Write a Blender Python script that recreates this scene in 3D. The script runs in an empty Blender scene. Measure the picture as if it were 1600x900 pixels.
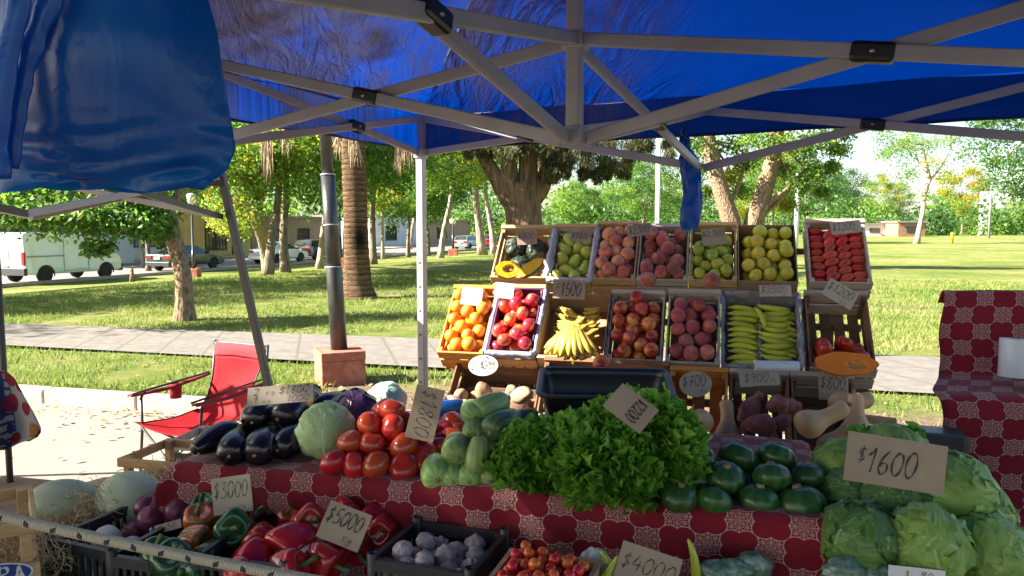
import bpy, math, random
import numpy as np
from mathutils import Vector, Matrix, noise
R = math.radians
rng = random.Random(7)
nr = np.random.default_rng(7)
sc = bpy.context.scene
COL = sc.collection
# ------------------------------------------------------------------ camera, sky, sun, exposure
CAMZ, FPX, HORIZON = 1.7, 1200.0, 352.0
PITCH = math.atan((450 - HORIZON) / FPX)
cam_d = bpy.data.cameras.new("camera"); cam = bpy.data.objects.new("camera", cam_d); COL.objects.link(cam)
cam.location = (0, 0, CAMZ); cam.rotation_euler = (math.pi / 2 - PITCH, 0, 0)
cam_d.sensor_width = 36; cam_d.lens = 36 * FPX / 1600; cam_d.clip_start = 0.05; cam_d.clip_end = 3000
sc.camera = cam
SUN_EL, SUN_TRAVEL = R(33), R(10)          # height; direction the light travels, from +X towards +Y
world = bpy.data.worlds.new("World"); sc.world = world; world.use_nodes = True
wn = world.node_tree; bg = wn.nodes["Background"]
sky = wn.nodes.new("ShaderNodeTexSky"); sky.sky_type = 'NISHITA'; sky.sun_disc = False
sky.sun_elevation = SUN_EL
sx, sy = -math.cos(SUN_TRAVEL), -math.sin(SUN_TRAVEL)       # towards the sun
sky.sun_rotation = math.atan2(sx, sy)
sky.air_density = 1.0; sky.dust_density = 1.2; sky.ozone_density = 1.0
wn.links.new(sky.outputs[0], bg.inputs[0]); bg.inputs[1].default_value = 0.055
sun_d = bpy.data.lights.new("sun", 'SUN'); sun = bpy.data.objects.new("sun", sun_d); COL.objects.link(sun)
sun_d.energy = 5.0; sun_d.angle = R(0.5); sun_d.color = (1.0, 0.93, 0.82)
tdir = Vector((math.cos(SUN_TRAVEL) * math.cos(SUN_EL), math.sin(SUN_TRAVEL) * math.cos(SUN_EL), -math.sin(SUN_EL)))
sun.rotation_euler = tdir.to_track_quat('-Z', 'Y').to_euler()
sun.location = (-8, -2, 9)
vs = sc.view_settings
vs.view_transform = 'Standard'; vs.look = 'None'; vs.gamma = 1; vs.use_curve_mapping = False
vs.exposure = 2.45
cy = sc.cycles
cy.use_denoising = True
try: cy.denoiser = 'OPENIMAGEDENOISE'
except Exception: pass
cy.max_bounces = 8; cy.diffuse_bounces = 4; cy.glossy_bounces = 3; cy.transmission_bounces = 5; cy.transparent_max_bounces = 8
cy.sample_clamp_indirect = 6; cy.caustics_reflective = False; cy.caustics_refractive = False
# ------------------------------------------------------------------ picture -> world (real distance Y or height z is always given)
cp, sp = math.cos(PITCH), math.sin(PITCH)
def ray(u, v):
    dx, dy = (u - 800) / FPX, (450 - v) / FPX
    return Vector((dx, cp + dy * sp, -sp + dy * cp))
def at(u, v, Y):
    d = ray(u, v); return Vector((0, 0, CAMZ)) + d * (Y / d.y)
def on(u, v, z):
    d = ray(u, v); return Vector((0, 0, CAMZ)) + d * ((z - CAMZ) / d.z)
def smooth(t):
    t = np.clip(t, 0, 1); return t * t * (3 - 2 * t)
LAWN = 0.13
def hgt(x, y):
    e = (x + 23) * .94 - (y - 33) * .34
    return LAWN - 1.05 * smooth((19.0 - e) / 17.0)
def ground(u, v):
    d = ray(u, v); t = 3.0
    while t < 400:
        p = Vector((0, 0, CAMZ)) + d * t
        if p.z <= float(hgt(p.x, p.y)): return p
        t += 0.05 if t < 40 else .25
    return p
def gz(x, y): return float(hgt(x, y))
# ------------------------------------------------------------------ tags
def tag(o, label=None, cat=None, group=None, kind=None):
    if label: o["label"] = label
    if cat: o["category"] = cat
    if group: o["group"] = group
    if kind: o["kind"] = kind
    return o
def empty(name, loc=(0, 0, 0), rz=0, label=None, cat=None, group=None):
    o = bpy.data.objects.new(name, None); COL.objects.link(o)
    o.location = loc; o.rotation_euler = (0, 0, rz); o.empty_display_size = .05
    return tag(o, label, cat, group)
def dup(o, parent=None):
    c = o.copy(); COL.objects.link(c)
    c.parent = parent
    for ch in o.children:
        dup(ch, c)
    return c
def frame(origin, ax, ay, az, s=1.0):
    m = Matrix.Identity(4)
    for i in range(3):
        m[i][0] = ax[i] * s; m[i][1] = ay[i] * s; m[i][2] = az[i] * s; m[i][3] = origin[i]
    return m
# ------------------------------------------------------------------ mesh building
class MB:
    def __init__(s): s.v = []; s.f = []; s.uv = None; s.mi = []; s.cur = 0
    def _add(s, vs, fs):
        n = len(s.v); s.v += [tuple(p) for p in vs]
        s.f += [tuple(i + n for i in f) for f in fs]; s.mi += [s.cur] * len(fs)
        return s
    def box(s, c, size, rot=None, taper=1.0):
        x, y, z = size[0] / 2, size[1] / 2, size[2] / 2
        P = [Vector(p) for p in ((-x, -y, -z), (x, -y, -z), (x, y, -z), (-x, y, -z), (-x * taper, -y * taper, z), (x * taper, -y * taper, z), (x * taper, y * taper, z), (-x * taper, y * taper, z))]
        if rot is not None:
            P = [rot @ p for p in P]
        c = Vector(c)
        return s._add([p + c for p in P], [(0, 3, 2, 1), (4, 5, 6, 7), (0, 1, 5, 4), (1, 2, 6, 5), (2, 3, 7, 6), (3, 0, 4, 7)])
    def bar(s, a, b, w, t, up=(0, 0, 1)):       # rectangular bar from a to b, w along 'up', t across
        a, b = Vector(a), Vector(b); d = (b - a); L = d.length; d.normalize()
        sd = d.cross(Vector(up));
        if sd.length < 1e-4: sd = d.cross(Vector((1, 0, 0)))
        sd.normalize(); u = sd.cross(d)
        m = Matrix((d, sd, u)).transposed()
        return s.box((a + b) / 2, (L, t, w), m)
    def tube(s, pts, rad, n=8, cap=True, flat=1.0, lobes=0, lobe=0.0):
        pts = [Vector(p) for p in pts]
        if not hasattr(rad, '__len__'): rad = [rad] * len(pts)
        V = []; F = []; ref = None
        for i, p in enumerate(pts):
            d = (pts[min(i + 1, len(pts) - 1)] - pts[max(i - 1, 0)])
            if d.length < 1e-9: d = Vector((0, 0, 1))
            d.normalize()
            if ref is None:
                ref = d.cross(Vector((0, 0, 1)))
                if ref.length < .1: ref = d.cross(Vector((0, 1, 0)))
            ref = (ref - d * ref.dot(d)).normalized(); q = d.cross(ref)
            for k in range(n):
                a = 2 * math.pi * k / n
                r = rad[i] * (1 + lobe * math.cos(lobes * a))
                V.append(p + (ref * math.cos(a) + q * math.sin(a) * flat) * r)
        m = len(pts)
        for i in range(m - 1):
            for k in range(n):
                k2 = (k + 1) % n
                F.append((i * n + k, i * n + k2, (i + 1) * n + k2, (i + 1) * n + k))
        if cap:
            F.append(tuple(range(n))[::-1]); F.append(tuple((m - 1) * n + k for k in range(n)))
        return s._add(V, F)
    def lathe(s, prof, n=24, fn=None, c=(0, 0, 0)):
        V = []; F = []; m = len(prof); c = Vector(c)
        for (r, z) in prof:
            for k in range(n):
                a = 2 * math.pi * k / n
                p = Vector((r * math.cos(a), r * math.sin(a), z))
                if fn: p = Vector(fn(p, a))
                V.append(p + c)
        for i in range(m - 1):
            for k in range(n):
                k2 = (k + 1) % n
                F.append((i * n + k, i * n + k2, (i + 1) * n + k2, (i + 1) * n + k))
        F.append(tuple(range(n))[::-1]); F.append(tuple((m - 1) * n + k for k in range(n)))
        return s._add(V, F)
    def blob(s, fn, nu=24, nv=14, c=(0, 0, 0)):
        V = []; F = []; c = Vector(c)
        V.append(Vector(fn(1e-4, 0)) + c)
        for i in range(1, nv):
            for k in range(nu):
                V.append(Vector(fn(math.pi * i / nv, 2 * math.pi * k / nu)) + c)
        V.append(Vector(fn(math.pi - 1e-4, 0)) + c)
        for k in range(nu):
            k2 = (k + 1) % nu
            F.append((0, 1 + k, 1 + k2))
            b = 1 + (nv - 2) * nu
            F.append((len(V) - 1, b + k2, b + k))
            for i in range(nv - 2):
                F.append((1 + i * nu + k, 1 + (i + 1) * nu + k, 1 + (i + 1) * nu + k2, 1 + i * nu + k2))
        return s._add(V, F)
    def grid(s, fn, nu, nv, uvfn=None):          # fn(i/nu, j/nv)
        V = []; F = []; U = []
        for i in range(nu + 1):
            for j in range(nv + 1):
                V.append(fn(i / nu, j / nv))
                if uvfn: U.append(uvfn(i / nu, j / nv))
        for i in range(nu):
            for j in range(nv):
                a = i * (nv + 1) + j
                F.append((a, a + nv + 1, a + nv + 2, a + 1))
        if uvfn:
            if s.uv is None: s.uv = [(0, 0)] * len(s.v)
            s.uv += U
        return s._add(V, F)
    def mesh(s, name, mats, smooth=True):
        me = bpy.data.meshes.new(name); me.from_pydata(s.v, [], s.f)
        for m in (mats if isinstance(mats, (list, tuple)) else [mats]): me.materials.append(m)
        if smooth: me.polygons.foreach_set("use_smooth", [True] * len(me.polygons))
        if any(s.mi): me.polygons.foreach_set("material_index", s.mi)
        if s.uv is not None:
            s.uv += [(0, 0)] * (len(s.v) - len(s.uv))
            ul = me.uv_layers.new(name="UVMap"); idx = np.empty(len(me.loops), dtype=np.int32)
            me.loops.foreach_get("vertex_index", idx)
            ul.data.foreach_set("uv", np.array(s.uv, dtype=np.float32)[idx].ravel())
        me.update()
        return me
    def build(s, name, mats, parent=None, smooth=True, bevel=0, segs=2):
        o = bpy.data.objects.new(name, s.mesh(name, mats, smooth)); COL.objects.link(o)
        if parent is not None: o.parent = parent
        if bevel:
            b = o.modifiers.new("bevel", 'BEVEL'); b.width = bevel; b.segments = segs; b.limit_method = 'ANGLE'; b.angle_limit = R(35)
            if smooth: b.harden_normals = False
        return o
def flatobj(o):
    o.data.polygons.foreach_set("use_smooth", [False] * len(o.data.polygons)); return o
def np_mesh(name, V, nq, mats, quad=4, midx=None, smooth=False):
    """V: (n*quad,3) array of separate faces"""
    me = bpy.data.meshes.new(name); n = len(V)
    me.vertices.add(n); me.vertices.foreach_set("co", np.asarray(V, dtype=np.float32).ravel())
    k = n // quad
    me.loops.add(n); me.loops.foreach_set("vertex_index", np.arange(n, dtype=np.int32))
    me.polygons.add(k); me.polygons.foreach_set("loop_start", np.arange(0, n, quad, dtype=np.int32))
    me.polygons.foreach_set("loop_total", np.full(k, quad, dtype=np.int32))
    for m in (mats if isinstance(mats, (list, tuple)) else [mats]): me.materials.append(m)
    if midx is not None: me.polygons.foreach_set("material_index", np.asarray(midx, dtype=np.int32))
    me.update(calc_edges=True); me.validate()
    return me
def link(name, me, parent=None):
    o = bpy.data.objects.new(name, me); COL.objects.link(o)
    if parent is not None: o.parent = parent
    return o
def catmull(pts, k=5):
    pts = [np.array(p, float) for p in pts]; out = []
    for i in range(len(pts) - 1):
        p0 = pts[max(i - 1, 0)]; p1 = pts[i]; p2 = pts[i + 1]; p3 = pts[min(i + 2, len(pts) - 1)]
        for j in range(k):
            t = j / k
            out.append(.5 * (2 * p1 + (p2 - p0) * t + (2 * p0 - 5 * p1 + 4 * p2 - p3) * t * t + (3 * p1 - p0 - 3 * p2 + p3) * t ** 3))
    out.append(pts[-1]); return out
# ------------------------------------------------------------------ materials
class NT:
    def __init__(s, name):
        s.m = bpy.data.materials.new(name); s.m.use_nodes = True; s.t = s.m.node_tree
        s.b = s.t.nodes["Principled BSDF"]; s.out = s.t.nodes["Material Output"]
    def n(s, typ, **kw):
        x = s.t.nodes.new("ShaderNode" + typ)
        for k, v in kw.items(): setattr(x, k, v)
        return x
    def put(s, sock, val):
        if isinstance(val, bpy.types.NodeSocket): s.t.links.new(val, sock)
        else:
            if hasattr(sock.default_value, '__len__') and not isinstance(val, str):
                val = tuple(val) + (1,) * (len(sock.default_value) - len(val))
            sock.default_value = val
    def math(s, op, a, b=0.0, c=None, clamp=False):
        x = s.n("Math", operation=op, use_clamp=clamp); s.put(x.inputs[0], a); s.put(x.inputs[1], b)
        if c is not None: s.put(x.inputs[2], c)
        return x.outputs[0]
    def coord(s, which="Object"):
        return s.n("TexCoord").outputs[which]
    def map(s, vec, scale=(1, 1, 1), loc=(0, 0, 0), rot=(0, 0, 0)):
        x = s.n("Mapping"); s.put(x.inputs[0], vec); s.put(x.inputs[1], loc); s.put(x.inputs[2], rot); s.put(x.inputs[3], scale); return x.outputs[0]
    def noise(s, vec, scale=5, detail=4, rough=.55, dist=0, col=False):
        x = s.n("TexNoise"); s.put(x.inputs["Vector"], vec); s.put(x.inputs["Scale"], scale); s.put(x.inputs["Detail"], detail)
        s.put(x.inputs["Roughness"], rough); s.put(x.inputs["Distortion"], dist); return x.outputs["Color" if col else "Fac"]
    def voro(s, vec, scale=5, feature='F1', out="Distance"):
        x = s.n("TexVoronoi", feature=feature); s.put(x.inputs["Vector"], vec); s.put(x.inputs["Scale"], scale); return x.outputs[out]
    def ramp(s, fac, stops):
        x = s.n("ValToRGB"); s.put(x.inputs[0], fac); cr = x.color_ramp
        while len(cr.elements) < len(stops): cr.elements.new(.5)
        for e, (p, c) in zip(cr.elements, stops):
            e.position = p; e.color = (tuple(c) + (1,))[:4] if hasattr(c, '__len__') else (c, c, c, 1)
        return x.outputs[0]
    def mix(s, fac, a, b, blend='MIX'):
        x = s.n("Mix", data_type='RGBA', blend_type=blend); s.put(x.inputs[0], fac); s.put(x.inputs[6], a); s.put(x.inputs[7], b); return x.outputs[2]
    def rand(s): return s.n("ObjectInfo").outputs["Random"]
    def bump(s, h, strength=.3, dist=.01):
        x = s.n("Bump"); s.put(x.inputs["Strength"], strength); s.put(x.inputs["Distance"], dist); s.put(x.inputs["Height"], h)
        return x.outputs[0]
    def hsv(s, col, h=.5, sa=1., v=1.):
        x = s.n("HueSaturation"); s.put(x.inputs["Hue"], h); s.put(x.inputs["Saturation"], sa); s.put(x.inputs["Value"], v); s.put(x.inputs["Color"], col); return x.outputs[0]
    def sepxyz(s, v):
        x = s.n("SeparateXYZ"); s.put(x.inputs[0], v); return x.outputs
    def col(s, c): s.put(s.b.inputs["Base Color"], c); return s
    def set(s, **kw):
        names = {"rough": "Roughness", "metal": "Metallic", "spec": "Specular IOR Level", "coat": "Coat Weight", "coatr": "Coat Roughness", "normal": "Normal", "sss": "Subsurface Weight", "trans": "Transmission Weight", "alpha": "Alpha", "sheen": "Sheen Weight"}
        for k, v in kw.items(): s.put(s.b.inputs[names[k]], v)
        return s
    def translucent(s, color, fac, normal=None):
        t = s.n("BsdfTranslucent"); s.put(t.inputs[0], color)
        if normal is not None: s.put(t.inputs[1], normal)
        x = s.n("MixShader"); s.put(x.inputs[0], fac)
        s.t.links.new(s.b.outputs[0], x.inputs[1]); s.t.links.new(t.outputs[0], x.inputs[2]); s.t.links.new(x.outputs[0], s.out.inputs[0]); return s
def M(name, c1, c2=None, rough=.5, scale=6., bump=0., bscale=None, rv=.15, rh=.0, c3=None, spec=.5, sss=0, coat=0, detail=4, stretch=(1, 1, 1), lo=.35, hi=.65, metal=0, bdist=.01):
    """two or three colours blended by noise, each object a little different"""
    k = NT(name); v = k.map(k.coord(), stretch)
    if rv or rh:
        add = k.n("VectorMath", operation='ADD'); k.put(add.inputs[0], v)
        cmb = k.n("CombineXYZ"); r7 = k.math('MULTIPLY', k.rand(), 37.0)
        for i in range(3): k.put(cmb.inputs[i], r7)
        k.put(add.inputs[1], cmb.outputs[0]); v = add.outputs[0]
    c2 = c2 or tuple(x * .75 for x in c1)
    nf = k.noise(v, scale, detail)
    st = [(lo, c1), (hi, c2)] if c3 is None else [(lo, c1), ((lo + hi) / 2, c2), (hi, c3)]
    c = k.ramp(nf, st)
    if rv or rh:
        r = k.rand()
        c = k.hsv(c, h=k.math('MULTIPLY_ADD', k.math('SUBTRACT', r, .5), rh, .5) if rh else .5,
                  v=k.math('MULTIPLY_ADD', k.math('SUBTRACT', k.math('FRACT', k.math('MULTIPLY', r, 7.3)), .5), rv * 2, 1.0))
    k.col(c); k.set(rough=rough, spec=spec, sss=sss, coat=coat, metal=metal)
    if sss: k.b.inputs["Subsurface Radius"].default_value = (.01, .004, .002)
    if bump: k.set(normal=k.bump(k.noise(v, bscale or scale * 4, 5), bump, bdist))
    return k.m
# ================================================================== THE SETTING
A = R(14.7)
av = Vector((math.cos(A), -math.sin(A), 0)); bv = Vector((math.sin(A), math.cos(A), 0)); zv = Vector((0, 0, 1))
# --- ground materials (world position = object position, the sheets have no transform)
k = NT("lawn_grass"); P = k.coord()
g1 = k.noise(P, .22, 5, .6); g2 = k.noise(P, 2.6, 6, .7); g3 = k.noise(k.map(P, (1, 1, 1)), 38, 4, .7)
c = k.ramp(k.math('ADD', k.math('MULTIPLY', g1, .55), k.math('MULTIPLY', g2, .45)), [(.38, (.10, .15, .028)), (.46, (.17, .205, .045)), (.53, (.27, .27, .085)), (.62, (.38, .335, .14))])
c = k.mix(k.math('MULTIPLY', g3, .6), c, (.08, .13, .025), 'MIX')
# bare earth along the kerb by the lamp block and a worn trail past the palm
xyz = k.sepxyz(P)
tt = k.math('ADD', k.math('MULTIPLY', xyz[0], bv.x), k.math('MULTIPLY', xyz[1], bv.y))
ss = k.math('ADD', k.math('MULTIPLY', xyz[0], av.x), k.math('MULTIPLY', xyz[1], av.y))
KQ = 5.85
dn = k.math('MULTIPLY_ADD', k.math('SUBTRACT', k.noise(P, 1.7, 5, .65), .5), 2.2, tt)
near = k.math('SUBTRACT', 1.0, k.math('SMOOTH_MIN', 1.0, k.math('MAXIMUM', k.math('MULTIPLY', k.math('SUBTRACT', dn, 6.75), 2.2), 0.0), .2))
sel = k.math('MULTIPLY', near, k.math('MINIMUM', k.math('MAXIMUM', k.math('ADD', k.math('MULTIPLY', ss, .9), 3.9), 0.0), 1.0))
sel = k.math('MULTIPLY', sel, k.math('MINIMUM', k.math('MAXIMUM', k.math('SUBTRACT', 3.2, ss), 0.0), 1.0))
soil = k.ramp(k.noise(P, 14, 6, .7), [(.3, (.11, .07, .045)), (.55, (.24, .17, .115)), (.75, (.36, .27, .19))])
c = k.mix(sel, c, soil)
tr = k.math('ABSOLUTE', k.math('SUBTRACT', k.math('MULTIPLY_ADD', k.math('SUBTRACT', k.noise(P, .5, 4), .5), 2.6, tt), 16.3))
tr = k.math('SUBTRACT', 1.0, k.math('MINIMUM', k.math('MULTIPLY', tr, 1.5), 1.0))
c = k.mix(k.math('MULTIPLY', tr, .8), c, (.21, .155, .105))
k.col(c).set(rough=.95, spec=.1, normal=k.bump(k.math('ADD', k.noise(P, 55, 4, .8), k.math('MULTIPLY', g2, 1.5)), .9, .05))
LAWN_M = k.m
k = NT("street_asphalt"); P = k.coord()
c = k.ramp(k.noise(P, 60, 6, .75), [(.3, (.19, .155, .125)), (.55, (.275, .235, .195)), (.75, (.34, .295, .25))])
c = k.mix(k.math('MULTIPLY', k.ramp(k.noise(P, .9, 6, .65), [(.4, 0), (.7, 1)]), .45), c, (.3, .215, .15))
c = k.mix(k.ramp(k.voro(P, 90), [(.1, 1), (.22, 0)]), c, (.2, .16, .13))
k.col(c).set(rough=.9, spec=.2, normal=k.bump(k.noise(P, 120, 4, .8), .5, .01)); STREET_M = k.m
k = NT("path_tiles"); P = k.map(k.coord(), (1, 1, 1), rot=(0, 0, A))
x = k.sepxyz(P)
def line(val, per, w):
    f = k.math('FRACT', k.math('DIVIDE', val, per)); return k.math('LESS_THAN', k.math('ABSOLUTE', k.math('SUBTRACT', f, .5)), w / per)
d1 = k.math('ADD', x[0], k.math('MULTIPLY', x[1], .55))
jl = k.math('MAXIMUM', line(d1, .62, .022), line(x[1], .78, .016))
c = k.ramp(k.noise(P, 7, 6, .7), [(.3, (.13, .115, .1)), (.55, (.18, .16, .14)), (.8, (.24, .215, .19))])
c = k.mix(k.math('MULTIPLY', jl, .85), c, (.12, .11, .085))
k.col(c).set(rough=.85, spec=.2, normal=k.bump(k.noise(P, 40, 4, .7), .3, .01)); PATH_M = k.m
KERB_M = M("kerb_concrete", (.4, .345, .29), (.29, .25, .21), .9, 9, .4, 60, rv=0)
k = NT("far_road"); c = k.ramp(k.noise(k.coord(), 3, 5), [(.35, (.16, .15, .15)), (.7, (.24, .225, .215))]); k.col(c).set(rough=.9, spec=.2); ROAD_M = k.m
PAVE_M = M("pavement_concrete", (.42, .39, .35), (.34, .31, .28), .9, 2, rv=0)

# --- street under the stalls
m = MB(); m.grid(lambda i, j: Vector((0, 0, 0)) + av * (-60 + 120 * i) + bv * (-14 + (KQ + 14 + .05) * j), 1, 1)
tag(m.build("street", STREET_M), kind="structure")
# --- kerb along the lawn
m = MB()
n = 46
for i in range(n):
    s0 = -24 + i * 1.05
    m.box(Vector((0, 0, .055)) + av * (s0 + .52) + bv * (KQ + .07), (1.042, .15, .17), Matrix.Rotation(-A, 3, 'Z'))
tag(m.build("kerb", KERB_M, smooth=False, bevel=.02), kind="structure")
# --- lawn: one sheet to the horizon, falling away to the road on the left
qs = np.concatenate([np.linspace(KQ + .14, 40, 70), np.geomspace(41, 2600, 60)])
ps = np.concatenate([-np.geomspace(60, 2600, 26)[::-1], np.linspace(-58, 58, 117), np.geomspace(60, 2600, 26)])
V = []; F = []
for q in qs:
    for p in ps:
        w = av * float(p) + bv * float(q)
        z = gz(w.x, w.y)
        if q > KQ + .4: z += .03 * (noise.noise(Vector((w.x * .35, w.y * .35, 0)))) if q < 120 else 0
        V.append((w.x, w.y, z))
npn = len(ps)
for i in range(len(qs) - 1):
    for j in range(npn - 1):
        F.append((i * npn + j, i * npn + j + 1, (i + 1) * npn + j + 1, (i + 1) * npn + j))
m = MB(); m._add(V, F); tag(m.build("lawn", LAWN_M), kind="structure")
# --- tiled footpath across the lawn
f0, f1 = on(0, 509, LAWN), on(1400, 561, LAWN); n0, n1 = on(0, 544, LAWN), on(1400, 619, LAWN)
def edge(p, q, t): return p + (q - p) * t
def pathpt(i, j):
    t = -1.2 + 3.6 * i
    w = edge(n0, n1, t) * (1 - j) + edge(f0, f1, t) * j
    return Vector((w.x, w.y, gz(w.x, w.y) + .045))
m = MB(); m.grid(pathpt, 60, 6); tag(m.build("footpath", PATH_M), kind="structure")
# --- road with parked cars, its kerbs and far pavement, along the lane line e = 0
rdir = Vector((.34, .94, 0)).normalized(); rnor = Vector((.94, -.34, 0)).normalized(); R0 = Vector((-23, 33, 0))
def lane(e, s, dz=0):
    w = R0 + rnor * e + rdir * s; return Vector((w.x, w.y, gz(w.x, w.y) + dz))
m = MB(); m.grid(lambda i, j: lane(1.7 - 10.0 * j, -40 + 260 * i, .06), 60, 6); tag(m.build("road", ROAD_M), kind="structure")
m = MB(); m.grid(lambda i, j: lane(-8.35 - 3.2 * j, -40 + 260 * i, .16), 60, 2); tag(m.build("pavement", PAVE_M), kind="structure")
m = MB()
for e in (1.78, -8.3):
    for i in range(50):
        a, b = lane(e, -40 + i * 5.2, .1), lane(e, -40 + i * 5.2 + 5.18, .1); m.bar(a, b, .16, .14)
tag(m.build("road_kerb", KERB_M, smooth=False), kind="structure")
# --- grass blades on the near lawn, litter of leaves along the kerb (uncountable)
def grass(name, N, q0, q1, p0, p1, hmin, hmax, mat, skip=None):
    p = nr.uniform(p0, p1, N); q = q0 + (q1 - q0) * nr.random(N) ** 1.4
    X = av.x * p + bv.x * q; Y = av.y * p + bv.y * q
    keep = np.ones(N, bool)
    if skip is not None: keep &= ~skip(p, q, X, Y)
    # patchy
    pat = np.array([noise.noise(Vector((x * .9, y * .9, 3))) for x, y in zip(X, Y)]); keep &= (pat > -.25)
    p, q, X, Y = p[keep], q[keep], X[keep], Y[keep]; N = len(p)
    Z = hgt(X, Y) + .005; H = nr.uniform(hmin, hmax, N); th = nr.uniform(0, 2 * np.pi, N); w = .0035 + .0025 * nr.random(N) + q * .00035
    lean = nr.normal(0, .5, (N, 2)) * H[:, None]
    b0 = np.stack([X - w * np.cos(th), Y - w * np.sin(th), Z], 1); b1 = np.stack([X + w * np.cos(th), Y + w * np.sin(th), Z], 1)
    tp = np.stack([X + lean[:, 0], Y + lean[:, 1], Z + H], 1)
    return np_mesh(name, np.stack([b0, b1, tp], 1).reshape(-1, 3), 0, mat, quad=3)
k = NT("grass_blade"); c = k.ramp(k.noise(k.coord(), 1.3, 4, .7), [(.3, (.1, .17, .03)), (.5, (.18, .235, .05)), (.68, (.33, .31, .11))]); k.col(c).set(rough=.6, spec=.3); k.translucent(k.mix(.5, c, (.26, .36, .06)), .4); GRASS_M = k.m
def path_skip(p, q, X, Y):
    fd = (f1 - f0); fn = np.array([-fd.y, fd.x]) / fd.length; nd = (n1 - n0); nn = np.array([-nd.y, nd.x]) / nd.length
    df = (X - f0.x) * fn[0] + (Y - f0.y) * fn[1]; dn_ = (X - n0.x) * nn[0] + (Y - n0.y) * nn[1]
    on_path = (df < 0.02) & (dn_ > -0.02)
    bare = (q < 7.0) & (p > -3.6) & (p < 2.4) & (nr.random(len(p)) < .93)
    return on_path | bare
tag(link("lawn_grass", grass("lawn_grass", 170000, KQ + .16, 24, -16, 12, .03, .085, GRASS_M, path_skip)), kind="stuff")
N = 560
lv = []
for i in range(N):
    s = rng.gauss(-4.1, 1.0) if rng.random() < .75 else rng.uniform(-9, 3)
    q = KQ - abs(rng.gauss(0, .28)) - .03 if rng.random() < .8 else KQ - rng.uniform(0, 1.7)
    if rng.random() < .18: q = KQ + rng.uniform(.2, 1.3)
    w = av * s + bv * q; z = .008 if q < KQ + .1 else LAWN + .02
    a = rng.uniform(0, 6.3); L = rng.uniform(.018, .04)
    t = Vector((math.cos(a), math.sin(a), rng.uniform(-.3, .4))) * L; sd = Vector((-math.sin(a), math.cos(a), rng.uniform(-.3, .3))) * L * .5
    c = Vector((w.x, w.y, z + .008 + rng.random() * .012)); lv += [c - t, c + sd, c + t, c - sd]
LITTER_M = [M("dry_leaf_%s" % nm, c1, c2, .8, 30, rv=0) for nm, c1, c2 in (("orange", (.42, .2, .06), (.3, .13, .04)), ("brown", (.26, .15, .07), (.17, .095, .05)), ("straw", (.5, .36, .17), (.4, .27, .12)))]
tag(link("leaf_litter", np_mesh("leaf_litter", np.array([tuple(p) for p in lv]), 0, LITTER_M, 4, nr.integers(0, 3, N))), kind="stuff")
# stones and crumbs of earth near the lamp block
m = MB()
for i in range(160):
    w = av * rng.uniform(-3.2, 1.8) + bv * rng.uniform(KQ + .2, KQ + 1.1); r = rng.uniform(.006, .022)
    m.box((w.x, w.y, LAWN + r * .6), (r * 2, r * 1.5, r * 1.3), Matrix.Rotation(rng.uniform(0, 6), 3, (rng.random(), rng.random(), 1)))
tag(m.build("earth_crumbs", M("crumb_earth", (.26, .18, .12), (.16, .11, .07), .95, 20, rv=0), smooth=False), kind="stuff")

# ================================================================== TREES
def bark(name, c1, c2, sc_=7, stretch=(1, 1, .25), bump=.9, dist=.04):
    k = NT(name); v = k.map(k.coord(), stretch)
    n1 = k.noise(v, sc_, 6, .7, 1.2); vo = k.voro(v, sc_ * 2.2)
    c = k.ramp(k.math('ADD', k.math('MULTIPLY', n1, .7), k.math('MULTIPLY', vo, .4)), [(.3, c2), (.65, c1)])
    k.col(c).set(rough=.95, spec=.1, normal=k.bump(k.math('ADD', n1, vo), bump, dist)); return k.m
BARK_TAN = bark("bark_tan", (.3, .21, .135), (.09, .06, .04), 9, (1, 1, .4))
BARK_GREY = bark("bark_grey", (.24, .19, .145), (.08, .06, .045), 6)
BARK_PALE = bark("bark_pale", (.36, .3, .235), (.16, .125, .095), 5)
BARK_DARK = bark("bark_conifer", (.25, .165, .11), (.06, .038, .026), 6, (1, 1, .12), 1.0, .08)
def leafm(name, c1, c2, tr=.5, tc=None):
    k = NT(name); v = k.coord()
    c = k.ramp(k.noise(v, .9, 3, .6), [(.35, c1), (.65, c2)])
    g = k.n("NewGeometry").outputs["Random Per Island"]
    c = k.hsv(c, h=k.math('MULTIPLY_ADD', k.math('SUBTRACT', g, .5), .03, .5), v=k.math('MULTIPLY_ADD', g, .7, .65))
    k.col(c).set(rough=.5, spec=.35)
    k.translucent(k.hsv(c, v=1.9, sa=1.05) if tc is None else tc, tr); return k.m
LG = leafm("leaf_green", (.055, .125, .022), (.085, .17, .03))
LL = leafm("leaf_light_green", (.11, .2, .03), (.17, .26, .045))
LD = leafm("leaf_dark_green", (.03, .075, .02), (.05, .11, .026), .4)
LY = leafm("leaf_yellow", (.34, .30, .03), (.24, .24, .035))
LO = leafm("leaf_orange", (.35, .17, .03), (.3, .2, .05))
LC = leafm("conifer_spray", (.045, .062, .018), (.08, .09, .028), .3)
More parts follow.
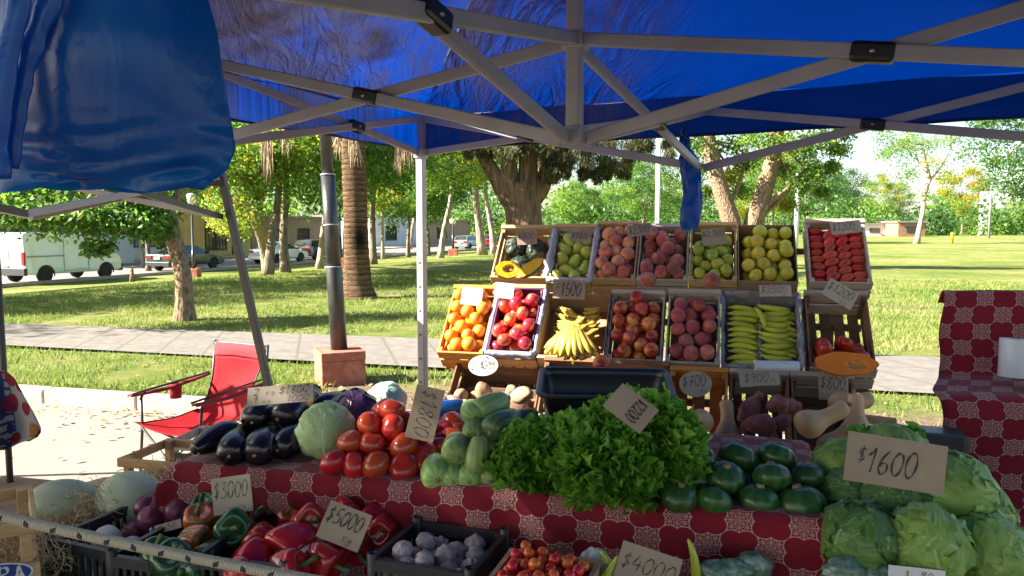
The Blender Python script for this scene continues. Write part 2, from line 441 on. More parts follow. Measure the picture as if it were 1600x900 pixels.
def leaves(cen, rad, n, L, W, up=.3, flat=1.0, droop=0.0):
    """n leaf quads in each clump; cen (k,3), rad (k,3)"""
    k_ = len(cen); cen = np.repeat(np.asarray(cen), n, 0); rad = np.repeat(np.asarray(rad), n, 0); N = k_ * n
    d = nr.normal(size=(N, 3)); d /= np.linalg.norm(d, axis=1)[:, None]
    r = nr.random(N) ** .45 * nr.uniform(.6, 1.32, N)
    c = cen + d * rad * r[:, None]
    t = nr.normal(size=(N, 3)); t[:, 2] -= droop; t /= np.linalg.norm(t, axis=1)[:, None]
    nn = nr.normal(size=(N, 3)) * .9 + d * .5; nn[:, 2] += up
    s = np.cross(t, nn); s /= np.linalg.norm(s, axis=1)[:, None] + 1e-9
    nn = np.cross(s, t)
    l = L * nr.uniform(.6, 1.25, N)[:, None]; w = W * nr.uniform(.6, 1.2, N)[:, None]
    return np.stack([c - t * l * .5, c + s * w * .5 + nn * w * .12, c + t * l * .5, c - s * w * .5 + nn * w * .12], 1).reshape(-1, 3)
def limb(m, p0, p1, r0, r1, wob=.12, n=7, seed=0, k_=6):
    p0, p1 = Vector(p0), Vector(p1); L = (p1 - p0).length; pts = []; rs = []
    rr = random.Random(seed)
    o1 = Vector((rr.uniform(-1, 1), rr.uniform(-1, 1), rr.uniform(-.4, .6))) * wob * L
    for i in range(k_ + 1):
        t = i / k_; q = p0.lerp(p1, t) + o1 * math.sin(math.pi * t)
        q += Vector((noise.noise(q * 1.3 + Vector((seed, 0, 0))), noise.noise(q * 1.3 + Vector((0, seed, 9))), 0)) * .05 * L * t * (1 - t) * 3
        pts.append(q); rs.append(r0 + (r1 - r0) * t ** .8)
    m.tube(pts, rs, n)
    return pts
def tree_meshes(name, H, tr, crown_z0, rx, rz, nclump, nleaf, L, W, mats, weights, seed, barkm, lean=(0, 0), flare=1.5, skirt=1.0, gap=.34, droop=0.0, up=.3):
    """trunk + limbs mesh, crown mesh"""
    rr = random.Random(seed); m = MB()
    fork = Vector((lean[0], lean[1], crown_z0 + (H - crown_z0) * .18))
    pts = []; rs = []
    for i in range(11):
        t = i / 10; q = Vector((0, 0, 0)).lerp(fork, t)
        q += Vector((noise.noise(Vector((seed, t * 2.2, 0))), noise.noise(Vector((seed + 5, t * 2.2, 0))), 0)) * tr * 1.6 * t
        pts.append(q); rs.append(tr * (1 + (flare - 1) * math.exp(-t * 9) - .32 * t))
    m.tube(pts, rs, 14, lobes=5, lobe=.04)
    top = pts[-1]; cz = (crown_z0 + H) / 2
    cl = []; cr = []; tries = 0
    while len(cl) < nclump and tries < 4000:
        tries += 1
        d = Vector((rr.gauss(0, 1), rr.gauss(0, 1), rr.gauss(0, 1))).normalized() * rr.random() ** .38
        p = Vector((lean[0] + d.x * rx, lean[1] + d.y * rx, cz + d.z * rz))
        if p.z < crown_z0 - .2 * rz: continue
        if any((p - Vector(q)).length < gap * rx for q in cl): continue
        s = rr.uniform(.24, .42) * rx
        cl.append(tuple(p)); cr.append((s, s, s * rr.uniform(.5, .8)))
    main = []
    for i in range(4):
        a = 2 * math.pi * (i + rr.random() * .7) / 4
        e = Vector((lean[0] + math.cos(a) * rx * .42, lean[1] + math.sin(a) * rx * .42, cz + rr.uniform(-.1, .35) * rz))
        main.append((limb(m, top - Vector((0, 0, .1)), e, tr * .55, tr * .22, .12, 8, seed + i), tr))
    for i, p in enumerate(cl):
        pp = Vector(p); best = min((q for mm in main for q in mm[0][1:]), key=lambda q: (q - pp).length)
        limb(m, best, pp, tr * .2, tr * .04, .14, 5, seed * 3 + i, 4)
    tm = m.mesh(name + "_trunk", barkm)
    V = leaves(cl, cr, nleaf, L, W, up, droop=droop)
    nf = len(V) // 4
    # leaf colour runs in clumps with strays
    w = np.array(weights, float); w /= w.sum(); mi = np.repeat(nr.choice(len(mats), len(cl), p=w), nleaf)
    stray = nr.random(nf) < .3; mi[stray] = nr.choice(len(mats), stray.sum(), p=w)
    return tm, np_mesh(name + "_crown", V, 0, mats, 4, mi)
def tree(label, base, meshes, rz=0, s=1.0, group=None, name="park_tree", cat="tree"):
    r = empty(name, base, rz, label, cat, group); r.scale = (s, s, s)
    link("trunk", meshes[0], r); link("crown", meshes[1], r); return r
# -- the kinds in the distance (built about 8 m high)
K = {
 'round': tree_meshes("round", 8, .115, 2.2, 3.0, 2.9, 44, 400, .17, .09, [LG, LL, LY], (3.6, 5.2, .6), 11, BARK_GREY),
 'light': tree_meshes("light", 8, .105, 2.0, 2.9, 3.0, 40, 380, .17, .09, [LL, LG, LY], (6, 2, 2.0), 23, BARK_PALE, (.5, .2)),
 'yellow': tree_meshes("yellow", 6.5, .12, 1.6, 2.3, 2.5, 32, 360, .17, .09, [LY, LL, LO], (6, 2.5, .3), 31, BARK_GREY),
 'dark': tree_meshes("dark", 8, .2, 1.5, 3.4, 3.2, 48, 420, .2, .1, [LD, LG], (4, 3), 47, BARK_GREY),
 'open': tree_meshes("open", 9, .15, 3.0, 2.9, 3.2, 24, 190, .17, .08, [LL, LG, LY], (5, 3, 1), 59, BARK_PALE, (.7, 0), gap=.3),
 'low': tree_meshes("low", 7, .115, 1.9, 3.1, 2.6, 42, 430, .17, .09, [LG, LL], (4, 4), 67, BARK_GREY, (-.4, 0)),
}
G1 = "trees along the far road"
def far(kind, u, v, s, rz, label, group="park trees along the road", **kw):
    p = ground(u, v); return tree(label, (p.x, p.y, p.z - .03), K[kind], rz, s * (1.3 if group == G1 else 1.22), group, **kw)
G1 = "trees along the far road"
far('round', 232, 425, .86, .4, "tree with a grey trunk beside the rear of the dark sedan", G1)
far('light', 225, 418, .8, 2.2, "pale forked tree in front of the white house, left of the dark sedan", G1)
far('yellow', 375, 405, .95, 1.0, "small tree with yellow autumn leaves in front of the cream house", G1)
far('low', 418, 431, .95, 3.6, "leaning grey tree standing before the rear of the silver sedan", G1)
far('round', 446, 427, .95, 5.0, "slim straight tree in front of the rear door of the silver sedan", G1)
far('light', 499, 420, .88, .7, "thin pale tree just left of the black lamp pole", G1)
far('round', 583, 413, .95, 2.6, "grey tree just right of the palm trunk", G1)
far('light', 599, 405, 1.0, 4.4, "slender pale tree between the palm and the tent leg", G1)
far('low', 638, 402, 1.1, 1.9, "tree with a brown trunk just left of the grey tent leg", G1)
far('round', 669, 400, 1.1, .2, "leaning dark trunked tree just right of the grey tent leg", G1)
far('light', 688, 403, 1.05, 5.6, "slender tree midway between the tent leg and the grey station wagon", G1)
far('open', 754, 398, 1.1, 4.0, "sparse twisted tree just right of the grey station wagon", G1)
far('light', 772, 396, 1.2, 2.0, "bushy light green tree left of the big conifer trunk", G1)
far('round', 330, 400, 1.1, 2.9, "tall dense tree rising behind the cream house front", G1)
far('dark', 60, 415, 1.2, .9, "dark broad tree behind the white van", G1)
far('round', 540, 398, 1.3, 3.3, "tall round tree behind the palm trunk", G1)
far('light', 640, 390, 1.5, .3, "tall pale green tree far behind the tent leg", G1)
G2 = "trees across the park on the right"
far('light', 890, 372, 1.15, .3, "light green tree just right of the big conifer trunk", G2)
far('round', 940, 368, 1.2, 1.3, "round green tree behind the crate of pears", G2)
far('yellow', 985, 372, 1.2, 2.3, "yellow green tree behind the crate of dark peaches", G2)
far('light', 1050, 366, 1.35, 3.3, "bushy light tree behind the hanging blue bag", G2)
far('yellow', 1150, 372, 1.1, 4.3, "yellow leaved tree behind the forked trunk", G2)
far('dark', 1258, 366, 1.35, 5.3, "dense dark tree behind the crate of plum tomatoes", G2)
far('dark', 1318, 362, 1.55, .8, "broad dark green tree on the open lawn, left of the leaning pale trunk", G2)
far('open', 1432, 381, 1.12, 0.2, "sparse tree with a leaning pale trunk alone on the open lawn", G2)
far('light', 1386, 364, 1.25, 1.1, "light green tree on the lawn behind the leaning pale trunk", G2)
far('low', 1478, 362, 1.2, 2.4, "low spreading tree left of the white pylon on the lawn", G2)
far('yellow', 1503, 366, 1.5, 3.9, "tree with yellowing top just left of the white pylon", G2)
far('round', 1392, 363, .62, 3.1, "small round tree in front of the brick wall on the right", G2)
far('round', 905, 378, 1.0, 2.3, "dense green tree behind the crates of pears and peaches", G2)
far('low', 1000, 376, 1.05, 3.0, "spreading green tree behind the lemons", G2)
far('round', 1205, 380, .95, 4.4, "green tree behind the box of lemons", G2)
far('low', 1530, 357, 1.2, .6, "broad tree on the skyline behind the white pylon", G2)
far('light', 1585, 358, 1.3, 3.0, "light tree at the far end of the lawn on the right edge", G2)
# -- wooded skyline far beyond, one mass
cl = []; cr = []
for i in range(200):
    u = -80 + 1880 * i / 199 + rng.uniform(-8, 8); Y = rng.uniform(112, 165)
    x = (u - 800) / 1200 * Y; hh = rng.uniform(4, 10.5) if u < 1250 else rng.uniform(3.2, 6.2)
    for q in range(2):
        zc = hh * (.35 + .5 * q); cl.append((x + rng.uniform(-2, 2), Y, zc - 1)); cr.append((3.4, 2.5, hh * .36))
tag(link("distant_trees", np_mesh("distant_trees", leaves(cl, cr, 150, .75, .42), 0, [LG, LL, LD], 4, np.repeat(nr.choice(3, len(cl), p=(.45, .4, .15)), 150))), kind="stuff")

# -- near left tree with the curved tan trunk, its boughs hang before the van
b = ground(289, 501); Yb = b.y
def rel(u, v, Y): return at(u, v, Y) - Vector((b.x, b.y, b.z))
r = empty("park_tree", b, 0, "nearest tree on the left with a curved tan trunk forking under the hanging blue bag", "tree")
m = MB(); tp = [rel(289, 503, Yb), rel(288, 470, Yb), rel(286, 430, Yb), rel(276, 390, Yb + .1), rel(268, 355, Yb + .1), rel(263, 328, Yb + .1)]
tw = [.20, .145, .135, .135, .13, .145]
pts = [Vector(p) for p in catmull([tuple(p) for p in tp], 4)]; m.tube(pts, [float(np.interp(i / (len(pts) - 1), np.linspace(0, 1, 6), tw)) for i in range(len(pts))], 18, lobes=6, lobe=.03)
fk = tp[-1]
br = [[fk, rel(250, 300, Yb), rel(225, 240, Yb - .3), rel(190, 170, Yb - .6)], [fk + Vector((0.02, 0, -.05)), rel(281, 296, Yb + .1), rel(296, 250, Yb + .3), rel(330, 180, Yb + .5)]]
for q, w0 in zip(br, (.115, .08)):
    pp = [Vector(x) for x in catmull([tuple(x) for x in q], 4)]; m.tube(pp, list(np.linspace(w0, w0 * .5, len(pp))), 12)
cl = []; cr = []
for (u, v, Y, s) in [(20, 328, 11, .5), (60, 338, 11.4, .5), (100, 335, 11.2, .65), (140, 342, 11.5, .5), (180, 342, 11.6, .6), (215, 352, 11.8, .4), (152, 388, 11.2, .22), (235, 330, 12.2, .5),
                     (30, 300, 11.5, .7), (110, 295, 11.8, .7), (190, 300, 12.2, .7), (60, 260, 12, .8), (160, 250, 12.4, .8), (250, 240, 12.6, .8), (330, 200, 13, .8), (-40, 330, 11, .6), (-60, 280, 11.4, .9), (300, 160, 13, .9), (110, 200, 12.2, .9), (245, 362, 12.3, .3)]:
    c = rel(u, v, Y); cl.append(tuple(c)); cr.append((s, s, s * .6))
    s0 = min((Vector(x) for x in [br[0][1], br[0][2], br[0][3], br[1][2], br[1][3]]), key=lambda x: (x - c).length); limb(m, s0, c, .05, .008, .1, 6, int(u + v), 5)
m.build("trunk", BARK_TAN, r)
link("crown", np_mesh("near_crown", leaves(cl, cr, 620, .105, .055, .4, droop=.5), 0, [LG, LL, LD], 4, nr.choice(3, len(cl) * 620, p=(.42, .46, .12))), r)

# -- tree with yellowing leaves whose bough hangs under the left edge of the tent
b = Vector((-6.2, 19.0, gz(-6.2, 19.0)))
r = empty("park_tree", b, 0, "tree with a slanting dark trunk and yellow green boughs hanging below the left tent edge", "tree")
m = MB(); tp = [Vector((-.55, 10, -.8)), Vector((-.9, 8.0, 1.0)), rel(452, 390, 26), rel(430, 352, 24), rel(405, 320, 22), rel(395, 270, 20.5), rel(400, 190, 19)]
tp = [rel(420, 428, 34), rel(415, 390, 34), rel(405, 355, 33), rel(385, 325, 31), rel(372, 300, 29), rel(380, 250, 26), rel(400, 180, 23)]
pp = [Vector(x) for x in catmull([tuple(x) for x in tp], 4)]; m.tube(pp, list(np.linspace(.3, .13, len(pp))), 12)
cl = []; cr = []
for (u, v, Y, s) in [(400, 240, 20, .8), (440, 232, 20, .8), (425, 262, 20, .6), (385, 275, 20, .6), (460, 255, 20.5, .5), (410, 215, 19.5, .9), (470, 215, 20, .9), (372, 240, 19, .8), (395, 300, 21, .45), (350, 320, 24, .8), (365, 345, 26, .8)]:
    c = rel(u, v, Y); cl.append(tuple(c)); cr.append((s, s, s * .75)); limb(m, tp[-2], c, .06, .01, .1, 5, int(u), 4)
m.build("trunk", BARK_GREY, r)
link("crown", np_mesh("bough_crown", leaves(cl, cr, 480, .16, .08, .4, droop=.4), 0, [LY, LL, LG], 4, nr.choice(3, len(cl) * 480, p=(.3, .5, .2))), r)

# -- palm: ringed trunk, its crown above the tent, dead fronds hanging into view
b = ground(560, 466)
r = empty("palm_tree", b, 0, "big palm with a ringed brown trunk and hanging dead fronds behind the black lamp pole", "palm")
k = NT("palm_bark"); P = k.coord(); x = k.sepxyz(P)
ns = k.noise(k.map(P, (2.2, 2.2, 9)), 2.0, 6, .7, .8)
rg = k.math('FRACT', k.math('MULTIPLY_ADD', ns, .9, k.math('MULTIPLY', x[2], 9.0)))
c = k.ramp(k.math('ADD', k.math('MULTIPLY', ns, .7), k.math('MULTIPLY', rg, .35)), [(.25, (.045, .026, .016)), (.5, (.135, .08, .047)), (.8, (.27, .175, .11))])
sub = k.n("VectorMath", operation='SUBTRACT'); k.put(sub.inputs[0], P); k.put(sub.inputs[1], (.12, -.3, 1.28))
ln = k.n("VectorMath", operation='LENGTH'); k.put(ln.inputs[0], k.map(sub.outputs[0], (3.2, 3.2, 2.2)))
bf = k.math('MULTIPLY', k.math('SUBTRACT', 1.0, k.math('MINIMUM', k.math('MULTIPLY_ADD', ns, .5, k.math('SUBTRACT', ln.outputs[1], .25)), 1.0)), 1.4, clamp=True)
c = k.mix(bf, c, (.012, .01, .009))
k.col(c).set(rough=.95, spec=.1, normal=k.bump(k.math('ADD', rg, ns), .9, .05)); PALM_M = k.m
m = MB(); tp = [(0, 0, -.1), (0, 0, .05), (-.01, 0, .3), (-.02, 0, .9), (-.03, 0, 1.8), (-.05, 0, 3.0), (-.08, 0, 4.6), (-.1, 0, 6.4)]
pp = [Vector(x) for x in catmull(tp, 8)]; rs = []
for i, p in enumerate(pp):
    base = float(np.interp(p.z, [-.1, .06, .3, .9, 1.8, 3.5, 6.5], [.56, .46, .36, .315, .30, .30, .3])); rs.append(.84 * base * (1 + .03 * (i % 2)))
m.tube(pp, rs, 22, lobes=3, lobe=.015); m.build("trunk", PALM_M, r)
DRY = M("dry_frond", (.4, .3, .18), (.26, .18, .1), .9, 8, rv=0, stretch=(1, 1, .3))
topz = 5.4
def frond(m, a, L, rise, droop, wid, n=26, dead=False):
    d = Vector((math.cos(a), math.sin(a), 0)); sd = Vector((-d.y, d.x, 0)); pts = []
    for i in range(n + 1):
        t = i / n; pts.append(Vector((-.08, 0, topz)) + d * (L * (t * (1 - .28 * t) if not dead else .35 + .25 * math.sin(t * 1.6))) + Vector((0, 0, rise * t - droop * t * t)))
    m.tube(pts, list(np.linspace(.03, .006, n + 1)), 5)
    for i in range(2, n):
        p = pts[i]; t = (pts[i + 1] - pts[i]).normalized()
        for s in (-1, 1):
            for q in range(2):
                l = wid * math.sin(math.pi * (.12 + .8 * i / n)) * rng.uniform(.8, 1.1); e = p + t * (q * .02) + (sd * s * .8 + t * .7 + Vector((0, 0, -.35 if not dead else -1.6))).normalized() * l
                w = t * .016
                m._add([p - w, p + w, e], [(0, 1, 2)])
m = MB()
for i in range(26): frond(m, i * 2.4, rng.uniform(2.3, 3.0), rng.uniform(.6, 1.8), rng.uniform(1.2, 2.2), .5)
m.build("crown", LG, r, smooth=False)
# dead fronds: each a shaggy tail hanging from the crown
tails = [(415, 232, 300, 16.4), (525, 205, 262, 14.6), (551, 215, 268, 15.2), (625, 228, 283, 16.2), (638, 224, 280, 16.5), (448, 220, 245, 15.2), (662, 218, 255, 16.8)]
for (u, v0, v1, Y) in tails:
    m = MB(); t0 = at(u, v0 - 110, Y) - b; t1 = at(u + rng.uniform(-5, 5), v0 + (v1 - v0) * .8, Y) - b; hub = Vector((-.08, 0, topz))
    m.tube([hub, hub.lerp(t0, .7) + Vector((0, 0, .35)), t0, t0.lerp(t1, .5)], [.03, .025, .02, .008], 6)
    for q in range(46):
        s = rng.random() ** .7; p = t0.lerp(t1, s * .75) + Vector((rng.gauss(0, .045), rng.gauss(0, .045), 0))
        e = p.lerp(t1, .8) + Vector((rng.gauss(0, .07), rng.gauss(0, .07), rng.uniform(-.25, .1))); w = Vector((rng.uniform(.008, .02), rng.uniform(-.008, .008), 0)); mid = p.lerp(e, .5) + Vector((rng.gauss(0, .03), 0, 0))
        m._add([p - w, p + w, mid + w, mid - w, e], [(0, 1, 2, 3), (3, 2, 4)])
    m.build("dead_frond", DRY, r, smooth=False)

# -- the big conifer behind the crates
b = ground(820, 432)
r = empty("conifer_tree", b, 0, "massive old conifer with a ridged brown trunk and shaggy dark foliage above the pears", "tree")
m = MB(); Yb = b.y
def rel2(u, v, dY=0): return at(u, v, Yb + dY) - b
tp = [rel2(822, 445), rel2(821, 400), rel2(820, 350), rel2(816, 310), rel2(812, 285)]
pp = [Vector(x) for x in catmull([tuple(x) for x in tp], 5)]
Vn = len(m.v); m.tube(pp, [float(np.interp(i, [0, 5, 12, 20], [.78, .58, .53, .62])) for i in range(len(pp))], 40, lobes=7, lobe=.07)
for i, (q, w0) in enumerate([([(790, 305, -.15), (772, 270, -.3), (752, 238, -.5), (725, 190, -.7)], .26), ([(800, 300, -.25), (795, 265, -.4), (790, 225, -.5), (780, 150, -.5)], .3), ([(822, 300, -.2), (825, 260, -.3), (822, 220, -.4), (815, 150, -.4)], .33), ([(842, 300, 0), (855, 268, 0), (870, 240, 0), (900, 180, 0)], .28), ([(830, 300, .2), (850, 255, .4), (880, 215, .5), (930, 190, .8)], .2)]):
    p3 = [rel2(812, 330)] + [rel2(*x) for x in q]; pq = [Vector(x) for x in catmull([tuple(x) for x in p3], 5)]
    m.tube(pq, list(np.linspace(w0 * 1.1, w0 * .6, len(pq))), 16, lobes=5, lobe=.08)
m.build("trunk", BARK_DARK, r)
cl = []; cr = []
for (u, v, dY, s) in [(770, 232, -1, .45), (745, 240, -.6, .35), (800, 225, -1.3, .5), (850, 232, -1.2, .5), (880, 245, -1.0, .5), (865, 268, -.9, .35), (905, 250, -.6, .5), (930, 240, -.4, .6), (960, 248, 0, .55), (990, 238, .4, .6), (950, 275, 0, .3), (975, 270, .3, .3), (915, 275, -.4, .3), (840, 215, -1.3, .7), (900, 210, -.5, .9), (960, 205, .3, .9), (760, 200, -.6, .8), (1010, 225, .8, .5), (1000, 210, .8, .7), (720, 215, -.4, .5), (880, 262, -1.1, .3), (930, 262, -.5, .35), (690, 205, 0, .5)]:
    c = rel2(u, v, dY); cl.append(tuple(c)); cr.append((s, s * 1.2, s * .75))
c2, r2 = [], []
for (c, s) in zip(cl, cr):
    for q in range(4):
        f = rng.uniform(.3, .62); c2.append((c[0] + rng.gauss(0, .6) * s[0], c[1] + rng.gauss(0, .6) * s[1], c[2] + rng.gauss(0, .5) * s[2] - .05)); r2.append((s[0] * f * rng.uniform(.8, 1.5), s[1] * f, s[2] * f * rng.uniform(.8, 1.7)))
Vc = leaves(c2, r2, 430, .19, .028, .1, droop=1.6)
link("crown", np_mesh("conifer_crown", Vc, 0, [LC, leafm("conifer_brown", (.12, .075, .035), (.16, .11, .05), .2)], 4, nr.choice(2, len(Vc) // 4, p=(.8, .2))), r)

# -- forked tree right of the hanging blue bag
b = ground(1165, 420)
r = empty("park_tree", b, 0, "forked tree with two thick tan trunks just right of the hanging blue bag", "tree"); Yb = b.y
m = MB()
for q, w0, w1 in [([(1168, 425, 0), (1150, 370, 0), (1138, 330, 0), (1125, 290, 0), (1112, 240, 0), (1104, 190, -.1), (1095, 120, -.2)], .38, .2), ([(1172, 425, 0), (1175, 360, 0), (1185, 325, -.1), (1198, 285, -.1), (1210, 235, -.2), (1216, 190, -.3), (1225, 120, -.4)], .38, .2),
                  ([(1180, 345, 0), (1200, 318, -.2), (1225, 300, -.4), (1255, 275, -.6), (1285, 262, -.8)], .13, .05), ([(1190, 335, .1), (1212, 318, 0), (1238, 285, 0), (1262, 262, 0)], .1, .05), ([(1136, 320, 0), (1150, 300, .2), (1160, 270, .4), (1165, 230, .5)], .1, .04)]:
    pq = [Vector(x) for x in catmull([tuple(rel2(*x)) for x in q], 5)]; m.tube(pq, list(np.linspace(w0, w1, len(pq))), 14, lobes=5, lobe=.05)
cl = []; cr = []
for (u, v, dY, s) in [(1080, 225, -1, .7), (1110, 230, .6, .6), (1150, 225, .4, .7), (1165, 255, .6, .6), (1140, 275, .8, .5), (1180, 215, -1, .7), (1230, 225, -1.2, .7), (1262, 235, -1.2, .6), (1290, 215, -1.4, .7), (1310, 235, -1.2, .45), (1275, 270, -1, .5), (1250, 290, -.6, .5), (1225, 265, .8, .5), (1090, 262, 1, .6), (1300, 262, -1, .35), (1155, 300, 1, .6), (1230, 320, 1, .5), (1060, 200, -1, .9), (1130, 180, 0, 1), (1200, 170, -1, 1), (1270, 180, -1.4, 1), (1320, 205, -1.4, .5), (1285, 300, -.4, .35), (1100, 300, 1.2, .5)]:
    c = rel2(u, v, dY); cl.append(tuple(c)); cr.append((s, s, s * .7)); limb(m, rel2(1215 if u > 1170 else 1108, 220, 0), c, .05, .01, .1, 5, int(u + v), 4)
m.build("trunk", BARK_TAN, r)
link("crown", np_mesh("forked_crown", leaves(cl, cr, 520, .15, .075, .4, droop=.4), 0, [LL, LG, LY, LO], 4, np.where(nr.random(len(cl) * 520) < .35, nr.choice(4, len(cl) * 520, p=(.5, .3, .18, .02)), np.repeat(nr.choice(4, len(cl), p=(.5, .3, .2, 0)), 520))), r)

# -- right edge tree
mt = tree_meshes("edge", 9, .25, 2.6, 3.3, 3.4, 46, 330, .2, .10, [LD, LG, LL], (4, 5, 1), 83, BARK_GREY, droop=.4)
p = ground(1640, 396); tree("large dark leaved tree reaching in at the right edge above the red cloth stand", p, mt, 1.0, 1.2)
mt = tree_meshes("street", 11, .22, 4.2, 2.7, 3.1, 60, 330, .24, .12, [LG, LL, LD], (5, 3, 2), 91, BARK_GREY)  # meshes for the added unseen trees that shade the stall
tree("tall unseen tree added on the left behind the neighbouring tent to shade the stall", (-10.2, -1.3, 0), mt, .4, 1.0)  # out of view; added to keep direct sun off the table
for i, (x, y) in enumerate([(-5.5, -7.5), (-.5, -6.6), (4.6, -7.2), (9.5, -6.4), (-10.5, -8.5)]):  # unseen row added behind the camera to block sky and darken the stall
    tree(("unseen tree added behind the viewer to cut skylight, %s") % ("left of the middle one", "the middle one", "right of the middle one", "far right", "far left")[i], (x, y, 0), mt, 1.1 * i, (.92, .98, .9, 1.0, .95)[i], "unseen trees added behind the viewer")
# -- trees out of the picture to the left that throw the streaks of shade over the lawn
for i, (x, y, kd, s) in enumerate([(-17, 14.5, 'round', .95), (-13, 19, 'light', 1.0), (-22, 21, 'low', 1.0), (-19, 9.5, 'open', 1.0)]):
    tree(["round park tree beyond the left edge on the lawn", "light park tree on the lawn left of the tan trunk", "low park tree on the lawn further left", "open park tree beside the footpath on the far left"][i], (x, y, gz(x, y)), K[kd], i * 1.3, s, "trees on the left lawn")
# ================================================================== BUILDINGS
def plaster(name, c1, c2): return M(name, c1, c2, .9, 1.2, .15, 30, rv=0)
WHITEW = plaster("plaster_white", (.66, .67, .7), (.56, .57, .61)); CREAM = plaster("plaster_cream", (.66, .5, .26), (.56, .42, .2))
BRICKW = M("brick_wall", (.36, .19, .12), (.26, .13, .085), .9, 3, .3, 40, rv=0); GREYW = plaster("plaster_grey", (.36, .36, .38), (.3, .3, .32)); TANW = plaster("plaster_tan", (.42, .3, .2), (.33, .23, .15))
DARKF = M("dark_frame", (.03, .028, .025), rough=.5, rv=0); GLASSD = M("dark_glass", (.02, .03, .035), (.04, .05, .055), .08, 2, rv=0, spec=.8); ROOFM = M("roof_sheet", (.3, .27, .25), (.22, .2, .19), .7, 2, rv=0)
GRILL = M("blue_shutter", (.16, .27, .36), (.12, .2, .28), .6, 3, rv=0)
yaw_r = math.atan2(rdir.y, rdir.x)
def house(label, s, L, Hh, mat, openings, e=-11.8, name="house", roof=True, depth=8):
    """front wall runs along the far pavement; openings (x, z, w, h, kind)"""
    p = lane(e, s); r = empty(name, (p.x, p.y, p.z), yaw_r, label, "building" if name == "house" else "wall")
    m = MB(); m.box((L / 2, depth / 2, Hh / 2), (L, depth, Hh)); m.build("wall", mat, r, smooth=False)
    if roof:
        m = MB(); m.box((L / 2, depth / 2 - .1, Hh + .09), (L + .3, depth + .5, .18)); m.build("roof", ROOFM, r, smooth=False)
    for (x, z, w, h_, kd) in openings:
        m = MB()
        for (cx, cz, sx_, sz_) in ((x, z + h_ / 2, w + .12, .07), (x, z - h_ / 2, w + .12, .07), (x - w / 2, z, .07, h_), (x + w / 2, z, .07, h_)): m.box((cx, -.03, cz), (sx_, .1, sz_))
        if kd != 'door':
            for q in range(1, int(w / .35)): m.box((x - w / 2 + q * w / int(w / .35), -.028, z), (.03, .05, h_ - .02))
            for q in range(1, 3): m.box((x, -.026, z - h_ / 2 + q * h_ / 3), (w - .06, .045, .03))
        f = m.build("door" if kd == 'door' else "window", DARKF, r, smooth=False)
        m = MB(); m.box((x, -.006, z), (w - .05, .02, h_ - .05)); m.build("panel" if kd == 'door' else "pane", GRILL if kd == 'shutter' else GLASSD, f, smooth=False)
    return r
# s is the distance along the road from the white van
def s_of_u(u, e):      # where the pixel column u meets the line at offset e
    d = ray(u, 400); P0 = R0 + rnor * e
    return -(P0.x * d.y - P0.y * d.x) / (rdir.x * d.y - rdir.y * d.x)
def hb(u0, u1, e=-11.8): a = s_of_u(u0, e); return a, s_of_u(u1, e) - a
s, L = hb(150, 268); house("white painted house with a blue shutter behind the front of the van", s, L, 3.4, WHITEW, [(L * .62, 1.7, 1.9, 1.3, 'shutter'), (L * .86, 1.1, .9, 2.1, 'door')])
s, L = hb(271, 392); house("cream house with a dark barred window behind the dark sedan", s, L, 4.1, CREAM, [(L * .52, 1.75, 2.4, 2.3, 'win'), (L * .8, 1.2, 1.1, 2.3, 'door')])
s, L = hb(394, 505); house("low reddish brown wall of a house behind the silver sedan", s, L, 3.3, TANW, [(L * .3, 1.6, 1.8, 1.4, 'win'), (L * .7, 1.6, 1.8, 1.4, 'win')])
s, L = hb(585, 655); house("white house with a dark window between palm and tent leg", s, L, 3.6, WHITEW, [(L * .35, 1.7, 2.6, 1.7, 'win')])
s, L = hb(656, 735); house("tan house front behind the grey station wagon", s, L, 3.2, TANW, [(L * .4, 1.6, 3, 1.4, 'win')])
s, L = hb(-60, 146); house("grey house front behind the white van", s, L, 3.6, GREYW, [(L * .3, 1.7, 1.6, 1.3, 'win')])
m = MB(); p = lane(-8.9, s_of_u(236, -8.9)); 
for q in range(2): m.box((q * 3.4, 0, .4), (2.2, .3, .8))
r = tag(m.build("garden_wall", WHITEW, smooth=False), "low white garden wall on the pavement behind the van bonnet", "wall"); r.location = (p.x - .6, p.y - 3.2, p.z + .14); r.rotation_euler.z = yaw_r
def block(name, label, u0, u1, Y, z1, mat, cat="building", z0=.1, dep=5):
    a, b_ = at(u0, 350, Y), at(u1, 350, Y); r = empty(name, ((a.x + b_.x) / 2, Y, z0), 0, label, cat); w = b_.x - a.x
    m = MB(); m.box((0, dep / 2, z1 / 2), (w, dep, z1)); m.build("wall", mat, r, smooth=False)
    m = MB(); m.box((0, dep / 2, z1 + .1), (w + .5, dep + .5, .2)); m.build("roof", ROOFM, r, smooth=False)
    n_ = max(1, int(w / 5))
    for i in range(n_):
        m = MB(); m.box((-w / 2 + (i + .5) * w / n_, -.02, z1 * .5), (1.5, .08, z1 * .4)); m.build("window", GLASSD, r, smooth=False)
block("house", "low brick building far across the lawn right of the plum tomatoes", 1404, 1446, 108, 2.0, BRICKW)
block("house", "low pale wall of a building far across the lawn beside the brick one", 1335, 1399, 112, 1.7, WHITEW)

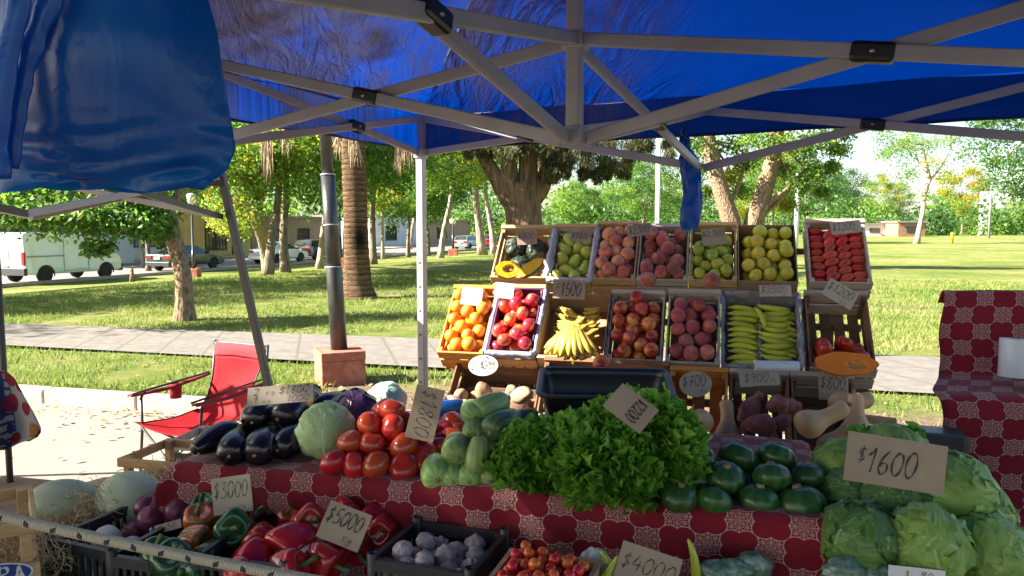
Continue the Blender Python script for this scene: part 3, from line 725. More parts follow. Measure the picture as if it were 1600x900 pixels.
# ================================================================== VEHICLES
TYRE = M("tyre_rubber", (.025, .025, .026), rough=.85, rv=0); RIM = M("wheel_rim", (.42, .42, .43), rough=.35, metal=.8, rv=0); BLACKP = M("black_plastic", (.022, .022, .024), (.03, .03, .032), .45, 8, rv=0)
TAIL = M("tail_lamp_red", (.45, .015, .015), rough=.2, rv=0); HEADL = M("head_lamp_glass", (.7, .72, .74), rough=.1, rv=0); PLATE = M("number_plate", (.7, .7, .7), rough=.5, rv=0)
def paint(name, c, metal=.0, r=.25): return M(name, c, tuple(x * .93 for x in c), r, 1.5, rv=0, metal=metal, coat=.6)
def vehicle(name, label, cat, pos, W, prof, belt, tumble, mat, side_wins, wheels, wr, extras, front_win=None, rear_win=None):
    """prof: (x, z) outline of the side, x forward; side_wins: polygons in (x, z)"""
    r = empty(name, pos, yaw_r, label, cat)
    zt = max(z for _, z in prof)
    def yy(z): return W / 2 - (tumble * max(0, (z - belt) / (zt - belt)) if z > belt else .05 * max(0, (.45 - z)))
    m = MB(); n = len(prof)
    V = [(x, yy(z), z) for x, z in prof] + [(x, -yy(z), z) for x, z in prof]
    # side faces split at the belt so that each is nearly flat
    F = [(i, (i + 1) % n, n + (i + 1) % n, n + i) for i in range(n)]
    F += [tuple(range(n))[::-1], tuple(n + i for i in range(n))]
    m._add(V, F); b_ = m.build("body", mat, r, smooth=False, bevel=.05, segs=3)
    for poly in side_wins:
        for sd in (1, -1):
            m = MB(); m._add([(x, sd * (yy(z) + .006), z) for x, z in poly], [tuple(range(len(poly)))[::sd]]); m.build("window", GLASSD, r, smooth=False)
    for nm, fw in (("windscreen", front_win), ("rear_window", rear_win)):
        if fw:
            (x0, z0), (x1, z1) = fw; dx, dz = x1 - x0, z1 - z0; L = math.hypot(dx, dz); nx, nz = (dz / L, -dx / L); nx, nz = (nx, nz) if nz > 0 else (-nx, -nz)
            m = MB(); m._add([(x0 + nx * .012, yy(z0) - .1, z0 + nz * .012), (x0 + nx * .012, -yy(z0) + .1, z0 + nz * .012), (x1 + nx * .012, -yy(z1) + .08, z1 + nz * .012), (x1 + nx * .012, yy(z1) - .08, z1 + nz * .012)], [(0, 1, 2, 3)]); m.build(nm, GLASSD, r, smooth=False)
    for wx in wheels:
        for sd in (1, -1):
            yw = sd * (W / 2 - .11)
            t = MB().lathe([(wr * .55, -.1), (wr * .93, -.105), (wr, -.07), (wr, .07), (wr * .93, .105), (wr * .55, .1)], 28).build("wheel", TYRE, r)
            t.matrix_local = Matrix.Translation((wx, yw, wr)) @ Matrix.Rotation(math.pi / 2, 4, 'X')
            m = MB(); m.lathe([(.02, .07 * -sd), (wr * .2, .075 * -sd), (wr * .5, .05 * -sd), (wr * .62, .098 * -sd)], 20)
            for q in range(6):
                a_ = q * math.pi / 3; m.box((math.cos(a_) * wr * .36, math.sin(a_) * wr * .36, -sd * .085), (wr * .5, wr * .13, .02), Matrix.Rotation(a_, 3, 'Z'))
            m.build("rim", RIM, t)
            m = MB(); m.tube([(wx + (wr + .05) * math.cos(a_), sd * (W / 2 - .004), wr + (wr + .05) * math.sin(a_)) for a_ in np.linspace(-.2, math.pi + .2, 18)], .03, 6); m.build("wheel_arch", BLACKP, r)
    for (nm, c, size, mt) in extras:
        m = MB(); m.box(c, size); m.build(nm, mt, r, smooth=False, bevel=.012)
    return r
def arch(x, wr, z0):
    return [(x + (wr + .05) * math.cos(a_), max(z0, wr + (wr + .05) * math.sin(a_))) for a_ in np.linspace(math.pi, 0, 9)]
def sedan(name, label, pos, mat, hatch=False, cat="car"):
    L, wr = 4.35, .31; xr, xf = -1.3, 1.3; z0 = .24
    bot = [(-2.12, .3)] + [(-1.75, z0)] + arch(xr, wr, z0) + arch(xf, wr, z0) + [(1.85, z0), (2.14, .3)]
    if not hatch: top = [(2.2, .55), (2.12, .72), (1.2, .88), (.98, .93), (.25, 1.38), (-.2, 1.44), (-.75, 1.41), (-1.45, 1.02), (-2.05, .98), (-2.15, .9)]
    else: top = [(2.2, .55), (2.1, .74), (1.25, .92), (1.0, .97), (.3, 1.42), (-.3, 1.48), (-1.6, 1.44), (-2.02, 1.0), (-2.12, .85)]
    prof = bot + top
    belt = .9
    rear_c = -.95 if not hatch else -1.62
    wins = [[(.86, .96), (.26, 1.32), (-.08, 1.35), (-.08, .96)], [(-.14, .96), (-.14, 1.35), (-.62, 1.34), (rear_c, 1.0), (-.95, .97)]] if not hatch else [[(.86, 1.0), (.3, 1.36), (-.08, 1.4), (-.08, 1.0)], [(-.14, 1.0), (-.14, 1.4), (-.85, 1.39), (-.85, 1.0)], [(-.91, 1.0), (-.91, 1.38), (-1.5, 1.34), (-1.72, 1.02)]]
    ex = [("tail_lamp", (-2.12, s_ * .62, .82), (.12, .4, .16), TAIL) for s_ in (1, -1)] + [("head_lamp", (2.12, s_ * .6, .62), (.16, .36, .14), HEADL) for s_ in (1, -1)]
    ex += [("bumper", (-2.15, 0, .42), (.14, 1.66, .2), mat), ("bumper", (2.17, 0, .42), (.14, 1.6, .22), mat), ("number_plate", (-2.2, 0, .74), (.03, .42, .13), PLATE)]
    ex += [("side_mirror", (.78, s_ * .9, 1.0), (.12, .16, .12), BLACKP) for s_ in (1, -1)] + [("door_handle", (-.3, s_ * .86, .84), (.16, .03, .03), BLACKP) for s_ in (1, -1)]
    return vehicle(name, label, cat, pos, 1.7, prof, belt, .22, mat, wins, (xr, xf), wr, ex, ((.98, .95), (.25, 1.38)), ((-1.45, 1.03), (-.75, 1.41)) if not hatch else ((-2.0, 1.02), (-1.62, 1.42)))
def on_lane(u, e=.0, dz=.065):
    s_ = s_of_u(u, e); p = lane(e, s_); return Vector((p.x, p.y, p.z + dz))
VANP = paint("van_paint", (.66, .72, .68)); 
wr = .34
vprof = [(-2.42, .42), (-2.1, .36)] + arch(-1.5, wr, .36) + arch(1.55, wr, .36) + [(2.2, .34), (2.42, .42), (2.44, .8), (2.3, 1.05), (1.62, 1.34), (1.02, 1.98), (.75, 2.1), (-2.2, 2.14), (-2.4, 2.05)]
van = vehicle("panel_van", "white panel van parked under the tan tree", "van", on_lane(94, .75), 1.95, vprof, 1.2, .14, VANP, [[(1.42, 1.36), (.98, 1.86), (.5, 1.9), (.5, 1.32)]], (-1.5, 1.55), wr,
    [("tail_lamp", (-2.42, s_ * .86, 1.05), (.1, .16, .55), TAIL) for s_ in (1, -1)] + [("head_lamp", (2.3, s_ * .72, .92), (.22, .3, .2), HEADL) for s_ in (1, -1)] +
    [("bumper", (2.36, 0, .5), (.26, 1.94, .34), BLACKP), ("bumper", (-2.42, 0, .5), (.16, 1.94, .3), BLACKP), ("side_mirror", (1.28, -1.08, 1.42), (.16, .2, .34), BLACKP), ("side_mirror", (1.28, 1.08, 1.42), (.16, .2, .34), BLACKP), ("number_plate", (-2.52, .3, .8), (.03, .4, .13), PLATE),
     ("door_handle", (.4, -.985, 1.16), (.16, .03, .1), BLACKP), ("door_rail", (-1.5, -.985, 1.13), (1.7, .03, .05), M("rail_grey", (.3, .3, .3), rough=.6, rv=0)), ("door_seam", (-.62, -.975, 1.15), (.018, .018, 1.45), BLACKP), ("door_seam", (.62, -.975, 1.0), (.018, .018, 1.15), BLACKP), ("door_seam", (0, -.975, .48), (1.25, .018, .018), BLACKP), ("rear_door_seam", (-2.42, 0, 1.2), (.02, .018, 1.4), BLACKP)], ((1.62, 1.36), (1.02, 1.98)))
van.scale = (1.05, 1.05, 1.05)
sedan("parked_car", "dark grey sedan with red tail lamps parked before the cream house", on_lane(291, .0), paint("dark_car_paint", (.035, .042, .04), .3))
sedan("parked_car", "silver white sedan parked behind two slanting tree trunks", on_lane(436, .0), paint("silver_car_paint", (.62, .66, .68), .2))
sedan("parked_car", "grey station wagon parked beyond the tent leg", on_lane(731, .2), paint("grey_car_paint", (.36, .39, .38), .5), True)
sedan("parked_car", "dark brown car parked nose in front of the silver sedan", on_lane(495, -1.2), paint("brown_car_paint", (.07, .04, .035), .2), True)
sedan("parked_car", "small red car at the far end behind the grey station wagon", on_lane(765, .2), paint("red_car_paint", (.4, .05, .03)), True)

# ================================================================== STREET LAMPS AND FAR FURNITURE
BLACKM = M("black_lamp_paint", (.02, .022, .024), (.035, .036, .036), .32, 9, .2, 60, rv=0, spec=.6)
TERRA = M("terracotta_paint", (.4, .13, .08), (.31, .095, .06), .85, 5, .35, 40, rv=0, c3=(.44, .18, .12))
WHITEG = M("lamp_globe", (.7, .7, .68), rough=.3, rv=0)
b = on(531, 596, LAWN)
r = empty("street_lamp", (b.x, b.y, LAWN - .01), R(24), "close black lamp pole leaning on a terracotta block between chair and tent leg", "street lamp")
m = MB(); m.box((0, 0, .125), (.43, .43, .25)); m.box((0, 0, .2955), (.436, .436, .09)); m.build("base_block", TERRA, r, smooth=False, bevel=.008)
lean = Vector((-math.sin(R(3.3)), .05, math.cos(R(3.3)))); lean = Matrix.Rotation(-R(24), 3, 'Z') @ lean
m = MB(); z0 = Vector((0, 0, .335)); m.tube([z0, z0 + lean * .82, z0 + lean * .83], [.082, .08, .077], 24); m.tube([z0 + lean * .83, z0 + lean * 1.75], [.075, .072], 24); m.tube([z0 + lean * 1.75, z0 + lean * 4.6], [.06, .055], 24); m.build("pole", BLACKM, r)
RINGM = M("ring_metal", (.4, .42, .42), rough=.5, metal=.5, rv=0)
for q in (.83, 1.25, 1.75): MB().tube([z0 + lean * (q - .006), z0 + lean * (q + .006)], .083 if q < 1 else .077, 24).build("joint_ring", RINGM, r)
m = MB(); t_ = z0 + lean * 4.6; m.lathe([(.06, 0), (.2, .1), (.26, .35), (.16, .5), (.02, .56)], 20, c=t_); m.build("lantern", WHITEG, r)
def lamp(u, vb, vt, label):
    p = ground(u, vb); Hh = (vb - vt) / 1200 * p.y; r = empty("street_lamp", (p.x, p.y, p.z - .02), 0, label, "street lamp", "park street lamps")
    m = MB(); m.box((0, 0, .2), (.5, .5, .44)); m.build("base_block", TERRA, r, smooth=False, bevel=.02)
    m = MB(); m.tube([(0, 0, .42), (0, 0, 1.2), (0, 0, 1.21), (0, 0, Hh * .86)], [.075, .07, .05, .045], 12); m.build("pole", BLACKM, r)
    m = MB(); m.lathe([(.06, Hh * .86), (.16, Hh * .9), (.2, Hh * .98), (.1, Hh)], 12); m.build("lantern", WHITEG, r)
lamp(303, 434, 302, "black street lamp with a white lantern beside the tan trunk")
lamp(532, 420, 312, "black street lamp seen between the lamp pole and the palm")
lamp(708, 400, 342, "far black street lamp on a red block before the grey wagon")
b = ground(1545, 372)
WPOLE = M("white_pylon", (.72, .72, .72), (.62, .62, .62), .6, 2, rv=0)
r = empty("light_mast", (b.x, b.y, b.z), 0, "grey light mast with lamps beside a white pylon on the far lawn", "mast")
m = MB(); m.tube([(0, 0, 0), (0, 0, 10.5)], [.14, .09], 10); m.build("pole", M("mast_grey", (.3, .32, .33), rough=.6, rv=0), r)
for z in (9.6, 7.2):
    m = MB(); m.box((.4, -.1, z), (.7, .4, .14), Matrix.Rotation(.4, 3, 'Y')); m.box((-.35, -.1, z - .3), (.5, .35, .14), Matrix.Rotation(-.5, 3, 'Y')); m.bar((0, 0, z - .2), (.5, 0, z), .06, .06); m.build("floodlight", BLACKP, r, smooth=False)
p = ground(1546, 368); m = MB(); m.box((0, 0, 3.4), (1.5, .7, 6.8)); m.box((0, 0, .15), (1.9, 1.1, .3)); r = tag(m.build("pylon", WPOLE, smooth=False, bevel=.05), "white concrete pylon on the far lawn beside the mast", "pylon"); r.location = (p.x + 1.0, p.y + 3, p.z)
p = ground(1026, 420); m = MB(); m.lathe([(.12, 0), (.11, .4), (.085, .42), (.085, 5.2)], 16); r = tag(m.build("white_post", WPOLE), "white post on the lawn behind the hanging blue bag", "post"); r.location = (p.x, p.y, p.z)
p = ground(1243, 400); m = MB(); m.lathe([(.12, 0), (.11, 3.0), (.09, 3.05), (.08, 4.2)], 16); r = tag(m.build("white_post", WPOLE), "white post on the lawn left of the plum tomatoes", "post"); r.location = (p.x, p.y, p.z)
YEL = M("yellow_paint", (.7, .42, .02), (.6, .34, .02), .6, 6, rv=0)
for (u, v, lb) in [(1487, 380, "yellow bollard on the open lawn right of the leaning pale trunk"), (1445, 369, "farther yellow bollard behind the leaning pale trunk")]:
    p = ground(u, v); m = MB(); m.lathe([(.13, 0), (.12, .8), (.1, .92), (.02, .97)], 14); r = tag(m.build("bollard", YEL), lb, "bollard", "yellow bollards"); r.location = (p.x, p.y, p.z)
p = ground(206, 441); m = MB(); m.tube([(0, 0, 0), (.02, 0, .3), (0, .01, .62)], [.11, .09, .07], 9); r = tag(m.build("tree_stump", BARK_TAN), "short wooden stump on the lawn edge by the van", "stump"); r.location = p
# flowering shrub on the far right lawn
p = ground(1592, 362); V = leaves([(0, 0, .5), (1.5, 0, .4), (3, 0, .5), (4.5, .2, .45)], [(1, .7, .5)] * 4, 300, .3, .16)
r = tag(link("flower_shrub", np_mesh("flower_shrub", V, 0, [LG, M("red_blossom", (.5, .03, .05), rough=.7, rv=0)], 4, nr.choice(2, 1200, p=(.7, .3)))), "low shrub with red blossom at the right edge of the lawn", "shrub"); r.location = p

# ================================================================== THE BLUE TENT
PH = R(27); ta = Vector((math.cos(PH), -math.sin(PH), 0)); tb = Vector((math.sin(PH), math.cos(PH), 0))
TC = Vector((.17, 2.12, 0)); HS = 1.5
def T(i, j, z): return TC + ta * (HS * i) + tb * (HS * j) + zv * z
ALU = M("white_enamel", (.36, .36, .375), (.29, .29, .305), .45, 5, rv=0, spec=.5); CONN = M("black_connector", (.012, .012, .014), rough=.4, rv=0); BOLT = M("bolt_steel", (.4, .4, .4), rough=.35, metal=.9, rv=0)
k = NT("blue_canopy"); P = k.coord()
ua = k.math('ADD', k.math('MULTIPLY', k.sepxyz(P)[0], ta.x), k.math('MULTIPLY', k.sepxyz(P)[1], ta.y)); ub = k.math('ADD', k.math('MULTIPLY', k.sepxyz(P)[0], tb.x), k.math('MULTIPLY', k.sepxyz(P)[1], tb.y))
cv = k.n("CombineXYZ"); k.put(cv.inputs[0], ua); k.put(cv.inputs[1], ub)
lv_ = k.map(cv.outputs[0], (1, 1, 1), rot=(0, 0, R(-38)))
cre = lambda q, w: k.math('MULTIPLY', k.math('ABSOLUTE', k.math('SUBTRACT', q, .5)), w); wr1 = cre(k.noise(k.map(lv_, (9, 2.2, 1)), 1.0, 3, .5, 1.2), -2.2); wr2 = cre(k.noise(k.map(lv_, (24, 8, 1)), 1.0, 3, .55, 1.0), -1.6); wr3 = k.noise(cv.outputs[0], 3, 3, .5)
# coating on the left half is crinkled, with reflected sunlit ground painted in brown
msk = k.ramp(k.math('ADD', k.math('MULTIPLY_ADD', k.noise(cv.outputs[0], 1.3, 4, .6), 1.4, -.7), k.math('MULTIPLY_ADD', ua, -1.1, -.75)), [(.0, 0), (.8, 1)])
hgt_ = k.math('ADD', k.math('MULTIPLY', k.math('ADD', wr1, k.math('MULTIPLY', wr2, .45)), k.math('MULTIPLY_ADD', msk, 1.0, .02)), k.math('MULTIPLY', wr3, .3))
bn = k.bump(hgt_, .6, .035)
ground_refl = k.math('MULTIPLY', msk, k.ramp(k.math('ADD', k.noise(k.map(lv_, (3.2, 1.2, 1)), 1.0, 5, .65, .6), k.math('MULTIPLY_ADD', ub, -.14, .34)), [(.36, 0), (.56, 1)]))
k.col(k.mix(ground_refl, (.001, .024, .17), (.15, .115, .095))).set(rough=k.math('MULTIPLY_ADD', msk, -.1, .46), spec=k.math('MULTIPLY_ADD', msk, .3, .08), normal=bn)
k.translucent(k.mix(k.math('MULTIPLY_ADD', ground_refl, .85, .0), (.0, .036, .29), (.012, .018, .05)), .3, bn)
CANOPY = k.m
tent = empty("market_tent", T(0, 0, 0), 0, "blue pop up market tent with a white scissor truss frame over the stall", "tent")
tent.rotation_euler = (0, 0, 0); tent.location = (0, 0, 0)
ZE, ZV, ZP = 2.275, 2.105, 3.02
corners = [(-1, 1), (1, 1), (1, -1), (-1, -1)]
OV = 1.012
m = MB()
for q in range(4):
    (i0, j0), (i1, j1) = corners[q], corners[(q + 1) % 4]
    def roof(s, t):
        e = t; i = (i0 + (i1 - i0) * s) * OV * e; j = (j0 + (j1 - j0) * s) * OV * e
        z = ZP + (ZE - ZP) * e - .10 * math.sin(math.pi * e) * (1 - .55 * abs(2 * s - 1)) * (1 if e > 0 else 0)
        z += .012 * noise.noise(Vector((i * 4, j * 4, q)))
        return T(i, j, z)
    m.grid(roof, 24, 20)
    def val(s, t):
        i = (i0 + (i1 - i0) * s) * OV; j = (j0 + (j1 - j0) * s) * OV
        out = 1 + .006 * math.sin(s * 40 + q) * t + .01 * noise.noise(Vector((s * 6, t * 2, q)))
        z = ZE + .012 + (ZV - ZE - .012) * t + .012 * noise.noise(Vector((s * 5, q, 1))) * t
        return T(i * out, j * out, z)
    m.grid(val, 60, 6)
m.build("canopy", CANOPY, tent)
m = MB()
for q in range(4):
    (i0, j0), (i1, j1) = corners[q], corners[(q + 1) % 4]
    pts = [T((i0 + (i1 - i0) * s) * OV * 1.001, (j0 + (j1 - j0) * s) * OV * 1.001, ZV + .012 * noise.noise(Vector((s * 5, q, 1)))) for s in np.linspace(0, 1, 30)]
    m.tube(pts, .006, 5)
m.build("canopy_hem", M("hem_navy", (.004, .012, .09), rough=.7, rv=0), tent)
def bar(a, b, w=.036, t=.016, shift=None):
    a, b = Vector(a), Vector(b)
    if shift is not None: a = a + shift; b = b + shift
    m = MB(); m.bar(a, b, w, t); o = m.build("truss_bar", ALU, tent, smooth=False, bevel=.004)
    return a, b
def connector(p, d, up=zv, nrm=None):
    m = MB(); d = d.normalized(); m.bar(p - d * .048, p + d * .048, .046, .05); m.build("connector", CONN, tent, smooth=False, bevel=.01)
    sd = d.cross(zv).normalized(); m = MB(); m.tube([p - sd * .028, p + sd * .028], .006, 10); m.build("bolt", BOLT, tent)
def scissor(p_low, p_up, q_low, q_up, nrm):
    """two crossed bars in the upright plane p-q, one each side of the plane"""
    a, b = bar(p_low, q_up, shift=nrm * .011); c_, d_ = bar(p_up, q_low, shift=-nrm * .011)
    mid = (a + b + c_ + d_) / 4
    # true crossing
    u_ = (q_low - p_low); u_.z = 0; L = u_.length; u_.normalize()
    s1 = (b.z - a.z) / L; s2 = (d_.z - c_.z) / L
    x = (c_.z - a.z) / (s1 - s2); p = p_low + u_ * x; p.z = a.z + s1 * x
    connector(p, Vector((u_.x, u_.y, s2)))
CL, CU = T(0, 0, 1.935), T(0, 0, 2.195)
ML = {k_: (T(i, j, lo), T(i, j, up)) for k_, (i, j, lo, up) in {"left": (-1, 0, 1.985, 2.30), "back": (0, 1, 1.955, 2.205), "right": (1, 0, 1.98, 2.265), "front": (0, -1, 1.98, 2.28)}.items()}
CR = {"bl": (T(-1, 1, 2.085), T(-1, 1, 2.265)), "br": (T(1, 1, 1.985), T(1, 1, 2.285)), "fl": (T(-1, -1, 2.0), T(-1, -1, 2.27)), "fr": (T(1, -1, 2.0), T(1, -1, 2.27))}
scissor(ML["left"][0], ML["left"][1], CL - ta * .03, CU - ta * .03, tb); scissor(CL + ta * .03, CU + ta * .03, ML["right"][0], ML["right"][1], tb)
scissor(CL + tb * .03, CU + tb * .03, ML["back"][0], ML["back"][1], ta); scissor(ML["front"][0], ML["front"][1], CL - tb * .03, CU - tb * .03, ta)
for c0, md, c1, nn in (("bl", "back", "br", tb), ("fl", "left", "bl", ta), ("fr", "right", "br", ta), ("fl", "front", "fr", tb)):
    scissor(CR[c0][0], CR[c0][1], ML[md][0], ML[md][1], nn); scissor(ML[md][0], ML[md][1], CR[c1][0], CR[c1][1], nn)
m = MB(); m.bar(CL + zv * -.01, T(0, 0, ZP - .01), .04, .04, up=ta); m.build("centre_pole", ALU, tent, smooth=False, bevel=.005)
for z in (1.945, 2.195): MB().box(T(0, 0, z), (.062, .062, .045), Matrix.Rotation(-PH, 3, 'Z')).build("pole_hub", ALU, tent, smooth=False, bevel=.006)
m = MB()
for d in (ta, -ta, tb, -tb):
    for z in (1.945, 2.195): m.tube([T(0, 0, z) + d * .02 - d.cross(zv) * .026, T(0, 0, z) + d * .02 + d.cross(zv) * .026], .006, 8)
m.build("hub_bolt", BOLT, tent)
for (i, j), kk in zip(((-1, 1), (1, 1), (1, -1), (-1, -1)), ("bl", "br", "fr", "fl")):
    m = MB(); m.bar(T(i, j, .72), T(i, j, 2.272), .042, .042, up=ta); m.build("leg", ALU, tent, smooth=False, bevel=.005)
    m = MB(); m.bar(T(i, j, .0), T(i, j, .74), .034, .034, up=ta)
    m.box(T(i, j, .006), (.09, .09, .008), Matrix.Rotation(-PH, 3, 'Z')); m.build("inner_leg", ALU, tent, smooth=False, bevel=.004)
    m = MB(); z = CR[kk][0].z; m.box(T(i, j, z), (.058, .058, .06), Matrix.Rotation(-PH, 3, 'Z')); m.build("slider", ALU, tent, smooth=False, bevel=.006)
    m = MB()
    for z in np.arange(.85, 1.6, .13): m.tube([T(i, j, z) - tb * .0225, T(i, j, z) - tb * .021], .006, 10)
    m.build("pin_hole", CONN, tent)

# ================================================================== THE NEIGHBOUR'S SLANT LEG TENT
NP = R(14); na = Vector((math.cos(NP), -math.sin(NP), 0)); nb = Vector((math.sin(NP), math.cos(NP), 0))
C0 = at(346, 287, 4.2); NS = 2.5
DRKB = M("brown_black_steel", (.045, .038, .034), (.06, .05, .044), .45, 8, rv=0)
k = NT("grey_canopy"); k.col((.42, .42, .44)).set(rough=.8, spec=.2, normal=k.bump(k.noise(k.coord(), 6, 4), .3, .02)); k.translucent((.25, .25, .3), .12); NCAN = k.m
nt = empty("market_tent", (0, 0, 0), 0, "neighbouring slant leg tent with dark brown legs on the left", "tent")
def NTp(s, t, z): return Vector((C0.x, C0.y, 0)) - na * (NS * s) - nb * (NS * t) + zv * z
m = MB(); zc = C0.z + .06; cs = [(.025, .02), (1.0, .02), (1.0, 1.0), (.025, 1.0)]
for q in range(4):
    (s0, t0), (s1, t1) = cs[q], cs[(q + 1) % 4]
    m.grid(lambda s, t: NTp(.5 + ((s0 + (s1 - s0) * s) - .5) * t, .5 + ((t0 + (t1 - t0) * s) - .5) * t, zc + .75 * (1 - t) - .08 * math.sin(math.pi * t) + (0 if t < 1 else 0)), 12, 10)
    m.grid(lambda s, t: NTp(.5 + ((s0 + (s1 - s0) * s) - .5), .5 + ((t0 + (t1 - t0) * s) - .5), zc - .02 * t + .004 * math.sin(s * 30) * t), 16, 2)
m.build("canopy", NCAN, nt)
for (s, t, ds, dt) in ((0, 0, -.14, -.05), (1, 0, .14, -.05), (1, 1, .14, .05), (0, 1, -.14, .05)):
    m = MB(); m.bar(NTp(s, t, zc - .0), NTp(s + ds, t + dt, 0.0), .04, .034, up=na); m.build("leg", DRKB, nt, smooth=False, bevel=.004)
    m = MB(); m.bar(NTp(s, t, zc - .05) , NTp(s * .9 + .05, t * .9 + .05, zc - .05), .05, .05); m.build("corner_bracket", DRKB, nt, smooth=False, bevel=.005)
for (p_, q_) in (((0, 0), (1, 0)), ((1, 0), (1, 1)), ((1, 1), (0, 1)), ((0, 1), (0, 0))):
    p_, q_ = Vector(p_), Vector(q_); md = (p_ + q_) / 2
    for (g, h_) in ((p_, md), (md, q_)):
        for (za, zb) in ((zc - .02, zc - .24), (zc - .24, zc - .02)):
            m = MB(); m.bar(NTp(g.x, g.y, za), NTp(h_.x, h_.y, zb), .03, .016); m.build("truss_bar", DRKB if za > zb else ALU, nt, smooth=False, bevel=.003)
# ================================================================== HANGING THINGS
k = NT("blue_film"); P = k.coord(); nq = k.noise(k.map(P, (1, 1, .6)), 7, 4, .6, 1.4); n1 = k.math('ADD', k.math('MULTIPLY', k.math('ABSOLUTE', k.math('SUBTRACT', nq, .5)), -2.4), 1.0); v1 = k.noise(k.map(P, (6, 6, 30)), 1.2, 4, .6, .8)
k.col(k.ramp(n1, [(.5, (.005, .075, .27)), (.95, (.008, .105, .34))])).set(rough=.24, spec=.55, normal=k.bump(k.math('ADD', n1, k.math('MULTIPLY', v1, .15)), .16, .012)); k.translucent((.01, .24, .75), .5); FILM = k.m
def nz0(a, b_): return noise.noise(Vector((a, b_ * 7.3, 1)))
# bundle of bags, close, hung from the front truss of the tent
Yb = .76
outline = [(-14, -130), (40, -140), (150, -145), (262, -140), (322, -20), (338, 60), (345, 120), (356, 180), (364, 225), (355, 262), (330, 284), (250, 296), (150, 291), (70, 285), (5, 290), (-30, 250), (-38, 120)]
r = empty("bag_bundle", at(150, -150, Yb), 0, "thick bundle of blue plastic bags hanging close at the upper left", "bag")
org = r.location.copy()
def bag_sheet(name, off, seed, sc_=1.0, du=0, dv=0):
    m = MB(); ctr = Vector((165, 90))
    def f(s, t):      # s across, t down
        v = -140 + 432 * t + dv
        lo = np.interp(t, [0, .25, .55, .8, .92, 1], [-20, -40, -45, -46, -40, -10]); hi = np.interp(t, [0, .3, .45, .62, .78, .87, .94, 1], [262, 318, 336, 346, 358, 365, 352, 318])
        u = lo + (hi - lo) * s + du
        bulge = .055 * math.sin(math.pi * s) * math.sin(math.pi * min(1, .1 + .85 * t))
        fo_ = max(0, (t - .72) / .28); rip = .004 * noise.noise(Vector((s * 3 + seed, t * 1.6, seed))) + fo_ * (.004 * noise.noise(Vector((s * 4, t * 26 + s * 3, seed))) + .0025 * math.sin(t * 70 + 5 * noise.noise(Vector((s * 3, seed, 0)))))
        sag = 8 * math.sin(s * 9 + seed) * (t > .97)
        return at(u, v + sag, Yb + off - bulge * sc_ - rip * 1.6) - org
    m.grid(f, 56, 64); return m.build(name, FILM, r)
bag_sheet("bag", 0, 1); bag_sheet("bag", .02, 4, .8, 4, -3); bag_sheet("bag", .04, 8, .5, 2, 2); bag_sheet("bag", .07, 11, -.4, 0, -2)
m = MB()     # twisted handles on the left side
for q, pts in enumerate([[(60, -140), (70, -40), (58, 30), (20, 75), (12, 160), (2, 250)], [(95, -140), (88, -30), (62, 40), (42, 100), (22, 180), (12, 262)], [(35, -140), (30, 0), (10, 90), (-5, 200), (0, 280)]]):
    pp = [at(u, v, Yb - .05 - .012 * q) - org for u, v in [tuple(x) for x in catmull(pts, 6)]]; m.tube(pp, [.011 + .003 * nz0(i * .35, q) for i in range(len(pp))], 10, flat=.45)
m.build("handle", FILM, r)
m = MB(); m.tube([at(120, -150, Yb) - org, ML["front"][0] - org], .003, 6); m.build("hang_cord", M("cord_white", (.5, .5, .48), rough=.8, rv=0), r)
# small hanging blue bag at the back of the tent
p0 = ML["back"][0]; r = empty("hanging_bag", p0, 0, "rumpled blue plastic bag tied to the back truss of the tent", "bag")
Yq = 3.42
def hb_(s, t):
    v = 190 + 168 * t; wl = np.interp(t, [0, .1, .18, .24, .34, .5, .65, .8, .94, 1], [4, 6, 9, 6, 16, 16, 15, 17, 15, 11]); cx = np.interp(t, [0, .2, .4, .7, 1], [1069, 1070, 1078, 1083, 1076])
    a_ = 2 * math.pi * s; fl = .42
    p = at(cx + wl * math.cos(a_) * (1 + .15 * noise.noise(Vector((math.cos(a_) * 2, t * 8, 3)))), v + 3 * math.sin(a_ * 3) * (t > .95), Yq + wl / 1200 * Yq * fl * math.sin(a_) + .01 * noise.noise(Vector((math.cos(a_) * 3, t * 9, math.sin(a_) * 3))))
    return p - p0
m = MB(); m.grid(hb_, 30, 44); m.build("bag", FILM, r)
m = MB(); m.tube([at(1069, 192, Yq) - p0, at(1075, 182, Yq) - p0, at(1082, 190, Yq) - p0], .006, 6)
for q in range(5): m.tube([at(1070, 215, Yq - .02) - p0, at(1070 + rng.uniform(-22, 26), 205 + rng.uniform(-12, 20), Yq - .03) - p0], [.012, .003], 6, flat=.3)
m.build("knot", FILM, r)
# cloth with a fruit print and a thin pole at the left edge
k = NT("fruit_print"); P = k.coord(); vo = k.n("TexVoronoi"); k.put(vo.inputs["Vector"], P); k.put(vo.inputs["Scale"], 15.0)
tone = k.ramp(k.sepxyz(vo.outputs["Color"])[0], [(.0, (.2, .025, .035)), (.33, (.03, .04, .12)), (.6, (.26, .1, .03)), (.75, (.16, .02, .05))]); tone.node.color_ramp.interpolation = 'CONSTANT'
xx = k.sepxyz(P); chk = k.math('MAXIMUM', k.math('LESS_THAN', k.math('FRACT', k.math('MULTIPLY', xx[0], 30)), .35), k.math('LESS_THAN', k.math('FRACT', k.math('MULTIPLY', xx[2], 30)), .35))
strip = k.math('LESS_THAN', k.math('FRACT', k.math('MULTIPLY', xx[0], 4.5)), .32)
base = k.mix(k.math('MULTIPLY', chk, strip), (.27, .26, .27), (.03, .045, .15))
c = k.mix(k.math('LESS_THAN', vo.outputs["Distance"], .47), base, tone); k.col(c).set(rough=.9, spec=.1); FPRINT = k.m
m = MB(); Yc = 2.9
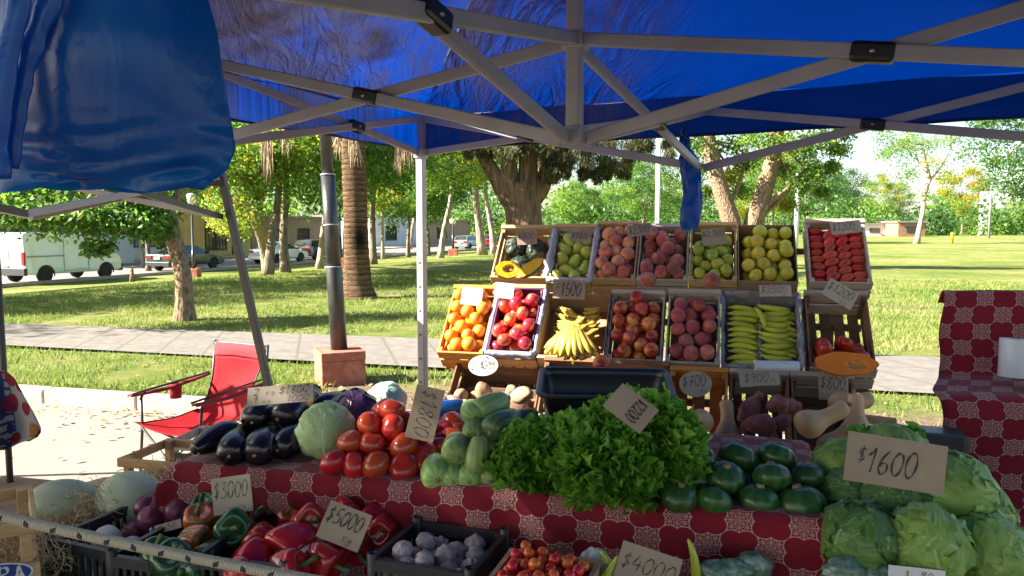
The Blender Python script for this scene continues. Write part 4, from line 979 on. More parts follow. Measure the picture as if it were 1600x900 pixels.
def fc(s, t):
    v = 578 + 118 * t; u1 = np.interp(t, [0, .1, .4, .65, .85, .95, 1], [6, 22, 40, 56, 66, 58, 46]); u = -110 + (u1 + 110) * s
    return at(u, v + 7 * math.sin(s * 11) * t, Yc + .035 * math.sin(s * 16 + t * 2) * (.3 + t))
m.grid(fc, 60, 16); o = m.build("printed_cloth", FPRINT); so = o.modifiers.new("thick", 'SOLIDIFY'); so.thickness = .002
tag(o, "white cloth printed with red fruit hanging at the left edge", "cloth")
a = at(1, 452, 2.96); m = MB(); m.tube([(a.x, a.y, 0), (a.x - .01, a.y, 2.1)], .012, 10); tag(m.build("tent_pole", DRKB), "thin dark pole at the left edge behind the fruit print cloth", "pole")
# ================================================================== HANDWRITING
GL = {
 '0': (.62, [[(.3, 1), (.06, .75), (0, .35), (.18, .02), (.42, .1), (.58, .5), (.52, .88), (.3, 1), (.2, .95)]]),
 '1': (.5, [[(.0, .68), (.2, .84), (.34, 1), (.3, .5), (.24, 0)]]),
 'I': (.62, [[(.05, .7), (.25, .85), (.42, 1), (.36, .5), (.3, .02)], [(.0, 0), (.3, .02), (.6, .03)]]),
 '2': (.62, [[(.02, .78), (.15, .97), (.4, .98), (.5, .75), (.3, .35), (.0, .02), (.25, .06), (.6, .0)]]),
 '3': (.6, [[(.02, .96), (.3, 1), (.54, .97), (.25, .6), (.5, .48), (.54, .2), (.3, .0), (.0, .1)]]),
 '4': (.62, [[(.3, 1), (.12, .65), (.0, .38), (.3, .4), (.62, .42)], [(.45, .68), (.42, .3), (.4, 0)]]),
 '5': (.6, [[(.14, .98), (.1, .56), (.38, .6), (.54, .34), (.36, .04), (.0, .06)], [(.13, .98), (.36, 1.0), (.6, .99)]]),
 '6': (.6, [[(.5, 1), (.2, .7), (.02, .3), (.2, .0), (.48, .14), (.46, .42), (.2, .48), (.06, .3)]]),
 '7': (.6, [[(.0, .96), (.3, .95), (.58, 1.0), (.36, .5), (.2, .0)], [(.14, .5), (.34, .53), (.52, .52)]]),
 '8': (.6, [[(.5, .82), (.28, 1), (.1, .78), (.3, .54), (.5, .25), (.28, 0), (.04, .2), (.26, .5), (.52, .86), (.4, .97)]]),
 '9': (.58, [[(.5, .75), (.3, .55), (.08, .7), (.2, .98), (.46, .95), (.5, .7), (.44, .3), (.36, .0)]]),
 '$': (.56, [[(.5, .78), (.26, .86), (.06, .68), (.28, .5), (.46, .32), (.24, .14), (.0, .22)], [(.3, 1.02), (.26, .5), (.2, -.02)]]),
 ',': (.2, [[(.1, .1), (.08, -.06), (.0, -.18)]]),
 'K': (.55, [[(.06, .7), (.04, .35), (.03, 0)], [(.45, .68), (.2, .42), (.06, .33), (.26, .18), (.5, .0)]]),
 'g': (.46, [[(.4, .46), (.2, .5), (.06, .28), (.2, .1), (.38, .3), (.4, .46), (.38, .0), (.24, -.28), (.02, -.2)]]),
 'C': (.55, [[(.5, .9), (.25, 1), (.03, .6), (.15, .1), (.5, .08)]]), 'A': (.6, [[(.0, 0), (.2, .5), (.34, 1), (.44, .5), (.56, 0)], [(.1, .38), (.3, .4), (.5, .4)]]),
 '_': (.4, [[(.0, .05), (.2, .03), (.4, .05)]]), ' ': (.3, []), '-': (.3, [[(.0, .5), (.15, .5), (.3, .52)]]),
 'R': (.58, [[(.05, 0), (.06, .5), (.06, 1), (.06, 1), (.4, .96), (.44, .66), (.1, .52), (.1, .52), (.3, .3), (.56, .0)]]),
}
INK = M("marker_ink", (.012, .011, .012), rough=.5, rv=0); INKG = M("biro_ink", (.05, .05, .055), rough=.6, rv=0)
def ribbon(m, pts, w, z):
    n = len(pts); L = []; Rr = []
    for i in range(n):
        t = pts[min(i + 1, n - 1)] - pts[max(i - 1, 0)]; t = t / (np.linalg.norm(t) + 1e-9); s = np.array((-t[1], t[0]))
        ww = w * (.8 + .35 * math.sin(i * .55 + pts[0][0] * 90)) * .5
        L.append((pts[i][0] + s[0] * ww, pts[i][1] + s[1] * ww, z)); Rr.append((pts[i][0] - s[0] * ww, pts[i][1] - s[1] * ww, z))
    m._add(L + Rr, [(i, n + i, n + i + 1, i + 1) for i in range(n - 1)])
def write(m, text, x, y, h_, w=None, z=.0016, slant=.16, pen=.07, sq=1.0, jit=.03):
    """draws text with its left base at (x, y), height h_, squeezed to width w when given"""
    tw = sum(GL[c][0] + .16 for c in text) * h_ * sq; f = (w / tw) if w else 1.0; cx = x
    for c in text:
        gw, st = GL[c]; dy = rng.uniform(-jit, jit) * h_; sc2 = rng.uniform(.94, 1.06)
        for s in st:
            p = [np.array((cx + (a + slant * b) * h_ * sq * f, y + dy + b * h_ * sc2)) for a, b in s]
            z += .00003; ribbon(m, catmull(p, 6), pen * h_, z)
        cx += (gw + .16) * h_ * sq * f
CARD = M("cardboard_card", (.37, .28, .2), (.31, .235, .165), .85, 7, .15, 60, rv=.08); WCARD = M("white_card", (.72, .7, .66), (.66, .64, .6), .8, 7, rv=0); LCARD = M("pale_card", (.46, .385, .3), (.41, .335, .255), .85, 7, .1, 60, rv=.06)
def card(label, u, v, Y, wpx, hpx, roll, lines, mat=CARD, yaw=0, pitch=-18, shape="rect", ink=INK, pen=.07, pin=None, group="handwritten price cards"):
    """lines: (text, x, y, height, width) in card units (0..1 across, 0..1 up)"""
    w, h_ = wpx * Y / FPX, hpx * Y / FPX
    m = MB()
    bend = rng.uniform(-.04, .04)
    if shape == "rect":
        for z_ in (0,):
            m.grid(lambda i, j: Vector(((i - .5) * w, (j - .5) * h_, bend * w * (2 * i - 1) ** 2)), 8, 4)
            m.grid(lambda i, j: Vector(((.5 - i) * w, (j - .5) * h_, bend * w * (2 * i - 1) ** 2 - .0024)), 8, 4)
    else:
        bend = 0; n = 36; ring = [(.5 * w * math.cos(2 * math.pi * q / n), .5 * h_ * math.sin(2 * math.pi * q / n)) for q in range(n)]
        m._add([(x, y, 0) for x, y in ring] + [(x, y, -.0024) for x, y in ring], [tuple(range(n)), tuple(range(n, 2 * n))[::-1]] + [(q, n + q, n + (q + 1) % n, (q + 1) % n) for q in range(n)])
    o = m.build("price_card", mat, smooth=False); tag(o, label, "price card", group)
    c = at(u, v, Y)
    o.matrix_world = Matrix.Translation(c) @ Matrix.Rotation(R(yaw), 4, 'Z') @ Matrix.Rotation(R(90 + pitch), 4, 'X') @ Matrix.Rotation(R(roll), 4, 'Z')
    if lines:
        m = MB()
        for (tx, x, y, hh, ww) in lines: write(m, tx, (x - .5) * w, (y - .5) * h_, hh * h_, ww * w if ww else None, pen=pen, z=.0018 + abs(bend) * 0)
        if bend:
            m.v = [(x, y, z + bend * w * (2 * x / w) ** 2) for x, y, z in m.v]
        m.build("price_writing", ink, o, smooth=False)
    if pin:
        q = MB(); q.blob(lambda th, ph: (.0035 * math.sin(th) * math.cos(ph), .0035 * math.sin(th) * math.sin(ph), .003 * math.cos(th)), 10, 6, c=(rng.uniform(-.1, .1) * w, h_ * .42, .003)); q.build("pin_head", pin, o)
    return o
PINR = M("pin_red", (.6, .02, .02), rough=.3, rv=0); PINY = M("pin_yellow", (.7, .5, .03), rough=.3, rv=0); PING = M("pin_green", (.03, .3, .05), rough=.3, rv=0)

# ================================================================== TABLE, CLOTHS, RACK
k = NT("red_lace_cloth"); uv = k.sepxyz(k.coord("UV"))
p_ = k.math('DIVIDE', uv[0], .079); q_ = k.math('DIVIDE', uv[1], .070)
def frc(x): return k.math('SUBTRACT', k.math('FRACT', x), .5)
par = k.math('FLOORED_MODULO', k.math('ADD', k.math('FLOOR', p_), k.math('FLOOR', q_)), 2.0)
lx, ly = frc(p_), frc(q_)
ax_, ay_ = k.math('ABSOLUTE', lx), k.math('ABSOLUTE', ly)
def ln(x, y): return k.math('SQRT', k.math('ADD', k.math('MULTIPLY', x, x), k.math('MULTIPLY', y, y)))
d4 = ln(k.math('SUBTRACT', ax_, .245), k.math('SUBTRACT', ay_, .24))
lob = k.math('MINIMUM', ln(k.math('SUBTRACT', .755, ax_), k.math('SUBTRACT', ay_, .24)), ln(k.math('SUBTRACT', ax_, .245), k.math('SUBTRACT', .76, ay_)))
lobe_in = k.math('MULTIPLY', k.math('LESS_THAN', lob, .355), k.math('SUBTRACT', 1.0, par))
solid = k.math('MULTIPLY', k.math('MAXIMUM', k.math('LESS_THAN', d4, .345), k.math('LESS_THAN', k.math('MAXIMUM', ax_, k.math('MULTIPLY', ay_, 1.1)), .38)), par)
solid = k.math('MAXIMUM', solid, lobe_in)
rr_ = ln(lx, ly); th_ = k.math('ARCTAN2', ly, lx)
def band(x, w): return k.math('LESS_THAN', k.math('ABSOLUTE', x), w)
s1 = band(k.math('SINE', k.math('ADD', k.math('MULTIPLY', rr_, 27.0), k.math('MULTIPLY', k.math('COSINE', k.math('MULTIPLY', th_, 8.0)), 1.5))), .30)
s2 = band(k.math('SINE', k.math('ADD', k.math('MULTIPLY', rr_, 15.0), k.math('MULTIPLY', k.math('COSINE', k.math('MULTIPLY', th_, 4.0)), 2.6))), .17)
s3 = k.math('MULTIPLY', band(k.math('SINE', k.math('MULTIPLY', th_, 4.0)), .14), k.math('LESS_THAN', rr_, .42))
rim_ = k.math('MAXIMUM', k.math('MULTIPLY', k.math('MULTIPLY', band(k.math('SUBTRACT', d4, .362), .013), par), k.math('SUBTRACT', 1.0, solid)), k.math('MULTIPLY', band(k.math('SUBTRACT', lob, .372), .013), k.math('SUBTRACT', 1.0, par)))
lace = k.math('MAXIMUM', k.math('MULTIPLY', k.math('MAXIMUM', k.math('MAXIMUM', s1, s2), s3), k.math('SUBTRACT', 1.0, solid)), rim_)
P = k.coord(); cn = k.noise(P, 4, 4, .6)
red = k.ramp(cn, [(.3, (.17, .007, .017)), (.7, (.215, .011, .024))])
c = k.mix(k.math('MULTIPLY', lace, .68), red, (.58, .46, .42))
wv = k.noise(k.map(P, (1, 1, 1)), 260, 2, .5)
k.col(c).set(rough=.85, spec=.15, sheen=.15, normal=k.bump(k.math('ADD', k.noise(P, 9, 4, .6), k.math('MULTIPLY', wv, .12)), .35, .012)); CLOTH = k.m
WOODP = lambda n_, c1, c2: M(n_, c1, c2, .8, 4, .3, 30, rv=.15, stretch=(1, 9, 9), detail=6)
def wood(name, c1, c2, c3=None, stretch=(1, 9, 9)):
    k = NT(name); add = k.n("VectorMath", operation='ADD'); k.put(add.inputs[0], k.map(k.coord(), stretch)); cm = k.n("CombineXYZ"); rnd = k.math('MULTIPLY', k.rand(), 23.0)
    for i in range(3): k.put(cm.inputs[i], rnd)
    k.put(add.inputs[1], cm.outputs[0]); v = add.outputs[0]
    g = k.noise(v, 5, 6, .65, .6); isl = k.n("NewGeometry").outputs["Random Per Island"]
    c = k.ramp(g, [(.3, c2), (.65, c1)]); c = k.hsv(c, v=k.math('MULTIPLY_ADD', isl, .55, .72), sa=k.math('MULTIPLY_ADD', isl, .3, .85))
    kn = k.ramp(k.noise(k.coord(), 9, 3), [(.68, 1), (.75, .55)]); c = k.mix(1.0, c, kn, 'MULTIPLY')
    k.col(c).set(rough=.8, spec=.2, normal=k.bump(g, .35, .004)); return k.m
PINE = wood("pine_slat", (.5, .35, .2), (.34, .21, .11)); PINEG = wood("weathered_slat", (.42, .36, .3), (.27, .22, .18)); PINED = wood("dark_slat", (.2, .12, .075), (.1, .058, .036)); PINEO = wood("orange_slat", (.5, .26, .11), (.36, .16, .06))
ZT = .95
TL = on(285, 722, ZT); TR = on(1300, 812, ZT); LT = (TR - TL).length
tv = (TR - TL).normalized(); tw_ = Vector((-tv.y, tv.x, 0)); TYAW = math.atan2(tv.y, tv.x); DT = .74
def S(s, t, z=ZT): return Vector((TL.x, TL.y, z)) + tv * s + tw_ * t
r = empty("trestle_table", S(0, 0, 0), TYAW, "long trestle table under the red cloth carrying the vegetables", "table")
m = MB(); m.box((LT / 2, DT / 2, ZT - .02), (LT - .03, DT - .03, .03)); m.build("tabletop", PINEG, r, smooth=False)
for x in (.12, LT - .12):
    for y in (.1, DT - .1):
        m = MB(); m.bar((x, y, 0), (x, y, ZT - .03), .05, .05, up=(1, 0, 0)); m.build("leg", PINEG, r, smooth=False)
def drape(name, L, D, zt, dl, dr, df, db, origin, ux, uy, seed=0, fold=1.0, nu=110, nv=76, uvs=(0, 0)):
    def f(i, j):
        p = -dl + (L + dl + dr) * i; q = -df + (D + df + db) * j
        ex = max(0, -p, p - L); ey = max(0, -q, q - D); rd = .025
        def rnd(e): return (rd * math.sin(min(e, rd * 1.57) / rd), rd * (1 - math.cos(min(e, rd * 1.57) / rd)) + max(0, e - rd * 1.57))
        ox, zx = rnd(ex) if ex > 0 else (0, 0); oy, zy = rnd(ey) if ey > 0 else (0, 0)
        fo = fold * (.016 * math.sin(p * 17 + seed) + .012 * math.sin(p * 31 + 2 + seed)) * min(1, ey / .2) ** 1.5 if ey > ex else 0
        fx = fold * .02 * math.sin(q * 19 + seed) * min(1, ex / .2) ** 1.5 if ex > ey else 0
        cor = min(ex, ey) * .45
        x = (max(0, min(L, p))) + (-1 if p < 0 else 1) * (ox + cor + fx if ex > 0 else 0); y = (max(0, min(D, q))) + (-1 if q < 0 else 1) * (oy + cor + fo if ey > 0 else 0)
        z = zt - max(zx, zy) - .25 * min(zx, zy)
        w = .006 * noise.noise(Vector((p * 5, q * 5, seed))) * fold
        return origin + ux * x + uy * y + zv * (z + w + .002)
    m = MB(); m.grid(f, nu, nv, lambda i, j: (-dl + (L + dl + dr) * i + uvs[0], (-df + (D + df + db) * j) + uvs[1]))
    o = m.build(name, CLOTH); so = o.modifiers.new("thick", 'SOLIDIFY'); so.thickness = .0015; so.offset = 1; return o
o = drape("tablecloth", LT, DT, 0, .16, .5, .37, .12, Vector((TL.x, TL.y, ZT + .002)), tv, tw_, 1)
tag(o, "dark red tablecloth with white lace print draped over the vegetable table", "tablecloth")
# second stand on the right: stepped cloth
Yr = 3.3
pa = at(1468, 452, Yr); dirx = Vector((math.cos(R(8)), -math.sin(R(8)), 0)); diry = Vector((math.sin(R(8)), math.cos(R(8)), 0))
prof = [(.012, -.06), (.01, -.012), (0.0, 0.0), (-.012, -.015), (-.03, -.1), (-.035, -.2), (-.045, -.335), (-.06, -.355), (-.1, -.37), (-.2, -.385), (-.3, -.40), (-.325, -.42), (-.335, -.47), (-.34, -.6), (-.345, -.78), (-.345, -.93)]
cumul = [0]
for a_, b_ in zip(prof, prof[1:]): cumul.append(cumul[-1] + math.hypot(b_[0] - a_[0], b_[1] - a_[1]))
def st(i, j):
    L = cumul[-1] * j; y = float(np.interp(L, cumul, [p[0] for p in prof])); z = float(np.interp(L, cumul, [p[1] for p in prof]))
    sag = .012 * noise.noise(Vector((i * 6, j * 5, 2))) + .012 * math.sin(i * 26) * max(0, j - .6)
    # left hem slants out towards the bottom
    x = i * 1.3 + (.0 if j < .3 else .0) + (-.105 * smooth((j - .3) / .25)) * (1 - i) + .02 * noise.noise(Vector((j * 7, 1, 4))) * (1 - i)
    return pa + dirx * (x) + diry * (y + sag) + zv * (z + sag * .3)
m = MB(); m.grid(st, 46, 90, lambda i, j: (i * 1.3 + .03, -cumul[-1] * j)); o = m.build("draped_cloth", CLOTH); so = o.modifiers.new("thick", 'SOLIDIFY'); so.thickness = .0015
tag(o, "second red lace print cloth stepped over a stand at the right edge", "tablecloth")
r = empty("display_stand", pa + zv * 0, R(-8), "wooden stand beneath the red cloth at the right edge", "stand"); r.location.z = 0
m = MB(); zt_ = pa.z; m.box((.72, .03, zt_ - .2), (1.16, .03, .36)); m.build("back_board", PINE, r, smooth=False)
m = MB(); m.box((.75, -.16, zt_ - .43), (1.1, .26, .03)); m.build("shelf_board", PINE, r, smooth=False)
for x in (.3, 1.25):
    for y in (-.28, .02): m = MB(); m.bar((x, y, 0), (x, y, zt_ - .43), .05, .05, up=(1, 0, 0)); m.build("leg", PINE, r, smooth=False)
m = MB(); m.box((.72, -.30, zt_ - .96), (1.3, .03, .07)); m.build("bottom_rail", PINEO, r, smooth=False)
# ------------------------------------------------------------------ tilted crates
TAU = R(47)
ev = tw_ * math.cos(TAU) + zv * math.sin(TAU); nv_ = -tw_ * math.sin(TAU) + zv * math.cos(TAU)
def row(u, v, Y): return at(u, v, Y)
ROW2, ROW3, ROW1 = at(1375, 580, 3.10), at(1362, 443, 3.44), at(1360, 730, 2.84)
def along(P0, u):
    d = ray(u, 500); return -(P0.x * d.y - P0.y * d.x) / (tv.x * d.y - tv.y * d.x)
class Crate: pass
def crate(name, label, P0, u0, u1, l, h_, mat, kind="wood", dz=0, dt=0, tilt=None, cat="crate", top_board=True, gaps=4, group=None, endmat=None, roll=0):
    s0, s1 = along(P0, u0), along(P0, u1); w = s1 - s0
    ti = TAU if tilt is None else R(tilt)
    e_ = tw_ * math.cos(ti) + zv * math.sin(ti); n_ = -tw_ * math.sin(ti) + zv * math.cos(ti)
    o = P0 + tv * s0 + zv * dz + tw_ * dt
    r = empty(name, (0, 0, 0), 0, label, cat, group); r.matrix_world = frame(o, tv, e_, n_) @ Matrix.Rotation(R(roll), 4, 'Z')
    t = .009
    if kind == "wood":
        m = MB(); nb_ = gaps; bw = (w - 2 * t) / nb_
        for i in range(nb_): m.box((t + bw * (i + .5), l / 2, -h_ - t / 2), (bw * (.72 if nb_ > 1 else .98), l - .002, t))
        m.build("slatted_base", mat, r, smooth=False)
        for x in (t / 2, w - t / 2):
            m = MB()
            for zc, hw in ((-h_ * .22, h_ * .40), (-h_ * .76, h_ * .42)): m.box((x, l / 2, zc), (t, l - 2 * t - .002, hw))
            for y in (.02, l - .02): m.box((x + (t * 1.2 if x < w / 2 else -t * 1.2), y, -h_ / 2), (t * 1.4, .026, h_ - .004))
            m.build("side_panel", mat, r, smooth=False, bevel=.0015, segs=1)
        for y, hf in ((t / 2, 1), (l - t / 2, 1)):
            m = MB()
            for zc, hw in ((-h_ * .2, h_ * .40), (-h_ * .74, h_ * .46)): m.box((w / 2, y, zc), (w + .004, t, hw))
            if y > l / 2: m.box((w / 2, y + .004, -.0), (w + .006, .022, .022))
            m.build("end_panel", endmat or mat, r, smooth=False, bevel=.0015, segs=1)
    else:
        m = MB(); m.box((w / 2, l / 2, -h_ - .002), (w - .002, l - .002, .004)); m.build("base", mat, r, smooth=False)
        for x in (.002, w - .002): m = MB(); m.box((x, l / 2, -h_ / 2), (.004, l - .01, h_)); m.build("side_panel", mat, r, smooth=False)
        for y in (.002, l - .002): m = MB(); m.box((w / 2, y, -h_ / 2), (w, .004, h_)); m.build("end_panel", mat, r, smooth=False)
    c = Crate(); c.r = r; c.w = w; c.l = l; c.h = h_; c.M = r.matrix_world.copy(); return c
def liner(c, mat, name="plastic_liner", out=.07, inn=.05, wob=.018, seed=0, nper=120):
    """crumpled sheet folded over the rim of a box"""
    m = MB(); w, l = c.w, c.l; per = 2 * (w + l)
    def rim(s):
        d = s * per
        if d < w: return Vector((d, 0, 0)), Vector((0, -1, 0))
        d -= w
        if d < l: return Vector((w, d, 0)), Vector((1, 0, 0))
        d -= l
        if d < w: return Vector((w - d, l, 0)), Vector((0, 1, 0))
        d -= w; return Vector((0, l - d, 0)), Vector((-1, 0, 0))
    def f(i, j):
        p, o_ = rim(min(i, .9999)); t = j * 2 - 1
        oo = o_ * (.012 * math.copysign(min(1, abs(t) * 6), t)); z = .008 * (1 - min(1, abs(t) * 5)) - abs(t) * (out if t > 0 else inn)
        q = p + oo + zv * z
        w_ = wob * min(1, abs(t) * 1.6 + .25)
        q = q + o_ * (w_ * (noise.noise(Vector((i * 26, t * 3, seed))) + .5 * noise.noise(Vector((i * 70, t * 8, seed))) + .12) * (1 if t > 0 else -.6)) + zv * (w_ * .7 * noise.noise(Vector((i * 34, t * 2, seed + 7))))
        return q
    m.grid(f, nper, 12); return m.build(name, mat, c.r)
FILMC = NT("clear_crinkled_film"); k = FILMC; P = k.coord(); n1 = k.noise(P, 30, 5, .65, 1.0)
k.col((.34, .37, .46)).set(rough=.16, spec=.9, normal=k.bump(n1, .8, .01))
tb_ = k.n("BsdfTransparent"); mx = k.n("MixShader"); k.put(mx.inputs[0], k.math('MULTIPLY_ADD', k.ramp(n1, [(.35, 0), (.65, 1)]), .45, .3)); k.t.links.new(tb_.outputs[0], mx.inputs[1]); k.t.links.new(k.b.outputs[0], mx.inputs[2]); k.t.links.new(mx.outputs[0], k.out.inputs[0]); FILMC = k.m
PAPER = M("liner_paper", (.5, .51, .55), (.4, .41, .46), .7, 12, .5, 30, rv=0); BLUEPAPER = M("blue_grey_liner", (.3, .32, .42), (.22, .24, .34), .55, 12, .5, 30, rv=0)
CBOARD = M("box_cardboard", (.36, .24, .145), (.28, .18, .105), .85, 5, .15, 50, rv=.08); CBWHITE = M("box_white_board", (.45, .45, .46), (.38, .38, .4), .8, 5, rv=0); PURPLE = M("purple_tray", (.13, .04, .12), (.09, .03, .09), .5, 5, rv=0)
GC = "wooden fruit crates on the tilted rack"
# rack that carries the rows
r = empty("display_rack", (0, 0, 0), 0, "stepped wooden rack propping the three tiers of tilted fruit crates", "rack")
for nm, P0, u0, u1 in (("row1", ROW1, 690, 1360), ("row2", ROW2, 690, 1372), ("row3", ROW3, 772, 1358)):
    a_, b_ = along(P0, u0), along(P0, u1)
    for q in (0.02, .34):
        m = MB(); off = ev * q - nv_ * (.175); m.bar(P0 + tv * a_ + off, P0 + tv * b_ + off, .03, .03); m.build("rail", PINED, r, smooth=False)
for u in (700, 960, 1330):
    s_ = along(ROW2, u)
    for P0, q in ((ROW1, .02), (ROW3, .34)):
        p = P0 + tv * s_ + ev * q - nv_ * .21 + tw_ * .03; m = MB(); m.bar(p, (p.x, p.y, 0), .04, .04, up=(1, 0, 0)); m.build("leg", PINED, r, smooth=False)
# top tier
c31 = crate("fruit_crate", "wooden crate of dark knobbly pumpkins at the left end of the top tier", ROW3, 766, 852, .34, .13, PINE, group=GC, dz=.0)
c32 = crate("fruit_crate", "narrow crate of green pears lined with paper on the top tier", ROW3, 853, 921, .35, .12, PINE, group=GC); liner(c32, PAPER, "paper_liner", .02, .05, .02, 3)
c33 = crate("fruit_crate", "wooden crate of peaches under the $2300 card on the top tier", ROW3, 923, 991, .37, .12, PINE, group=GC, gaps=1)
c34 = crate("fruit_crate", "crate of dark peaches right beside the $2300 crate, left of the green lemons", ROW3, 993, 1073, .35, .12, PINEG, group=GC, gaps=1)
c35 = crate("fruit_crate", "crate of green lemons under the $2,300 card on the top tier", ROW3, 1075, 1150, .36, .12, PINE, group=GC, gaps=1)
c36 = crate("cardboard_box", "brown cardboard box of yellow lemons on the top tier", ROW3, 1152, 1246, .36, .14, CBOARD, "box", cat="box")
c37 = crate("fruit_crate", "crate packed with plum tomatoes at the right end of the top tier", ROW3, 1264, 1362, .38, .12, PINEG, group=GC, gaps=1)
# middle tier
c21 = crate("fruit_crate", "wooden crate of oranges at the left end of the middle tier", ROW2, 682, 754, .39, .13, PINEO, group=GC, gaps=1)
c22 = crate("fruit_crate", "crate of red apples in a purple tray on the middle tier", ROW2, 757, 834, .385, .12, PINE, group=GC, dz=.012); 
m = MB()
m.box((c22.w / 2, c22.l / 2, -.105), (c22.w - .03, c22.l - .03, .006))
for x in (.014, c22.w - .014): m.box((x, c22.l / 2, -.05), (.005, c22.l - .03, .112))
m.box((c22.w / 2, c22.l - .014, -.05), (c22.w - .03, .005, .112)); m.build("purple_tray", PURPLE, c22.r, smooth=False); liner(c22, BLUEPAPER, "paper_liner", .03, .03, .008, 5)
c23 = crate("cardboard_box", "cardboard box of speckled bananas with a blue grey liner under the $1500 card", ROW2, 838, 943, .37, .15, CBOARD, "box", cat="box"); 
for x, nm in ((-.006, 1), (c23.w + .006, 2)): m = MB(); m.grid(lambda i, j: Vector((x + .012 * noise.noise(Vector((i * 9, j * 6, nm))), c23.l * i, .012 - .17 * j + .008 * noise.noise(Vector((i * 14, nm, 0))))), 30, 10); m.build("plastic_liner", BLUEPAPER, c23.r)
m = MB(); m.box((c23.w / 2, .0, -.02), (c23.w * .98, .016, .045)); m.build("front_board", PINE, c23.r, smooth=False)
c24 = crate("fruit_crate", "crate of red and yellow nectarines in the middle of the middle tier", ROW2, 946, 1034, .38, .12, PINEG, group=GC, gaps=1)
c25 = crate("fruit_crate", "pale crate half filled with peaches between nectarines and the box of green bananas", ROW2, 1040, 1126, .39, .14, PINEG, group=GC, gaps=1)
c26 = crate("cardboard_box", "banana box lined with clear crinkled film under the $2500 card", ROW2, 1129, 1258, .40, .13, CBOARD, "box", cat="box"); liner(c26, FILMC, "plastic_liner", .09, .09, .022, 9, 160)
c27 = crate("fruit_crate", "half empty slatted crate of tomatoes at the right end of the middle tier", ROW2, 1268, 1374, .40, .15, PINED, group=GC, endmat=PINEG)
# bottom tier
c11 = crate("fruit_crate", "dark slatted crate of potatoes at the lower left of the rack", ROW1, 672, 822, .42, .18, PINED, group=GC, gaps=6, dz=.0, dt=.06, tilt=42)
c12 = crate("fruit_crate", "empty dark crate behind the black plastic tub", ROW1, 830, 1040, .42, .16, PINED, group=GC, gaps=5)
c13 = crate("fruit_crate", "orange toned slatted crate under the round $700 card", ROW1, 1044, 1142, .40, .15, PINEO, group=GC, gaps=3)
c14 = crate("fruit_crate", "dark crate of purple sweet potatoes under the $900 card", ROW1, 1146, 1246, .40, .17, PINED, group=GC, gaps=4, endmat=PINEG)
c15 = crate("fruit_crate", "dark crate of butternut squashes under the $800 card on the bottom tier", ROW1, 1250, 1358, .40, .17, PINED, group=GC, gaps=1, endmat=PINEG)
# black mesh crate behind the potatoes
def plastic_crate(name, label, o, ax, ay, w, l, h_, mat, rimmat=None, lean=None, group=None, nsl=12, cells=3):
    az = ax.cross(ay)
    r = empty(name, (0, 0, 0), 0, label, "crate", group); r.matrix_world = frame(o, ax, ay, az)
    t = .008
    for nm, p0, d, L in (("side_panel", Vector((t / 2, 0, 0)), Vector((0, 1, 0)), l), ("side_panel", Vector((w - t / 2, 0, 0)), Vector((0, 1, 0)), l), ("end_panel", Vector((0, t / 2, 0)), Vector((1, 0, 0)), w), ("end_panel", Vector((0, l - t / 2, 0)), Vector((1, 0, 0)), w)):
        m = MB(); nn = max(4, int(L / .026)); sd = Vector((d.y, d.x, 0))
        for z, hh, tt_ in ((-.012, .030, .016), (-h_ * .42, .012, .008), (-h_ * .7, .012, .008), (-h_ + .02, .04, .009)):
            c_ = p0 + d * (L / 2) + zv * z; m.box(c_, (d.x * (L - .004) + sd.x * tt_, d.y * (L - .004) + sd.y * tt_, hh))
        for i in range(nn + 1):
            c_ = p0 + d * (L * i / nn) + zv * (-h_ * .5); m.box(c_, (d.x * .011 + sd.x * t, d.y * .011 + sd.y * t, h_ - .04))
        m.build(nm, rimmat if (rimmat and nm == "side_panel" and p0.x > w / 2) else mat, r, smooth=False)
    m = MB(); m.box((w / 2, l / 2, -h_ + .006), (w - .02, l - .02, .008)); m.build("base", mat, r, smooth=False)
    for x in (.006, w - .006):
        for y in (.006, l - .006):
            m = MB(); m.lathe([(.010, -h_), (.014, -h_), (.014, .014), (.011, .018), (.008, .014), (.008, -.01)], 14, c=(x, y, 0)); m.build("corner_post", mat, r)
    c = Crate(); c.r = r; c.w = w; c.l = l; c.h = h_; c.M = r.matrix_world.copy(); return c
BLK = M("crate_black_plastic", (.018, .018, .02), (.028, .028, .032), .42, 20, .1, 60, rv=0, spec=.5); WPL = M("crate_white_plastic", (.5, .5, .53), (.42, .42, .46), .5, 9, rv=0)
o = ROW1 + tv * along(ROW1, 668) + tw_ * .5 + zv * .33
plastic_crate("plastic_crate", "black mesh crate just right of the tent leg behind the potatoes", o, tv, tw_, .4, .3, .26, BLK)
